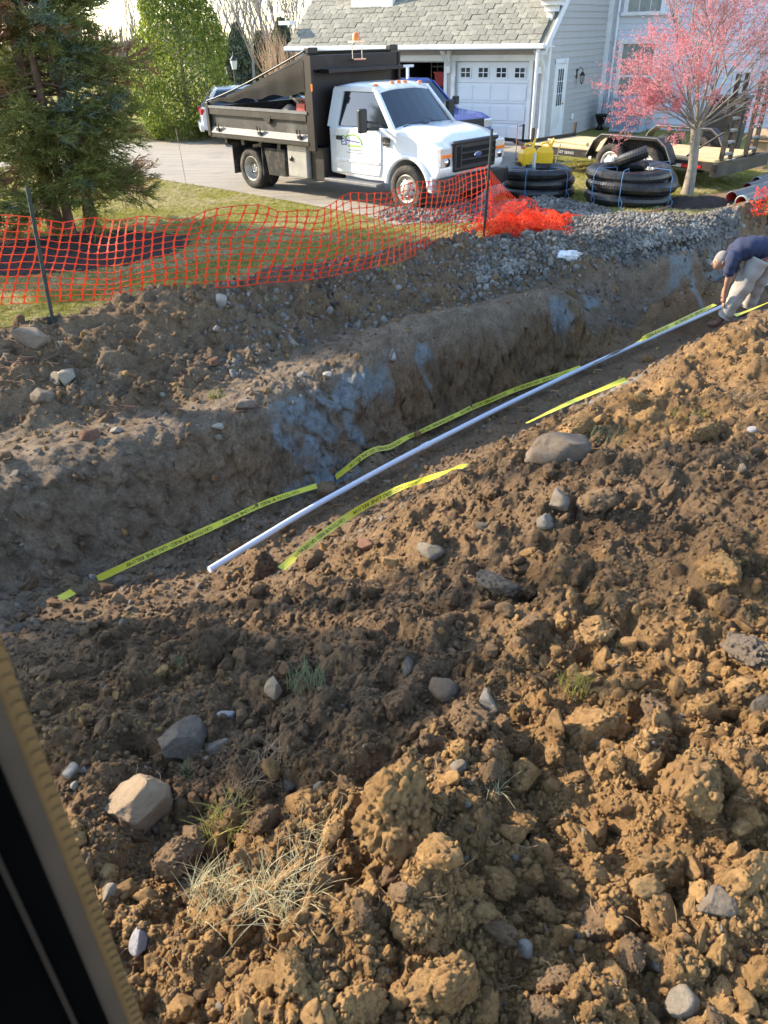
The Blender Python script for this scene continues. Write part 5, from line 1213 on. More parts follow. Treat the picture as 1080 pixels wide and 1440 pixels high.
# cab lower body
HW = .97
prof = [(2.38, .52), (2.38, 1.36), (4.02, 1.38), (4.3, 1.345), (5.02, 1.22), (5.17, 1.14), (5.22, .74), (5.14, .62)]+arch(FX, .42, .50, 18, 172)+[(3.85, .47), (3.4, .46)]
mb = MB(); mb.prism(prof, -HW+.02, HW-.02); cab = mb.build('cab_body', paint_w, T, bevel=.045)
# hood (raised, crowned)
mb = MB(); secs = []
for x, z, w in ((3.98, 1.39, .86), (4.3, 1.40, .84), (4.7, 1.37, .80), (5.0, 1.31, .77), (5.14, 1.24, .74), (5.19, 1.16, .72)):
    secs.append([(x, -w, z-.10), (x, -w*.93, z-.01), (x, -w*.55, z+.035), (x, -w*.3, z+.02), (x, w*.3, z+.02), (x, w*.55, z+.035), (x, w*.93, z-.01), (x, w, z-.10), (x, 0, z-.2)])
mb.loft(secs, smooth=True); mb.build('hood', paint_w, T)
# greenhouse frame + roof
rz_ = 2.03
def ring(x0, x1, xr0, xr1): pass
A = {}
mb = MB()
# pillars as tapered bars
def bar(mb_, a, b, w, d, mi=0): 
    a = Vector(a); b = Vector(b); t = (b-a).normalized(); s_ = t.cross(Vector((0, 1, 0))).normalized(); y_ = Vector((0, 1, 0))
    mb_.loft([[p-s_*w/2-y_*d/2, p+s_*w/2-y_*d/2, p+s_*w/2+y_*d/2, p-s_*w/2+y_*d/2] for p in (a, b)], mi)
for s in (-1, 1):
    bar(mb, (4.02, s*.88, 1.36), (3.46, s*.72, 1.97), .08, .07); bar(mb, (2.46, s*.9, 1.34), (2.52, s*.74, 1.98), .26, .08); bar(mb, (2.42, s*.735, 1.985), (3.48, s*.72, 1.985), .07, .09)
mb.box((2.41, 0, 1.9), (.06, 1.44, .14)); mb.box((2.41, 0, 1.42), (.06, 1.76, .2)); mb.build('cab_pillars', paint_w, T)
mb = MB(); secs = []
for x, z, w in ((2.36, 1.97, .72), (2.42, 2.04, .73), (2.7, 2.075, .735), (3.15, 2.075, .73), (3.4, 2.045, .715), (3.52, 1.985, .70)):
    secs.append([(x, -w, z-.06), (x, -w*.92, z-.01), (x, -w*.5, z+.012), (x, w*.5, z+.012), (x, w*.92, z-.01), (x, w, z-.06)])
mb.loft(secs, smooth=True); mb.build('roof', paint_w, T)
mb = MB(); n_ = 6
for j in range(n_):
    for (t0, t1) in ((0, 1),):
        ya, yb = -.84+1.68*j/n_, -.84+1.68*(j+1)/n_; cv = lambda y: .07*(1-(y/.84)**2); k = .69/.84
        mb.add([(4.0+cv(ya), ya, 1.385), (4.0+cv(yb), yb, 1.385), (3.48+cv(yb)*.7, yb*k, 1.975), (3.48+cv(ya)*.7, ya*k, 1.975)], [(0, 1, 2, 3)], 0, True)
mb.build('windshield', glass_d, T)
for s in (-1, 1):
    mb = MB(); mb.add([(2.62, s*.905, 1.37), (3.92, s*.885, 1.39), (3.42, s*.735, 1.95), (2.66, s*.745, 1.95)], [(0, 1, 2, 3)]); mb.build('side_window', glass_d, T)
mb = MB(); mb.add([(2.39, -.7, 1.5), (2.39, .7, 1.5), (2.39, .66, 1.86), (2.39, -.66, 1.86)], [(0, 1, 2, 3)]); mb.build('rear_window', glass_d, T)
# interior hints: seats, steering wheel
mb = MB(); mb.box((2.75, -.45, 1.45), (.16, .5, .6), bev=.05); mb.box((2.75, .45, 1.45), (.16, .5, .6), bev=.05); mb.build('seat', mat('seat_grey', (.12, .12, .12), .9), T)
# doors
for s in (-1, 1):
    y = s*(HW-.005); mb = MB(); mb.prism([(2.60, .56), (3.74, .56), (3.78, .7), (3.80, 1.33), (2.58, 1.33)], y-.008, y+.008); dr = mb.build('door', paint_w, T, bevel=.012)
    mb = MB(); mb.box((2.70, y+s*.02, 1.17), (.16, .03, .075), bev=.012); mb.build('door_handle', plast, dr)
    mb = MB(); mb.box((3.17, y+s*.012, .78), (1.16, .02, .05), bev=.008); mb.build('door_moulding', paint_w, dr)
    if s < 0:
        pv = mat('logo_purple', (.06, .05, .30), .5); gv = mat('logo_green', (.28, .52, .06), .5); yq = y-.0105
        def mark(bx, m, nm='logo_mark'):
            q = MB()
            for b_ in bx: q.box(*b_)
            return q.build(nm, m, dr)
        text_mesh('ES', .17, pv, dr, (2.82, yq, 1.10), (R(90), 0, 0), 'logo_letters', .0015, 1.1)
        q = MB(); pts = [(2.86, yq, 1.16), (2.92, yq, 1.225), (3.05, yq, 1.245), (3.2, yq, 1.22), (3.28, yq, 1.14), (3.3, yq, 1.07)]; q.tube(pts, [.012]*6, 6); q.tube([(2.74, yq, 1.2), (2.8, yq, 1.215), (2.86, yq, 1.19)], .012, 6); q.build('logo_arch', gv, dr)
        mark([((3.06, yq, 1.125), (.36, .003, .02), (0, R(3), 0))], pv)
        text_mesh('EXCAVATING', .058, gv, dr, (3.09, yq, 1.035), (R(90), 0, 0), 'logo_text', .001, .95) if False else mark([((3.10, yq, 1.045), (.34, .003, .03))], gv)
        gm = mat('logo_grey', (.25, .27, .3), .6); mark([((2.98+.055*k, yq, .975), (.04, .003, .022)) for k in range(6)], gm); mark([((2.9+.05*k, yq, .925), (.036, .003, .014)) for k in range(10)], gm)
# fender vent badge
mb = MB(); mb.box((3.93, -HW-.004, 1.20), (.20, .02, .09), bev=.01); mb.box((3.93, -HW-.004, 1.12), (.16, .02, .05), bev=.008); mb.build('fender_vent', plast, T)
for s in (-1, 1):
    mb = MB(); pts = [(px_, s*(HW-.005), pz) for px_, pz in arch(FX, .42, .525, 5, 175, 18)]; mb.tube(pts, .045, 8); mb.build('fender_flare', paint_w, T)
# mirror
for s in (-1, 1):
    mb = MB(); mb.box((3.62, s*1.27, 1.52), (.10, .20, .40), bev=.035); mr_ = mb.build('mirror', plast, T); mb = MB(); mb.tube([(3.70, s*.93, 1.36), (3.66, s*1.18, 1.38)], .03, 6); mb.tube([(3.68, s*.92, 1.46), (3.66, s*1.18, 1.50)], .022, 6); mb.build('mirror_arm', plast, mr_)
    mb = MB(); mb.box((3.568, s*1.27, 1.55), (.006, .16, .26)); mb.build('mirror_glass', chrome, mr_)
# front end
mb = MB(); mb.box((5.235, 0, .96), (.10, 1.22, .50), bev=.05); mb.box((5.25, 0, 1.19), (.09, 1.34, .07), bev=.03); gr_ = mb.build('grille', plast, T)
hole = mat('grille_hole', (.004, .004, .004), .9)
mb = MB()
for z in (1.07, .96, .85): 
    mb.box((5.289, .0, z), (.01, .82, .065))
for s in (-1, 1): mb.box((5.289, s*.52, .96), (.01, .10, .34))
mb.build('grille_opening', hole, gr_)
for z in (1.015, .905): mb = MB(); mb.box((5.298, 0, z), (.03, 1.0, .035), bev=.01); mb.build('grille_bar', plast, gr_)
em = MB(); em.lathe([(.115, -.008), (.118, .0), (.105, .012), (.1, .012)], 28, TR(5.315, 0, .96)@RY(R(90))@Matrix.Diagonal((.42, 1, 1, 1))); em.build('emblem_rim', chrome, gr_)
em = MB(); em.lathe([(.105, .008), (0, .012)], 28, TR(5.315, 0, .96)@RY(R(90))@Matrix.Diagonal((.42, 1, 1, 1))); em.build('emblem', mat('emblem_blue', (.02, .06, .25), .3), gr_)
text_mesh('Ford', .075, chrome, gr_, (5.330, 0, .96), (R(90), 0, R(90)), 'emblem_lettering', .001, 1.2)
for s in (-1, 1):
    mb = MB(); mb.box((5.17, s*.795, .98), (.14, .30, .34), bev=.03); hl_ = mb.build('headlight', lens_m, T)
    mb = MB(); mb.box((5.176, s*.795, 1.0), (.14, .29, .06), bev=.01); mb.build('turn_lens', amber, hl_)
    mb = MB(); mb.lathe([(.07, 0), (.075, .012), (0, .02)], 16, TR(5.235, s*.79, .90)@RY(R(90))); mb.build('bulb_reflector', chrome, hl_)
mb = MB(); mb.loft([[(5.18, -1.02, .62), (5.30, -1.02, .62), (5.30, -1.02, .40), (5.18, -1.02, .40)], [(5.24, -.7, .66), (5.42, -.7, .66), (5.42, -.7, .38), (5.24, -.7, .38)], [(5.24, .7, .66), (5.42, .7, .66), (5.42, .7, .38), (5.24, .7, .38)], [(5.18, 1.02, .62), (5.30, 1.02, .62), (5.30, 1.02, .40), (5.18, 1.02, .40)]]); mb.build('front_bumper', steel_k, T, bevel=.02)
mb = MB(); mb.box((5.0, -.9, .52), (.10, .16, .26), bev=.01); mb.build('bumper_bracket', paint_w, T)
for s in (-1, 1):
    mb = MB(); mb.box((3.05, s*.99, .40), (1.45, .20, .06), bev=.015); mb.build('running_board', alu, T)
for y in (-.62, -.18, 0, .18, .62): mb = MB(); mb.lathe([(.055, -.01), (.05, .03), (.02, .05), (0, .052)], 10, TR(3.36, y, 2.06-.05*abs(y))); mb.build('roof_lamp', amber, T)
mb = MB(); mb.tube([(4.15, -.2, 1.42), (4.3, -.2, 1.44)], .01, 5); mb.tube([(4.12, -.7, 1.41), (4.1, -.1, 1.45)], .01, 5); mb.tube([(4.12, .1, 1.45), (4.1, .65, 1.41)], .01, 5); mb.build('wiper', plast, T)
mb = MB(); mb.tube([(4.1, .8, 1.35), (4.08, .82, 2.15)], .004, 4); mb.build('antenna', plast, T)
# dump body -----------------------------------------------------
BX0, BX1, BW = -1.12, 2.12, 1.22
db = MB(); db.box(((BX0+BX1)/2, 0, 1.02), (BX1-BX0, 2*BW, .08))
for x in (-.8, -.2, .4, 1.0, 1.6): db.box((x, 0, .92), (.1, 2.2, .12))
for y in (-.42, .42): db.box((.5, y, .80), (3.0, .1, .16))
dbo = db.build('dump_body', steel_k, T)
for s in (-1, 1):
    mb = MB(); mb.box(((BX0+BX1)/2, s*(BW-.03), 1.33), (BX1-BX0-.04, .05, .46)); mb.build('side_panel', side_grey, dbo)
    mb = MB(); mb.loft([[(x, s*(BW-.02), 1.055), (x, s*(BW+.05), 1.08), (x, s*(BW+.0), 1.20), (x, s*(BW-.03), 1.20)] for x in (BX0+.06, BX1-.02)]); mb.build('lower_rail', alu, dbo)
    mb = MB(); mb.box(((BX0+BX1)/2, s*(BW+.0), 1.035), (BX1-BX0, .09, .07)); mb.build('bottom_rail', steel_k, dbo)
    mb = MB(); mb.box(((BX0+BX1)/2, s*BW, 1.585), (BX1-BX0, .11, .045)); mb.build('top_rail', alu, dbo)
    mb = MB(); mb.box(((BX0+BX1)/2, s*(BW+.0), 1.50), (BX1-BX0-.08, .09, .12)); mb.build('upper_beam', steel_k, dbo)
    mb = MB(); mb.box((BX0, s*BW, 1.34), (.10, .12, .66), bev=.01); mb.build('corner_post', steel_k, dbo)
    mb = MB(); mb.prism([(.72, 1.5), (1.02, 1.5), (.98, 1.38), (.88, 1.34)], s*(BW+.01), s*(BW+.05)); mb.build('stake_pocket', steel_k, dbo)
    for x in (BX0+.32, .62, 1.86):
        mb = MB(); mb.tube([(x-.05, s*(BW+.06), 1.2), (x-.03, s*(BW+.08), 1.28), (x+.05, s*(BW+.08), 1.27), (x+.04, s*(BW+.06), 1.16)], .014, 6); mb.box((x, s*(BW+.05), 1.15), (.1, .03, .06)); mb.build('latch', black, dbo)
mb = MB(); mb.box((BX0, 0, 1.33), (.07, 2*BW-.1, .5)); mb.build('tailgate', steel_k, dbo)
mb = MB(); mb.box((BX1+.03, 0, 1.78), (.07, 2*BW+.04, 1.52)); bh = mb.build('bulkhead', steel_br, dbo)
for s in (-1, 1):
    mb = MB(); mb.box((BX1+.07, s*(BW+.005), 1.73), (.2, .06, 1.62)); mb.build('bulkhead_side', steel_br, dbo)
    mb = MB(); mb.box((BX1+.06, s*(BW-.10), 2.62), (.12, .24, .10), bev=.01); mb.build('tarp_bracket', black, dbo)
mb = MB(); mb.box((BX1+.1, 0, 2.42), (.10, 2*BW+.04, .24), bev=.01); mb.build('header_panel', steel_br, dbo)
mb = MB(); mb.box((BX1+.24, .05, 2.28), (.32, 2.1, .07), bev=.01); mb.build('visor_rail', steel_br, dbo)
mb = MB(); mb.lathe([(.075, 0), (.07, .1), (.04, .13), (0, .135)], 14, TR(BX1+.2, -.05, 2.76)); mb.build('beacon', amber, dbo)
mb = MB()
for y in (-.17, .09): mb.tube([(BX1+.2, y, 2.44), (BX1+.2, y, 2.7)], .014, 6)
mb.box((BX1+.2, -.04, 2.74), (.16, .30, .025)); mb.box((BX1+.2, -.04, 2.45), (.16, .34, .025)); mb.build('beacon_cage', chrome, dbo)
mb = MB(); mb.box((BX1+.18, -(BW+.04), 2.02), (.03, .02, .12)); mb.build('marker_lamp', amber, dbo)
mb = MB(); mb.box((BX0-.05, -(BW-.1), 1.25), (.03, .1, .12)); mb.box((BX0-.05, (BW-.1), 1.25), (.03, .1, .12)); mb.build('tail_lamp', redl, dbo)
# tarp
tp = nmat('tarp_mesh'); tm, n, l, b = tp; b.inputs['Base Color'].default_value = (.028, .026, .023, 1); b.inputs['Roughness'].default_value = .85; b.inputs['Specular IOR Level'].default_value = .15; b.inputs['Alpha'].default_value = .86
V = []; NX, NY = 24, 14
for i in range(NX+1):
    t = i/NX; x = BX0+(BX1-.02-BX0)*t; ztop = 1.68+.92*t**1.15; drop = .06+.62*t**1.3
    row = []
    for j in range(NY+1):
        q = j/NY; 
        if q < .18: y = -BW-.03; z = ztop-drop*(1-q/.18)+.03*math.sin(x*7)*(1-q/.18)
        elif q > .82: y = BW+.03; z = ztop-drop*((q-.82)/.18)
        else: y = -BW+(q-.18)/.64*2*BW; z = ztop-.10*math.sin((q-.18)/.64*math.pi)*(1-t)*1.2
        row.append((x, y+.012*math.sin(x*11+q*5), z))
    V += row
F = [(i*(NY+1)+j, i*(NY+1)+j+1, (i+1)*(NY+1)+j+1, (i+1)*(NY+1)+j) for i in range(NX) for j in range(NY)]
tpo = link('tarp', np_mesh('tarp', V, F, tm, True), dbo)
mb = MB(); mb.tube([(BX0+(BX1-BX0)*i/12, -BW-.03, 1.69+.92*(i/12)**1.15) for i in range(13)], .018, 6); mb.build('tarp_cable', black, dbo)
# tool box, guards
mb = MB(); mb.box((1.62, -.95, .68), (.58, .42, .60), bev=.015); tb_ = mb.build('tool_box', box_grey, T); mb = MB(); mb.lathe([(.05, 0), (.045, .02), (0, .02)], 12, TR(1.45, -1.165, .72)@RX(R(90))); mb.build('box_latch', black, tb_)
mb = MB(); mb.box((2.14, -.78, .66), (.40, .6, .62), bev=.02); mb.build('battery_box', steel_k, T)
mb = MB(); mb.loft([[(.52, -1.12, .86), (1.22, -1.12, .86), (1.22, -.6, .86), (.52, -.6, .86)], [(.60, -1.10, .34), (1.16, -1.10, .34), (1.16, -.6, .34), (.60, -.6, .34)]]); mb.build('fuel_tank', rubber, T, bevel=.03)
mb = MB(); mb.box((.46, -.85, .62), (.02, .56, .62)); mb.build('mud_flap', rubber, T); mb = MB(); mb.box((-.55, -.85, .58), (.02, .56, .62)); mb.build('mud_flap', rubber, T)
mb = MB(); mb.box((-.95, 0, .58), (.12, 1.1, .16)); mb.tube([(-1.0, 0, .55), (-1.25, 0, .5)], .03, 6); mb.tube([(-.7, -.6, .85), (-.75, -.75, .45)], .02, 5); mb.build('hitch', steel_k, T)
# load in the body
def wtr(p): return Matrix.Translation((-1.99, 19.05, .012)) @ RZ(TH) @ Vector(p)
mb = MB(); mb.loft([[(-.14, -.1, 0), (.14, -.1, 0), (.14, .1, 0), (-.14, .1, 0)], [(-.12, -.08, .3), (.12, -.08, .3), (.12, .08, .3), (-.12, .08, .3)]]); mb.tube([(-.05, 0, .3), (-.05, 0, .37), (.07, 0, .37), (.07, 0, .3)], .015, 6)
o = mb.build('fuel_can', MATS['red_plastic'], bevel=.02); o.location = wtr((1.72, -.98, 1.42)); o.rotation_euler = (0, 0, TH); tag(o, 'red fuel can in the dump body next to the bulkhead', 'fuel can')
V, F = rock_vf(71, 3); o = link('filled_sack', np_mesh('filled_sack', V*.28, F, mat('sack_grey', (.22, .22, .2), .8, var=.3))); o.location = wtr((1.25, -.95, 1.5)); tag(o, 'dusty grey sack in the dump body left of the red fuel can', 'sack')
o = link('engine_unit', np_mesh('engine_unit', *rock_vf(72, 3), black)); o.scale = (.22, .22, .22); o.location = wtr((1.97, -.95, 1.58)); tag(o, 'dark machine part in the dump body against the bulkhead', 'machine part')
mb = MB(); mb.box((.4, 0, 1.2), (2.7, 2.2, .3)); o = link('soil_load', np_mesh('soil_load', *clod_vf(73, 4), M_brown)); o.scale = (1.35, 1.0, .35); o.location = wtr((.3, 0, 1.15)); o.rotation_euler = (0, 0, TH); tag(o, 'load of dark soil lying in the dump body', 'soil load')

# ---- blue pickup
def small_vehicle(root, paint, Lr, prof_low, green, hw, wheels, r, hood=None):
    mb = MB(); mb.prism(prof_low, -hw, hw); body = mb.build('body', paint, root, bevel=.07)
    (xa, xb, za, ta, tb, zt, wt) = green
    mb = MB(); mb.loft([[(xa, -hw+.06, za), (xb, -hw+.06, za), (xb, hw-.06, za), (xa, hw-.06, za)], [(ta, -wt, zt), (tb, -wt, zt), (tb, wt, zt), (ta, wt, zt)]]); mb.build('cabin', glass_d, root)
    mb = MB(); mb.loft([[(ta-.04, -wt-.015, zt-.03), (tb+.04, -wt-.015, zt-.03), (tb+.04, wt+.015, zt-.03), (ta-.04, wt+.015, zt-.03)], [(ta+.05, -wt+.05, zt+.05), (tb-.08, -wt+.05, zt+.05), (tb-.08, wt-.05, zt+.05), (ta+.05, wt-.05, zt+.05)]]); mb.build('roof', paint, root, bevel=.02)
    for s in (-1, 1):
        mb = MB(); ys0 = s*(hw-.055); ys1 = s*(wt+.01)
        for (a, b_) in ((xa, ta), (xb, tb), (xa*.52+xb*.48, ta*.52+tb*.48)):
            mb.loft([[(a-.05, ys0-.02, za), (a+.05, ys0-.02, za), (a+.05, ys0+.02, za), (a-.05, ys0+.02, za)], [(b_-.04, ys1-.02, zt), (b_+.04, ys1-.02, zt), (b_+.04, ys1+.02, zt), (b_-.04, ys1+.02, zt)]])
        mb.build('pillar', paint, root)
    for x in wheels:
        for s in (-1, 1): wheel(root, x, s*(hw-.11), r, .22, s, rimr=.66, mt=chrome)
    return body
PH = R(-50); pr = Vector((2.35, 21.5, .012)); pd = Vector((math.cos(PH), math.sin(PH), 0))
blue = thing('pickup_truck', 'dark blue pickup truck parked between the white dump truck and the garage', 'pickup truck', pr-pd*5.3, PH)
r_ = .37
small_vehicle(blue, paint_b, 5.3, [(0, .55), (0, 1.12), (2.1, 1.14), (3.75, 1.16), (4.9, 1.08), (5.2, .98), (5.26, .55), (5.1, .42)]+arch(4.35, r_, .46, 5, 175)+arch(1.0, r_, .46, 5, 175), (2.1, 3.95, 1.13, 2.3, 3.2, 1.78, .68), .93, (1.0, 4.35), r_)
for s in (-1, 1):
    mb = MB(); mb.box((5.2, s*.74, .86), (.12, .3, .2), bev=.03); mb.build('headlight', lens_m, blue)
    mb = MB(); mb.box((3.72, s*1.08, 1.3), (.12, .18, .2), bev=.03); mb.build('mirror', plast, blue)
mb = MB(); mb.box((5.27, 0, .85), (.06, 1.1, .28), bev=.02); mb.build('grille', plast, blue)
mb = MB(); mb.box((5.34, 0, .55), (.2, 1.9, .18), bev=.03); mb.build('bumper', chrome, blue)
mb = MB(); mb.box((4.75, -.935, .98), (.35, .01, .09)); mb.build('fender_sticker', mat('sticker', (.5, .5, .5), .5), blue)
mb = MB(); mb.box((1.05, 0, 1.165), (1.95, 1.7, .02)); mb.build('bed_cover', plast, blue)
rk = MB(); 
for x in (.3, 2.05):
    for s in (-1, 1): rk.box((x, s*.85, 1.6), (.06, .06, .95))
    rk.box((x, 0, 2.08), (.07, 2.1, .06))
rk.build('ladder_rack', W_trim, blue)
# ---- silver suv
sv_ = thing('parked_suv', 'silver car with red tail light half hidden behind the dump truck', 'car', (-5.45, 26.9, .012), R(14))
r_ = .35
small_vehicle(sv_, paint_s, 4.6, [(0, .45), (-.02, .9), (.1, 1.02), (3.3, 1.03), (4.2, .95), (4.55, .8), (4.6, .45), (4.4, .32)]+arch(3.65, r_, .42, 5, 175)+arch(.85, r_, .42, 5, 175), (.12, 3.5, 1.0, .5, 2.7, 1.5, .62), .9, (.85, 3.65), r_)
for s in (-1, 1): mb = MB(); mb.box((.03, s*.72, .93), (.14, .34, .16), bev=.03); mb.build('tail_light', redl, sv_)
mb = MB(); mb.box((-.03, 0, .5), (.14, 1.7, .2), bev=.04); mb.build('rear_bumper', paint_s, sv_)

# ================================================================== TRAILER
tx = Vector((.674, -.739, 0)).normalized(); ty = Vector((-tx.y, tx.x, 0)); ta_ = math.atan2(tx.y, tx.x)
TO = Vector((3.62, 20.25, 0)); TL = 4.75; TW = 2.0      # near side is local y=0, far side local +y
wood = mat('deck_wood', (.52, .40, .22), .8, var=.18, scale=6, bump=.4, rnd=.08)
tr_ = thing('equipment_trailer', 'black tandem axle flatbed trailer with plank deck parked behind the pipe coils', 'trailer', TO, ta_)
mb = MB()
for y in (0, TW): mb.box((TL/2, y, .47), (TL, .07, .15))
for x in (.02, 1.2, 2.4, 3.6, TL-.03): mb.box((x, TW/2, .44), (.08, TW, .1))
mb.box((TL+.05, TW/2, .42), (.14, TW+.3, .24)); mb.build('frame', steel_k, tr_)
pk_ = MB(); pk_.box((0, 0, 0), (TL-.1, .145, .04), bev=.006); pkm = pk_.mesh('plank', wood)
for k in range(13):
    o = link('plank', pkm, tr_); o.location = (TL/2, .115+k*.1475, .565)
for y, s in ((-.14, -1), (TW+.14, 1)):
    for x in (2.45, 3.30): wheel(tr_, x, y, .38, .20, s, rimr=.6, mt=mat('rim_white', (.6, .58, .52), .5))
    mb = MB(); o_ = [(1.86, .50), (2.02, .80), (2.20, .93), (3.54, .93), (3.74, .80), (3.92, .50)]; i_ = [(p[0]+(.02 if p[0] < 2.8 else -.02), p[1]-.03) for p in o_]
    y0, y1 = (y-.14, y+.14)
    for (a, b_) in zip(o_[:-1], o_[1:]):
        mb.add([(a[0], y0, a[1]), (b_[0], y0, b_[1]), (b_[0], y1, b_[1]), (a[0], y1, a[1]), (a[0], y0, a[1]-.045), (b_[0], y0, b_[1]-.045), (b_[0], y1, b_[1]-.045), (a[0], y1, a[1]-.045)], [(0, 1, 2, 3), (4, 7, 6, 5), (0, 4, 5, 1), (3, 2, 6, 7), (0, 3, 7, 4), (1, 5, 6, 2)])
    mb.build('fender', steel_k, tr_)
    mb = MB(); mb.tube([(p[0], y0 if s < 0 else y0, p[1]+.004) for p in o_], .012, 5); mb.build('fender_edge', alu, tr_)
mb = MB(); mb.prism([(2.02, .56), (2.22, .91), (3.52, .91), (3.74, .56)], .0, .02); mb.build('fender_back', steel_k, tr_)
for x in (2.45, 3.3): mb = MB(); mb.tube([(x, -.1, .35), (x, TW+.1, .35)], .035, 8); mb.build('axle', steel_k, tr_)
mb = MB(); mb.loft([[(0, .1, .42), (0, .1, .5), (0, .2, .5), (0, .2, .42)], [(-1.2, TW/2-.05, .42), (-1.2, TW/2-.05, .5), (-1.2, TW/2+.05, .5), (-1.2, TW/2+.05, .42)]]); mb.loft([[(0, TW-.1, .42), (0, TW-.1, .5), (0, TW-.2, .5), (0, TW-.2, .42)], [(-1.2, TW/2-.04, .42), (-1.2, TW/2-.04, .5), (-1.2, TW/2+.06, .5), (-1.2, TW/2+.06, .42)]]); mb.box((-1.35, TW/2, .48), (.35, .08, .08)); mb.build('tongue', steel_k, tr_)
mb = MB(); mb.tube([(-1.0, TW/2+.1, .05), (-1.0, TW/2+.1, .85)], .03, 8); mb.box((-1.0, TW/2+.1, .04), (.2, .2, .02)); mb.tube([(-1.0, TW/2+.1, .82), (-1.0, TW/2-.1, .82)], .012, 6); mb.build('jack', steel_k, tr_)
mb = MB(); mb.box((.03, .15, .72), (.06, .06, .35)); mb.box((.03, TW-.15, .72), (.06, .06, .35)); mb.box((.03, TW/2, .62), (.05, TW-.2, .08)); mb.build('front_rail', steel_k, tr_)
for y in (.28, 1.35):      # standing ladder ramps
    rp = MB(); wv = .38; Lh = 1.55; M_ = TR(TL-.04, y, .55) @ RY(R(1))
    for dy in (0, wv): rp.add([(x, y_+dy, z) for z in (0, Lh) for y_ in (-.03, .03) for x in (-.04, .04)], [(0, 2, 3, 1), (4, 5, 7, 6), (0, 1, 5, 4), (2, 6, 7, 3), (0, 4, 6, 2), (1, 3, 7, 5)], 0, False, M_)
    ro = rp.build('ramp', steel_k, tr_)
    rg_ = MB(); rg_.add([(x, y_, z) for z in (-.02, .02) for y_ in (0.03, wv-.03) for x in (-.05, .05)], [(0, 2, 3, 1), (4, 5, 7, 6), (0, 1, 5, 4), (2, 6, 7, 3), (0, 4, 6, 2), (1, 3, 7, 5)]); rme = rg_.mesh('ramp_rung', alu)
    for k in range(7): o = link('ramp_rung', rme, ro); o.matrix_local = M_ @ TR(0, 0, .12+k*.215)
mb = MB(); mb.tube([(TL-.05, .3, 1.1), (TL-.75, .2, .6)], .02, 6); mb.build('ramp_brace', steel_k, tr_)
text_mesh('BST SERIES', .075, mat('decal_white', (.55, .55, .52), .5), tr_, (1.15, -.037, .47), (R(90), 0, 0), 'side_lettering', .0012, 1.25)
mb = MB(); mb.box((4.25, -.04, .45), (.42, .006, .06)); mb.build('red_reflector', redl, tr_); mb = MB(); mb.box((3.93, -.04, .45), (.2, .006, .06)); mb.build('white_reflector', MATS['decal_white'], tr_)
mb = MB(); mb.box((1.82, -.045, .43), (.07, .02, .09)); mb.build('side_marker', MATS['decal_white'], tr_)
# wooden pole lying on the deck
def trw(p): return Matrix.Translation(TO) @ RZ(ta_) @ Vector(p)
mb = MB(); mb.tube([trw((.2, .55, .62)), trw((.8, .5, .61)), trw((1.45, .35, .62))], [.03, .026, .045], 8); tag(mb.build('wooden_post', wood), 'light wooden pole lying on the front of the trailer deck', 'pole')
# ================================================================== PIPES, COILS, SMALL THINGS
corr = mat('black_pipe', (.014, .014, .015), .35, var=.3, scale=6, dirt=(.07, .065, .06), dirtamt=.25)
strap = mat('blue_strap', (.06, .18, .36), .5)
def coil(lab, c, Ro, tr, layers, loops, seed, loose=None, loose2=None):
    root = thing('pipe_coil', lab, 'pipe coil', c); rg = random.Random(seed); pts = []; tot = layers*loops*2*math.pi; n = int(tot*Ro/.030)
    ph = [rg.uniform(0, 6) for _ in range(4)]
    for i in range(n):
        a = tot*i/n; lay = a/(2*math.pi*loops); ly = int(lay); f = lay-ly; k = (f*loops) 
        r = Ro-tr-(k if ly % 2 == 0 else loops-k)*tr*1.7*(.9 if loops > 1 else 0); z = tr*1.0+ly*tr*1.82+(tr*1.82*sstep(.9, 1.0, np.array(f)) if ly < layers-1 else 0)
        r = r*(1+.05*math.sin(2*a+ph[0]+a*.03)+.04*math.sin(3*a+ph[1]+a*.07)+.03*math.sin(.37*a)); pts.append((r*math.cos(a+ph[2]), r*math.sin(a+ph[2]), float(z)+.022*math.sin(a*1.3+ph[3])+.02*math.sin(a*.61+ph[0])))
    if loose: pts = pts+loose(pts[-1])
    mb = MB(); mb.tube(pts, [tr*(1.0 if (i//1) % 2 else .975) for i in range(len(pts))], 12, smooth=False); mb.build('pipe', corr, root)
    Ht = layers*tr*1.82+tr*.3
    for a in [.4, 1.9, 3.6, -2.05, -1.0]:
        ri, ro = Ro-tr*(1.7*loops+1.3), Ro+.012; lp = [(ri, .02), (ri, Ht), (ro-tr*.6, Ht+.012), (ro+.01, Ht-tr), (ro+.012, tr), (ro-tr*.4, .0)]
        mb = MB(); mb.tube([(q*math.cos(a), q*math.sin(a), z) for q, z in lp], .0065, 5, close=True); 
        e = Vector(((ro+.012)*math.cos(a), (ro+.012)*math.sin(a), tr*2)); mb.tube([e, e+Vector((.05, -.05, -.1)), e+Vector((.02, -.07, -.22))], .006, 4); mb.build('strap', strap, root)
    return root
coil('tight coil of slim black corrugated pipe tied with blue straps beside the truck bumper', (3.28, 16.85, 0.0), .80, .098, 3, 2, 3)
def lse(p):
    p = Vector(p); out = []; a0 = math.atan2(p.y, p.x); r0 = math.hypot(p.x, p.y); N = 70
    for i in range(1, N+1):
        t = i/N; a = a0+3.3*t; r = r0*(1-.42*t); out.append((r*math.cos(a)+.35*t*t, r*math.sin(a)*(1-.1*t), p.z+.05+.05*t+.30*t*t))
    return out
coil('bulky loosened coil of thick black corrugated pipe with one end sticking up', (4.93, 15.98, 0.0), .92, .112, 3, 2, 8, loose=lse)
yel = mat('yellow_plastic', (.80, .48, .01), .4, var=.06, coat=.2)
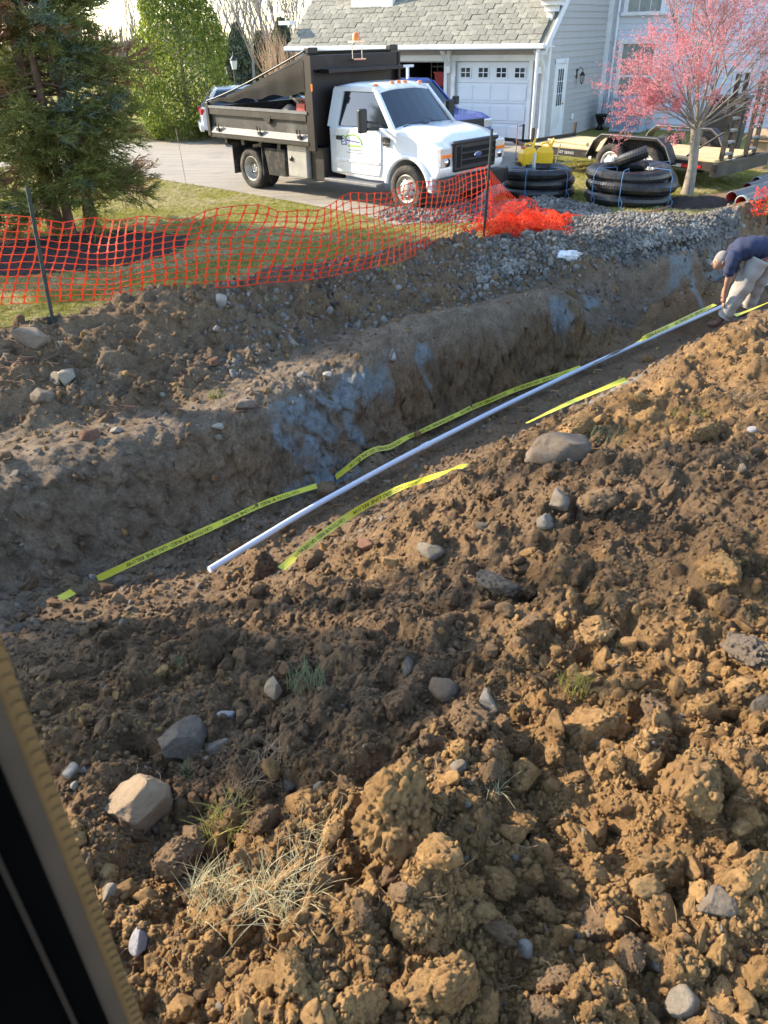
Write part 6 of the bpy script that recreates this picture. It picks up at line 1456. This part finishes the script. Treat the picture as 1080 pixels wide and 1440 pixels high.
for (x, y, z, rz, lab) in ((3.12, 17.3, .50, .4, 'yellow fuel can on the slim pipe coil, left one'), (3.48, 17.35, .50, -.2, 'yellow fuel can with tall spout on the slim pipe coil, right one')):
    root = thing('jerry_can', lab, 'fuel can', (x, y, z), rz)
    mb = MB(); mb.loft([[(sx*.17*k, sy*.12*k, zz) for sx, sy in ((-1, -1), (1, -1), (1, 1), (-1, 1))] for k, zz in ((.96, 0), (1, .04), (1, .24), (.8, .31), (.55, .34))]); mb.build('tank', yel, root, bevel=.03)
    mb = MB(); mb.tube([(-.1, 0, .31), (-.08, 0, .4), (.05, 0, .42), (.1, 0, .33)], .022, 7); mb.build('handle', yel, root)
    mb = MB(); mb.tube([(.09, 0, .32), (.13, 0, .42), (.16, 0, .5)], [.035, .028, .018], 8); mb.build('spout', yel, root)
    mb = MB(); mb.lathe([(.04, .33), (.04, .36), (0, .365)], 10, TR(-.12, 0, 0)); mb.build('cap', redl if rz > 0 else black, root)
mb = MB(); q = Vector((3.2, 16.95, .45)); mb.tube([q, q+Vector((0, .01, .32))], .035, 12); tag(mb.build('pipe_offcut', mat('galv', (.5, .52, .54), .4, metal=.4)), 'short grey pipe standing upright in front of the yellow fuel cans', 'pipe')
mb = MB(); q = Vector((2.95, 17.75, .3)); mb.tube([q, q+Vector((-.01, 0, .95))], .009, 5); tag(mb.build('marker_stake', mat('stake_rust', (.35, .13, .07), .7)), 'thin rusty stake standing left of the yellow fuel cans', 'stake')
mb = MB(); q = Vector((3.74, 17.6, .3)); mb.tube([q, q+Vector((.10, 0, .55))], .012, 5); tag(mb.build('metal_rod', alu), 'light metal rod leaning right of the yellow fuel cans', 'rod')
# thick walled drain pipes at right
pipe_o = mat('drain_grey', (.10, .105, .115), .4, var=.15); pipe_i = mat('drain_red', (.42, .05, .04), .5, var=.2); pipe_e = mat('drain_rim', (.30, .36, .33), .5)
pd_ = Vector((.80, .72, 0)).normalized()
for i, (px, py, r, lab, pk__) in enumerate(((1040, 294, .118, 'nearest drain pipe with its red inside showing', 0), (1027, 288, .122, 'second drain pipe, end sticking out farthest left', 0), (1049, 272, .10, 'third drain pipe behind the two large ones', 0), (1062, 262, .095, 'farthest drain pipe with a pale rim', 0))):
    b0 = onz(px, py, 0); root = thing('drain_pipe', lab+', on the lawn at right', 'pipe', (b0.x, b0.y, 0), math.atan2(pd_.y, pd_.x))
    M_ = TR(0, 0, r)@RY(R(90)); mb = MB(); mb.lathe([(r, 0), (r, 3.2)], 24, M_); mb.build('outer_wall', pipe_o, root)
    mb = MB(); mb.lathe([(r*.84, 3.2), (r*.84, 0.002)], 24, M_); mb.build('inner_wall', pipe_i, root)
    mb = MB(); mb.lathe([(r*.84, 0), (r*.86, -.012), (r*.98, -.012), (r+.004, 0), (r+.004, .05), (r, .05)], 24, M_); mb.build('rim', pipe_e if i in (0, 3) else pipe_o, root)
# right hand clutter against the wing
card = mat('cardboard', (.42, .29, .17), .85, var=.08, scale=6)
bx = thing('cardboard_box', 'open brown cardboard box on the grass at the right edge', 'box', (8.95, 19.7, 0), R(-30))
mb = MB(); w, d, h = .42, .42, .62
for (c, dd) in (((0, -d/2, h/2), (w, .012, h)), ((0, d/2, h/2), (w, .012, h)), ((-w/2, 0, h/2), (.012, d, h)), ((w/2, 0, h/2), (.012, d, h)), ((0, 0, .01), (w, d, .012))): mb.box(c, dd)
mb.build('carton', card, bx)
for (c, dd, rot) in (((-w/2-.08, 0, h+.10), (.26, d, .01), (0, R(-50), 0)), ((w/2+.09, 0, h+.05), (.24, d, .01), (0, R(25), 0)), ((0, d/2+.07, h+.1), (w, .22, .01), (R(55), 0, 0)), ((0, -d/2-.09, h-.02), (w, .2, .01), (R(-15), 0, 0))): mb = MB(); mb.box(c, dd, rot=rot); mb.build('flap', card, bx)
mb = MB(); mb.box((-.05, -d/2-.009, .13), (.16, .004, .1)); mb.build('shipping_label', mat('label_white', (.7, .72, .78), .6), bx)
b2 = thing('cardboard_box', 'second cardboard box mostly cut off by the right edge', 'box', (9.62, 20.1, 0), R(-20)); mb = MB(); mb.box((0, 0, .35), (.5, .45, .7), bev=.006); mb.build('carton', card, b2)
mb = MB(); mb.box((0, .0, .705), (.5, .06, .006)); mb.build('tape_strip', mat('tape_brown', (.5, .38, .24), .4), b2)
bn = thing('black_bin', 'large black ribbed storage bin against the wing right of the ramps', 'bin', (8.75, 21.4, 0), R(-30)); mb = MB(); mb.loft([[(-.42, -.4, .12), (.42, -.4, .12), (.42, .4, .12), (-.42, .4, .12)], [(-.48, -.45, 1.35), (.48, -.45, 1.35), (.48, .45, 1.35), (-.48, .45, 1.35)]]); mb.build('bin_body', plast, bn, bevel=.03)
mb = MB(); mb.box((0, 0, 1.38), (1.02, .96, .07), bev=.02); mb.build('bin_lid', plast, bn)
for z in (.4, .7, 1.0): mb = MB(); mb.box((0, -.435, z), (.86, .02, .03)); mb.build('rib', plast, bn)
mb = MB(); mb.box((0, -.45, .08), (1.0, .12, .1)); mb.build('pallet_edge', W_trim, bn)
o = link('plastic_bag', np_mesh('plastic_bag', *(lambda v: (v[0]*np.array([1.2, .8, .7]), v[1]))(rock_vf(91, 4, 14, .75, .6, .9)), mat('bag_white', (.72, .74, .80), .35, var=.2, scale=3, dirt=(.35, .24, .14), dirtamt=.45)))
p = onz(800, 366, 0.02); p = ray_hit(800, 364); o.location = (p.x, p.y, p.z+.05); o.scale = (.15, .13, .13); tag(o, 'crumpled white plastic bag on the gravel below the red net heap', 'plastic bag')
mb = MB(); p = onz(262, 262, 0); mb.tube([(p.x, p.y, 0), (p.x-.02, p.y, .62), (p.x-.05, p.y, 1.18)], .006, 5); tag(mb.build('marker_wire', mat('wire_pink', (.45, .28, .25), .6)), 'thin wire marker standing at the lawn edge left of the rear wheel', 'marker')
mb = MB(); pts = [onz(a, b_, .03) for a, b_ in ((880, 298), (905, 299), (925, 296), (941, 290))]; mb.tube(pts, .015, 6); tag(mb.build('rusty_rod', MATS['stake_rust']), 'thin reddish rod on the grass in front of the bulky coil', 'rod')
# ---- white water pipe
pvc = mat('pvc_pipe', (.62, .66, .74), .35, var=.03, scale=3, coat=.1)
pp = [onz(a, b_, -1.14) for a, b_ in PIPE_PX]; ext = onz(1240, 330, -1.14); pp.append(ext)
pts = []
for i in range(len(pp)-1):
    for k in range(8): pts.append(pp[i].lerp(pp[i+1], k/8))
sm2 = [pts[0]]+[(pts[i-1]+pts[i]*2+pts[i+1])/4 for i in range(1, len(pts)-1)]+[pts[-1]]
for _ in range(3): sm2 = [sm2[0]]+[(sm2[i-1]+sm2[i]*2+sm2[i+1])/4 for i in range(1, len(sm2)-1)]+[sm2[-1]]
sm2 = [Vector((p.x, p.y, max(p.z+.03, float(base_h(p.x, p.y))+.06))) for p in sm2]
wp = thing('water_pipe', 'long white plastic pipe running along the trench floor', 'pipe', (0, 0, 0))
mb = MB(); mb.tube(sm2, .030, 14); mb.build('pipe_run', pvc, wp)
for i in (18, 36): d = (sm2[i+1]-sm2[i]).normalized(); mb = MB(); mb.tube([sm2[i]-d*.06, sm2[i]+d*.06], .036, 14); mb.build('coupling', pvc, wp)
# ---- caution tape
tape_y = mat('tape_yellow', (.60, .55, .04), .4, var=.05, scale=4); tape_k = mat('tape_black', (.01, .01, .01), .5); tape_u = mat('tape_under', (.68, .74, .80), .4, var=.05)
cu = bpy.data.curves.new('t', 'FONT'); cu.body = 'CAUTION BURIED GAS LINE BELOW'; cu.size = .056; cu.align_x = 'LEFT'; cu.align_y = 'CENTER'; cu.resolution_u = 1
to = bpy.data.objects.new('t', cu); COL.objects.link(to); bpy.context.view_layer.update(); tme = bpy.data.meshes.new_from_object(to.evaluated_get(bpy.context.evaluated_depsgraph_get())); bpy.data.objects.remove(to)
TV = np.array([v.co[:] for v in tme.vertices]); TF = [tuple(p.vertices) for p in tme.polygons]; TLn = TV[:, 0].max(); TV[:, 1] *= .9
def ribbon(lab, path, width=.064, tilt=.75, seed=0, text=True, z_off=.07):
    rg = random.Random(seed); P = []
    for (a, b_, *zz) in path: P.append(ray_hit(a, b_)+Vector((0, 0, z_off+(zz[0] if zz else 0))))
    pts = []; 
    for i in range(len(P)-1):
        n = max(2, int((P[i+1]-P[i]).length/.08))
        for k in range(n): pts.append(P[i].lerp(P[i+1], k/n))
    pts.append(P[-1])
    for _ in range(4): pts = [pts[0]]+[(pts[i-1]+pts[i]*2+pts[i+1])/4 for i in range(1, len(pts)-1)]+[pts[-1]]
    hh_ = full_h(np.array([p.x for p in pts]), np.array([p.y for p in pts]))[0]
    hh_ = [max(hh_[max(0, i-1):i+2]) for i in range(len(pts))]
    pts = [Vector((p.x, p.y, max(p.z, h_+.03))) for p, h_ in zip(pts, hh_)]
    for _ in range(2): pts = [pts[0]]+[(pts[i-1]+pts[i]*2+pts[i+1])/4 for i in range(1, len(pts)-1)]+[pts[-1]]
    root = thing('caution_tape', lab, 'caution tape', (0, 0, 0)); ph = rg.uniform(0, 6)
    L_ = [0]
    for i in range(1, len(pts)): L_.append(L_[-1]+(pts[i]-pts[i-1]).length)
    fr = []
    for i, p in enumerate(pts):
        d = (pts[min(i+1, len(pts)-1)]-pts[max(i-1, 0)]).normalized(); s_ = Vector((-d.y, d.x, 0)).normalized(); tl = tilt+.38*math.sin(L_[i]*2.1+ph)+.15*math.sin(L_[i]*7+ph)
        w = s_*math.cos(tl)+Vector((0, 0, 1))*math.sin(tl); fr.append((p, w.normalized(), d.cross(w).normalized()*-1 if d.cross(w).z < 0 else d.cross(w).normalized()))
    mb = MB(); V = []; 
    for p, w, nn in fr: V += [p-w*width*.5+nn*.0, p-nn*.004, p+w*width*.5]
    F = [(i*3+k, (i+1)*3+k, (i+1)*3+k+1, i*3+k+1) for i in range(len(fr)-1) for k in (0, 1)]
    mb.add(V, F, 0, True); mb.build('strip', tape_y, root)
    mb = MB(); V2 = [v-fr[i//3][2]*.0025 for i, v in enumerate(V)]; mb.add(V2, [f[::-1] for f in F], 0, True); mb.build('strip_underside', tape_u, root)
    if text:
        mb = MB(); s0 = .05+rg.uniform(0, .3); tot = L_[-1]
        Larr = np.array(L_)
        while s0+TLn < tot-.02:
            V = []
            for v in TV:                     # rotated by 180 degrees along the strip, as in the picture
                s = s0+(TLn-v[0]); i = min(len(L_)-2, int(np.searchsorted(Larr, s)-1)); i = max(i, 0); f = (s-L_[i])/(L_[i+1]-L_[i]+1e-9)
                p = fr[i][0].lerp(fr[i+1][0], f); w = fr[i][1].lerp(fr[i+1][1], f); nn = fr[i][2].lerp(fr[i+1][2], f); yy = -v[1]
                V.append(p+w*yy+nn*(.003-.004*(1-abs(yy)/(width*.5))))
            mb = MB(); mb.add(V, TF, 0); mb.build('lettering', tape_k, root); s0 += TLn+.12
    return root
ribbon('yellow caution tape lying left of the white pipe end on the trench floor', [(140, 823), (200, 795), (300, 750), (380, 712), (446, 691)], seed=1)
ribbon('short white-backed end of caution tape poking out of the soil at far left', [(88, 852), (97, 848), (106, 842)], seed=2, text=False)
ribbon('yellow caution tape running just above the middle of the white pipe', [(473, 679), (560, 630), (640, 592), (720, 556), (816, 523)], seed=3)
ribbon('yellow caution tape running beside the pipe towards the worker', [(832, 519), (900, 486), (960, 458), (1004, 436)], seed=4, width=.05, tilt=.5)
ribbon('yellow caution tape on the near side, dipping under the soil at its lower end', [(397, 813, .02), (440, 778, .05), (500, 738, .08), (560, 706, .08), (654, 672, .02)], seed=5)
ribbon('far piece of caution tape on the near side behind the big boulder', [(740, 612, .04), (800, 582, .04), (878, 548, .03)], seed=6, width=.05, tilt=.1)
ribbon('scrap of caution tape by the feet of the worker', [(1030, 462, .05), (1050, 452, .05), (1079, 440, .05)], width=.036, tilt=.1, seed=7, text=False)
# ================================================================== ORANGE NET
net_m = leafmat('net_orange', (.80, .050, .012), (.88, .085, .02), 0, .25); post_m = mat('post_green', (.022, .028, .024), .6, var=.3)
def interp(pl, t):
    L_ = [0]
    for i in range(1, len(pl)): L_.append(L_[-1]+(pl[i]-pl[i-1]).length)
    s = t*L_[-1]
    for i in range(1, len(pl)):
        if s <= L_[i]+1e-9: return pl[i-1].lerp(pl[i], (s-L_[i-1])/(L_[i]-L_[i-1]+1e-9))
    return pl[-1]
def net_mesh(name, Sf, nc, nr, parent, wn=.034, wm=.013, hr=.0045):
    """Sf(u,v)->Vector ; vertical flat strips with thick nodes, thin horizontal strands"""
    V = []; F = []; G = [[Sf(c/(nc-1), r/(nr-1)) for r in range(nr)] for c in range(nc)]
    for c in range(nc):
        for r in range(nr-1):
            a = G[c][r]; b_ = G[c][r+1]; ax = (G[min(c+1, nc-1)][r]-G[max(c-1, 0)][r]).normalized(); m_ = a.lerp(b_, .5)
            for (p, q, w0, w1) in ((a, m_, wn, wm), (m_, b_, wm, wn)):
                o = len(V); V += [p-ax*w0/2, p+ax*w0/2, q+ax*w1/2, q-ax*w1/2]; F.append((o, o+1, o+2, o+3))
    o1 = link('vertical_strands', np_mesh(name, [v[:] for v in V], F, net_m), parent); tag(o1, kind='stuff')
    mb = MB()
    for r in range(nr):
        pts = []
        for c in range(nc):
            pts.append(G[c][r])
            if c < nc-1: m_ = G[c][r].lerp(G[c+1][r], .5); pts.append(m_+Vector((0, 0, -.004)))
        mb.tube(pts, hr, 4, cap=False)
    o2 = mb.build('horizontal_strands', net_m, parent); tag(o2, kind='stuff')
fence = thing('safety_fence', 'sagging orange plastic mesh fence strung between two dark posts along the lawn', 'mesh fence', (0, 0, 0))
def gp_(px, py, dz=0.0, zz=.06): p = onz(px, py, zz); return p
bot_px = [(-260, 452, .0), (-100, 438, .0), (0, 426, .02), (75, 424, .04), (150, 421, .06), (210, 410, .2), (300, 402, .22), (380, 398, .2), (440, 394, .15), (540, 372, .12), (600, 352, .12), (650, 330, .1), (684, 322, .08)]
bot = [onz(a, b_, z) for a, b_, z in bot_px]
top_py = [(-260, 290), (-100, 296), (0, 303), (45, 300), (150, 312), (210, 306), (300, 299), (380, 292), (440, 288), (540, 268), (600, 255), (650, 242), (692, 230)]
top = [aty(a, b_, p.y+.05) for (a, b_), p in zip(top_py, bot)]
_nzt = {}
def nz(a, b, s):
    if s not in _nzt:
        g_ = np.arange(0, 34, .1); _nzt[s] = fbm(*np.meshgrid(g_, g_), o=2, s=s*37)*1.6
    t_ = _nzt[s]; fa = min(max(a, 0)*10, 338.9); fb = min(max(b, 0)*10, 338.9); ia, ib = int(fa), int(fb); u_, v_ = fa-ia, fb-ib
    return (t_[ib, ia]*(1-u_)+t_[ib, ia+1]*u_)*(1-v_)+(t_[ib+1, ia]*(1-u_)+t_[ib+1, ia+1]*u_)*v_
_sx = np.arange(-1, 6, .05); _sy = np.arange(10, 15, .05); _A, _B = np.meshgrid(_sx, _sy); _sz = np.maximum(full_h(_A, _B)[0], grav_h(_A, _B))
def surf(x, y): return float(_sz[min(len(_sy)-1, max(0, int(round((y-10)/.05)))), min(len(_sx)-1, max(0, int(round((x+1)/.05))))])
def S_main(u, v):
    a = interp(bot, u); b_ = interp(top, u); p = a.lerp(b_, v)
    bow = .12*math.sin(v*math.pi)*(1+.8*math.sin(u*23)); return p+Vector((.05*math.sin(v*4+u*19)+.03*nz(u*22, v*3, 8), -bow-.05*nz(u*14, v*3, 9), .03*nz(u*26, v*3, 10)*(.3+v)+.02*math.sin(u*41)*v))
net_mesh('main_net', S_main, 76, 13, fence, .037, .015, .005)
# bunched part past the right post
pt = onz(680, 336, .06); ptop = aty(692, 181, pt.y)
def S_b(u, v):
    z1 = 1.02; a = pt+Vector((.05, 0, .02+z1*v))
    e = onz(785+30*v, 338-22*v, .06)+Vector((0, 0, .05*v)); sag = u**.55
    p = a.lerp(e, u); zz = max((.06+z1*v)*(1-u)**2.2, .09+.05*math.sin(u*14+v*9)); k = random.Random(int(u*1000)*77+int(v*100)); j = .012*(.3+u)
    return Vector((p.x+k.gauss(0, j*.4)+nz(u*5, v*5, 1)*.16*u, p.y+k.gauss(0, j)+.08*math.sin(v*12+u*7)*(1-u)+nz(u*6, v*6, 2)*.10, zz+abs(nz(u*8, v*8, 3))*.12*u+.05*u*(1-u)*4*v))
net_mesh('bunched_net', S_b, 60, 24, fence, .018, .008, .003)
def S_c(u, v):
    e0 = onz(650, 340, .1).lerp(onz(705, 300, .15), v); e1 = onz(770, 336, .06).lerp(onz(808, 314, .08), v); p = e0.lerp(e1, u); k = random.Random(int(u*1000)*31+int(v*100)+5); zz = surf(p.x, p.y)
    return Vector((p.x+k.gauss(0, .005)+nz(u*7, v*7, 5)*.12, p.y+k.gauss(0, .005)+nz(u*7, v*7, 6)*.12, zz+.05+abs(nz(u*5, v*5, 7))*.16*(1-.5*u)+.14*math.sin(v*math.pi)*(1-u)))
net_mesh('heaped_net', S_c, 60, 28, fence, .018, .008, .003)
def S_d(u, v):
    e0 = onz(690, 338, .1).lerp(onz(720, 295, .12), v); e1 = onz(792, 334, .06).lerp(onz(802, 318, .06), v); p = e0.lerp(e1, u); k = random.Random(int(u*1000)*13+int(v*100)+9); zz = surf(p.x, p.y)
    return Vector((p.x+k.gauss(0, .005)+nz(u*7+9, v*7, 5)*.16, p.y+k.gauss(0, .005)+nz(u*7+9, v*7, 6)*.16, zz+.06+abs(nz(u*5+9, v*5, 7))*.2))
net_mesh('folded_net', S_d, 56, 28, fence, .018, .008, .003)
def post(a, b_): 
    mb = MB(); d = (b_-a); mb.tube([a-d.normalized()*.15, b_], .022, 6); 
    for k in range(7): q = a+d*(.25+k*.11); mb.box(q+Vector((0, -.022, 0)), (.014, .02, .03))
    return mb
pl0 = ray_hit(75, 455); pm_o = post(pl0, aty(38, 262, pl0.y+.15)); pm_o.build('post', post_m, fence); mb = MB(); mb.box(pl0+Vector((0, 0, .02)), (.12, .02, .1)); mb.build('post_spade', post_m, fence)
post(Vector((pt.x, pt.y, -.05)), ptop).build('post', post_m, fence)
rf = thing('net_roll', 'end of a red plastic net lying over the drain pipes at the right edge', 'net', (0, 0, 0)); c = onz(1076, 290, .2)
def S_r(u, v): k = random.Random(int(u*1000)*3+int(v*100)); return Vector((c.x-.16+u*.6+k.gauss(0, .02), c.y+.1+k.gauss(0, .05), .04+v*.46+k.gauss(0, .02)))
net_mesh('roll_net', S_r, 14, 12, rf, .022, .010)
# ================================================================== PERSON
def skin_body(name, pts, edges, rad, m, parent, root_i=0, subd=2):
    me = bpy.data.meshes.new(name); me.from_pydata([Vector(p) for p in pts], edges, []); o = link(name, me, parent); me.materials.append(m)
    sk = o.modifiers.new('skin', 'SKIN'); sk.use_smooth_shade = True; sk.branch_smoothing = .4
    for i, v in enumerate(me.skin_vertices[0].data):
        r = rad[i]; v.radius = (r, r) if not isinstance(r, tuple) else r; v.use_root = (i == root_i)
    sb = o.modifiers.new('sub', 'SUBSURF'); sb.levels = subd; sb.render_levels = subd; return o
per = thing('person', 'worker in navy t-shirt and baggy grey trousers bending over in the trench', 'person', (0, 0, 0))
YD = 11.85
def q_(px, py, dy=0): return aty(px, py, YD+dy)
skin_m = mat('skin', (.36, .20, .13), .6, var=.1); shirt = mat('navy_shirt', (.022, .028, .065), .85, var=.2, bump=.6, bscale=14); trous = mat('grey_trousers', (.34, .315, .28), .85, var=.1, bump=.8, bscale=10); boot = mat('boot_brown', (.14, .075, .05), .8, var=.3); hairm = mat('hair_grey', (.30, .27, .25), .9, var=.3, bump=1, bscale=200); redb = mat('red_band', (.55, .03, .05), .7)
pel = q_(1077, 356); sp1 = q_(1062, 350); sp2 = q_(1044, 350); nk = q_(1024, 362); hd = q_(1014, 366)
nsh = q_(1030, 364, -.19); fsh = q_(1034, 356, .19); nel = q_(1023, 394, -.24); nwr = q_(1019, 416, -.16); nha = q_(1018, 426, -.14); fel = q_(1029, 388, .2); fwr = q_(1018, 408, .12); fha = q_(1016, 420, .1)
hn = q_(1068, 364, -.10); hf = q_(1086, 358, .12); kn = q_(1036, 412, -.10); kf = q_(1062, 400, .16); an = q_(1013, 450, -.12); af = q_(1050, 436, .16)
pts = [pel, sp1, sp2, nk, hd, nsh, nel, nwr, nha, fsh, fel, fwr, fha, hn, kn, an, hf, kf, af]
edg = [(0, 1), (1, 2), (2, 3), (3, 4), (2, 5), (5, 6), (6, 7), (7, 8), (2, 9), (9, 10), (10, 11), (11, 12), (0, 13), (13, 14), (14, 15), (0, 16), (16, 17), (17, 18)]
rad = [.13, .13, .14, .06, .095, .055, .042, .03, .035, .055, .042, .03, .035, .09, .06, .04, .09, .06, .04]
skin_body('body', pts, edg, rad, skin_m, per)
# fingers: short chains from each palm
for hnd, s in ((nha, -1), (fha, 1)):
    P_ = []; E_ = []; R_ = []
    dn = Vector((-.25, 0, -1)).normalized()
    for f in range(5):
        off = Vector((0, (f-1.5)*.021, 0)) if f < 4 else Vector((.03, -.03*s, .03)); L_ = (.075, .085, .08, .062, .055)[f]; b0 = hnd+off+dn*.01; i = len(P_)
        P_ += [hnd+off*.5, b0+dn*L_*.4, b0+dn*L_*.75+Vector((.012, 0, 0)), b0+dn*L_+Vector((.03, 0, .004))]; E_ += [(i, i+1), (i+1, i+2), (i+2, i+3)]; R_ += [.012, .0095, .009, .0075]
    for f in range(5):
        skin_body('finger', [P_[f*4+k] for k in range(4)], [(0, 1), (1, 2), (2, 3)], R_[f*4:f*4+4], skin_m, per, 0, 1)
def cloth(name, chains, m, folds=.012, n=26):
    V = []; F = []
    for ci, (path, rad, sq) in enumerate(chains):
        # resample smoothly
        P_ = [Vector(p) for p in path]; R_ = list(rad)
        for _ in range(3):
            Q = [P_[0]]; S = [R_[0]]
            for i in range(len(P_)-1): Q += [P_[i].lerp(P_[i+1], .25), P_[i].lerp(P_[i+1], .75)]; S += [R_[i]*.75+R_[i+1]*.25, R_[i]*.25+R_[i+1]*.75]
            Q.append(P_[-1]); S.append(R_[-1]); P_, R_ = Q, S
        L_ = len(P_); o = len(V); y_ = Vector((0, 1, 0))
        for i, p in enumerate(P_):
            t = (P_[min(i+1, L_-1)]-P_[max(i-1, 0)]).normalized(); x_ = t.cross(y_).normalized(); yy = x_.cross(t).normalized()
            for k in range(n):
                a = 2*math.pi*k/n; q = p+(x_*math.cos(a)+yy*math.sin(a)*sq)*R_[i]
                d = folds*(nz((q.x*9+ci*5) % 30, (q.z*9+q.y*5+i*.12) % 30, 60+ci)+.5*math.sin(i*.9+3*math.sin(a)+ci))
                V.append(q+(q-p).normalized()*d)
        for i in range(L_-1):
            for k in range(n): F.append((o+i*n+k, o+i*n+(k+1) % n, o+(i+1)*n+(k+1) % n, o+(i+1)*n+k))
        for end, ring in ((0, 0), (1, L_-1)):
            V.append(P_[ring]); c = len(V)-1
            for k in range(n): F.append((c, o+ring*n+k, o+ring*n+(k+1) % n, o+ring*n+(k+1) % n) if False else (c, o+ring*n+k, o+ring*n+(k+1) % n))
    me = bpy.data.meshes.new(name); me.from_pydata([tuple(v) for v in V], [], F); me.materials.append(m); me.polygons.foreach_set('use_smooth', [True]*len(F)); me.update(); return link(name, me, per)
cloth('shirt', [([q_(1083, 356), q_(1073, 350), q_(1060, 347), q_(1046, 349), q_(1033, 357), q_(1025, 363)], [.15, .165, .17, .175, .15, .07], 1.25),
                ([q_(1036, 358, -.15), nsh, q_(1026, 378, -.23), q_(1024, 388, -.24)], [.12, .115, .095, .085], 1.0), ([q_(1036, 356, .15), fsh, q_(1032, 372, .21), q_(1030, 382, .21)], [.12, .11, .09, .08], 1.0)], shirt, .012)
cloth('trousers', [([q_(1070, 353), q_(1079, 360), q_(1085, 368)], [.15, .18, .15], 1.2),
                   ([hn, q_(1053, 388, -.11), q_(1040, 410, -.11), q_(1026, 434, -.12), q_(1017, 447, -.12)], [.165, .15, .13, .115, .10], 1.0), ([hf, q_(1076, 382, .15), kf, q_(1057, 420, .16), q_(1052, 433, .16)], [.16, .14, .12, .105, .095], 1.0)], trous, .016)
mb = MB(); a = q_(1062, 346); wdir = (q_(1079, 358)-q_(1058, 346)).normalized(); cc = q_(1076, 353); X_ = wdir.orthogonal().normalized(); Y_ = wdir.cross(X_); mb.tube([cc+(X_*math.cos(k*.3)+Y_*math.sin(k*.3)*1.15)*.182 for k in range(21)], .016, 6, close=True); mb.build('red_waistband', redb, per)
for an_, s in ((an, 0), (af, 1)):
    g = hz(an_.x, an_.y); skin_body('boot', [an_+Vector((0, 0, .06)), Vector((an_.x, an_.y, an_.z-.02)), Vector((an_.x-.05, an_.y+.02, an_.z-.075)), Vector((an_.x-.17, an_.y+.06, an_.z-.09))], [(0, 1), (1, 2), (2, 3)], [.062, .06, .055, .045], boot, per)
hv, hf_ = ico(3); hr_ = np.array([.105, .095, .12]); o = link('hair', np_mesh('hair', hv*hr_*1.04, hf_, hairm, True), per); o.location = hd+Vector((.012, 0, .018)); 
o = link('head', np_mesh('head', hv*np.array([.10, .085, .125]), hf_, skin_m, True), per); o.location = hd+Vector((-.012, 0, -.02)); o.rotation_euler = (0, R(20), 0)
mb = MB(); mb.lathe([(.0, 0), (.02, .004), (.028, .012), (.015, .018), (0, .016)], 10, Matrix.Translation(hd+Vector((.0, -.088, -.015)))@RX(R(90))@Matrix.Diagonal((.7, 1.2, 1, 1))); mb.build('ear', skin_m, per)
mb = MB(); f0 = hd+Vector((-.105, 0, -.045)); mb.loft([[f0+Vector((.0, -.008, .03)), f0+Vector((0, .008, .03)), f0+Vector((.01, .01, -.02)), f0+Vector((.01, -.01, -.02))], [f0+Vector((-.012, -.004, .02)), f0+Vector((-.012, .004, .02)), f0+Vector((-.03, .007, -.02)), f0+Vector((-.03, -.007, -.02))]]); mb.build('nose', skin_m, per)
for s in (-1, 1): mb = MB(); mb.lathe([(0, .0), (.011, .002), (.008, .008), (0, .009)], 8, Matrix.Translation(hd+Vector((-.098, s*.032, -.01)))@RY(R(-90))); mb.build('eye', mat('eye_dark', (.05, .04, .04), .3), per)
mb = MB(); mb.box(hd+Vector((-.097, 0, -.088)), (.012, .042, .010), bev=.004); mb.build('mouth', mat('lips', (.30, .12, .10), .5), per)
# ================================================================== FOREGROUND WINDOW JAMB
az = R(-33.2); er = Vector((math.sin(az), math.cos(az), 0)); el_ = Vector((-math.cos(az), math.sin(az), 0)); E0 = er*.46
tan_t = mat('jamb_tan', (.15, .085, .03), .6, var=.15, scale=20); tan_d = mat('jamb_grey', (.055, .04, .028), .6, var=.15, scale=8); blk = mat('jamb_black', (.0025, .0025, .0025), 1, spec=0); gry = mat('jamb_line', (.010, .009, .008), .5)
jb = thing('window_jamb', 'dark window jamb with a ribbed tan edge strip, out of focus at the lower left', 'window frame', (0, 0, 0))
def vstrip(name, u0, u1, d0, d1, m, z0=.6, z1=4.3):
    mb = MB(); b0 = E0+el_*u0; b1 = E0+el_*u1
    V = [b0+er*d0, b1+er*d0, b1+er*d1, b0+er*d1]; mb.loft([[Vector((p.x, p.y, z0)) for p in V], [Vector((p.x, p.y, z1)) for p in V]]); return mb.build(name, m, jb)
vstrip('edge_strip', 0, .013, 0, .02, tan_t); vstrip('inner_strip', .013, .028, -.004, .02, tan_d); vstrip('rubber_seal', .028, .050, -.008, .03, blk); vstrip('seal_lip', .050, .054, -.012, .03, gry); vstrip('frame_post', .054, .45, -.006, .06, blk)
rb = MB(); q = E0+el_*.004; rb.box((0, 0, 0), (.006, .003, .004)); rme = rb.mesh('rib', tan_t)
for k in range(150): o = link('rib', rme, jb); o.location = Vector((q.x, q.y, 1.7+k*.0125))-er*.0008; o.rotation_euler = (0, 0, -az)
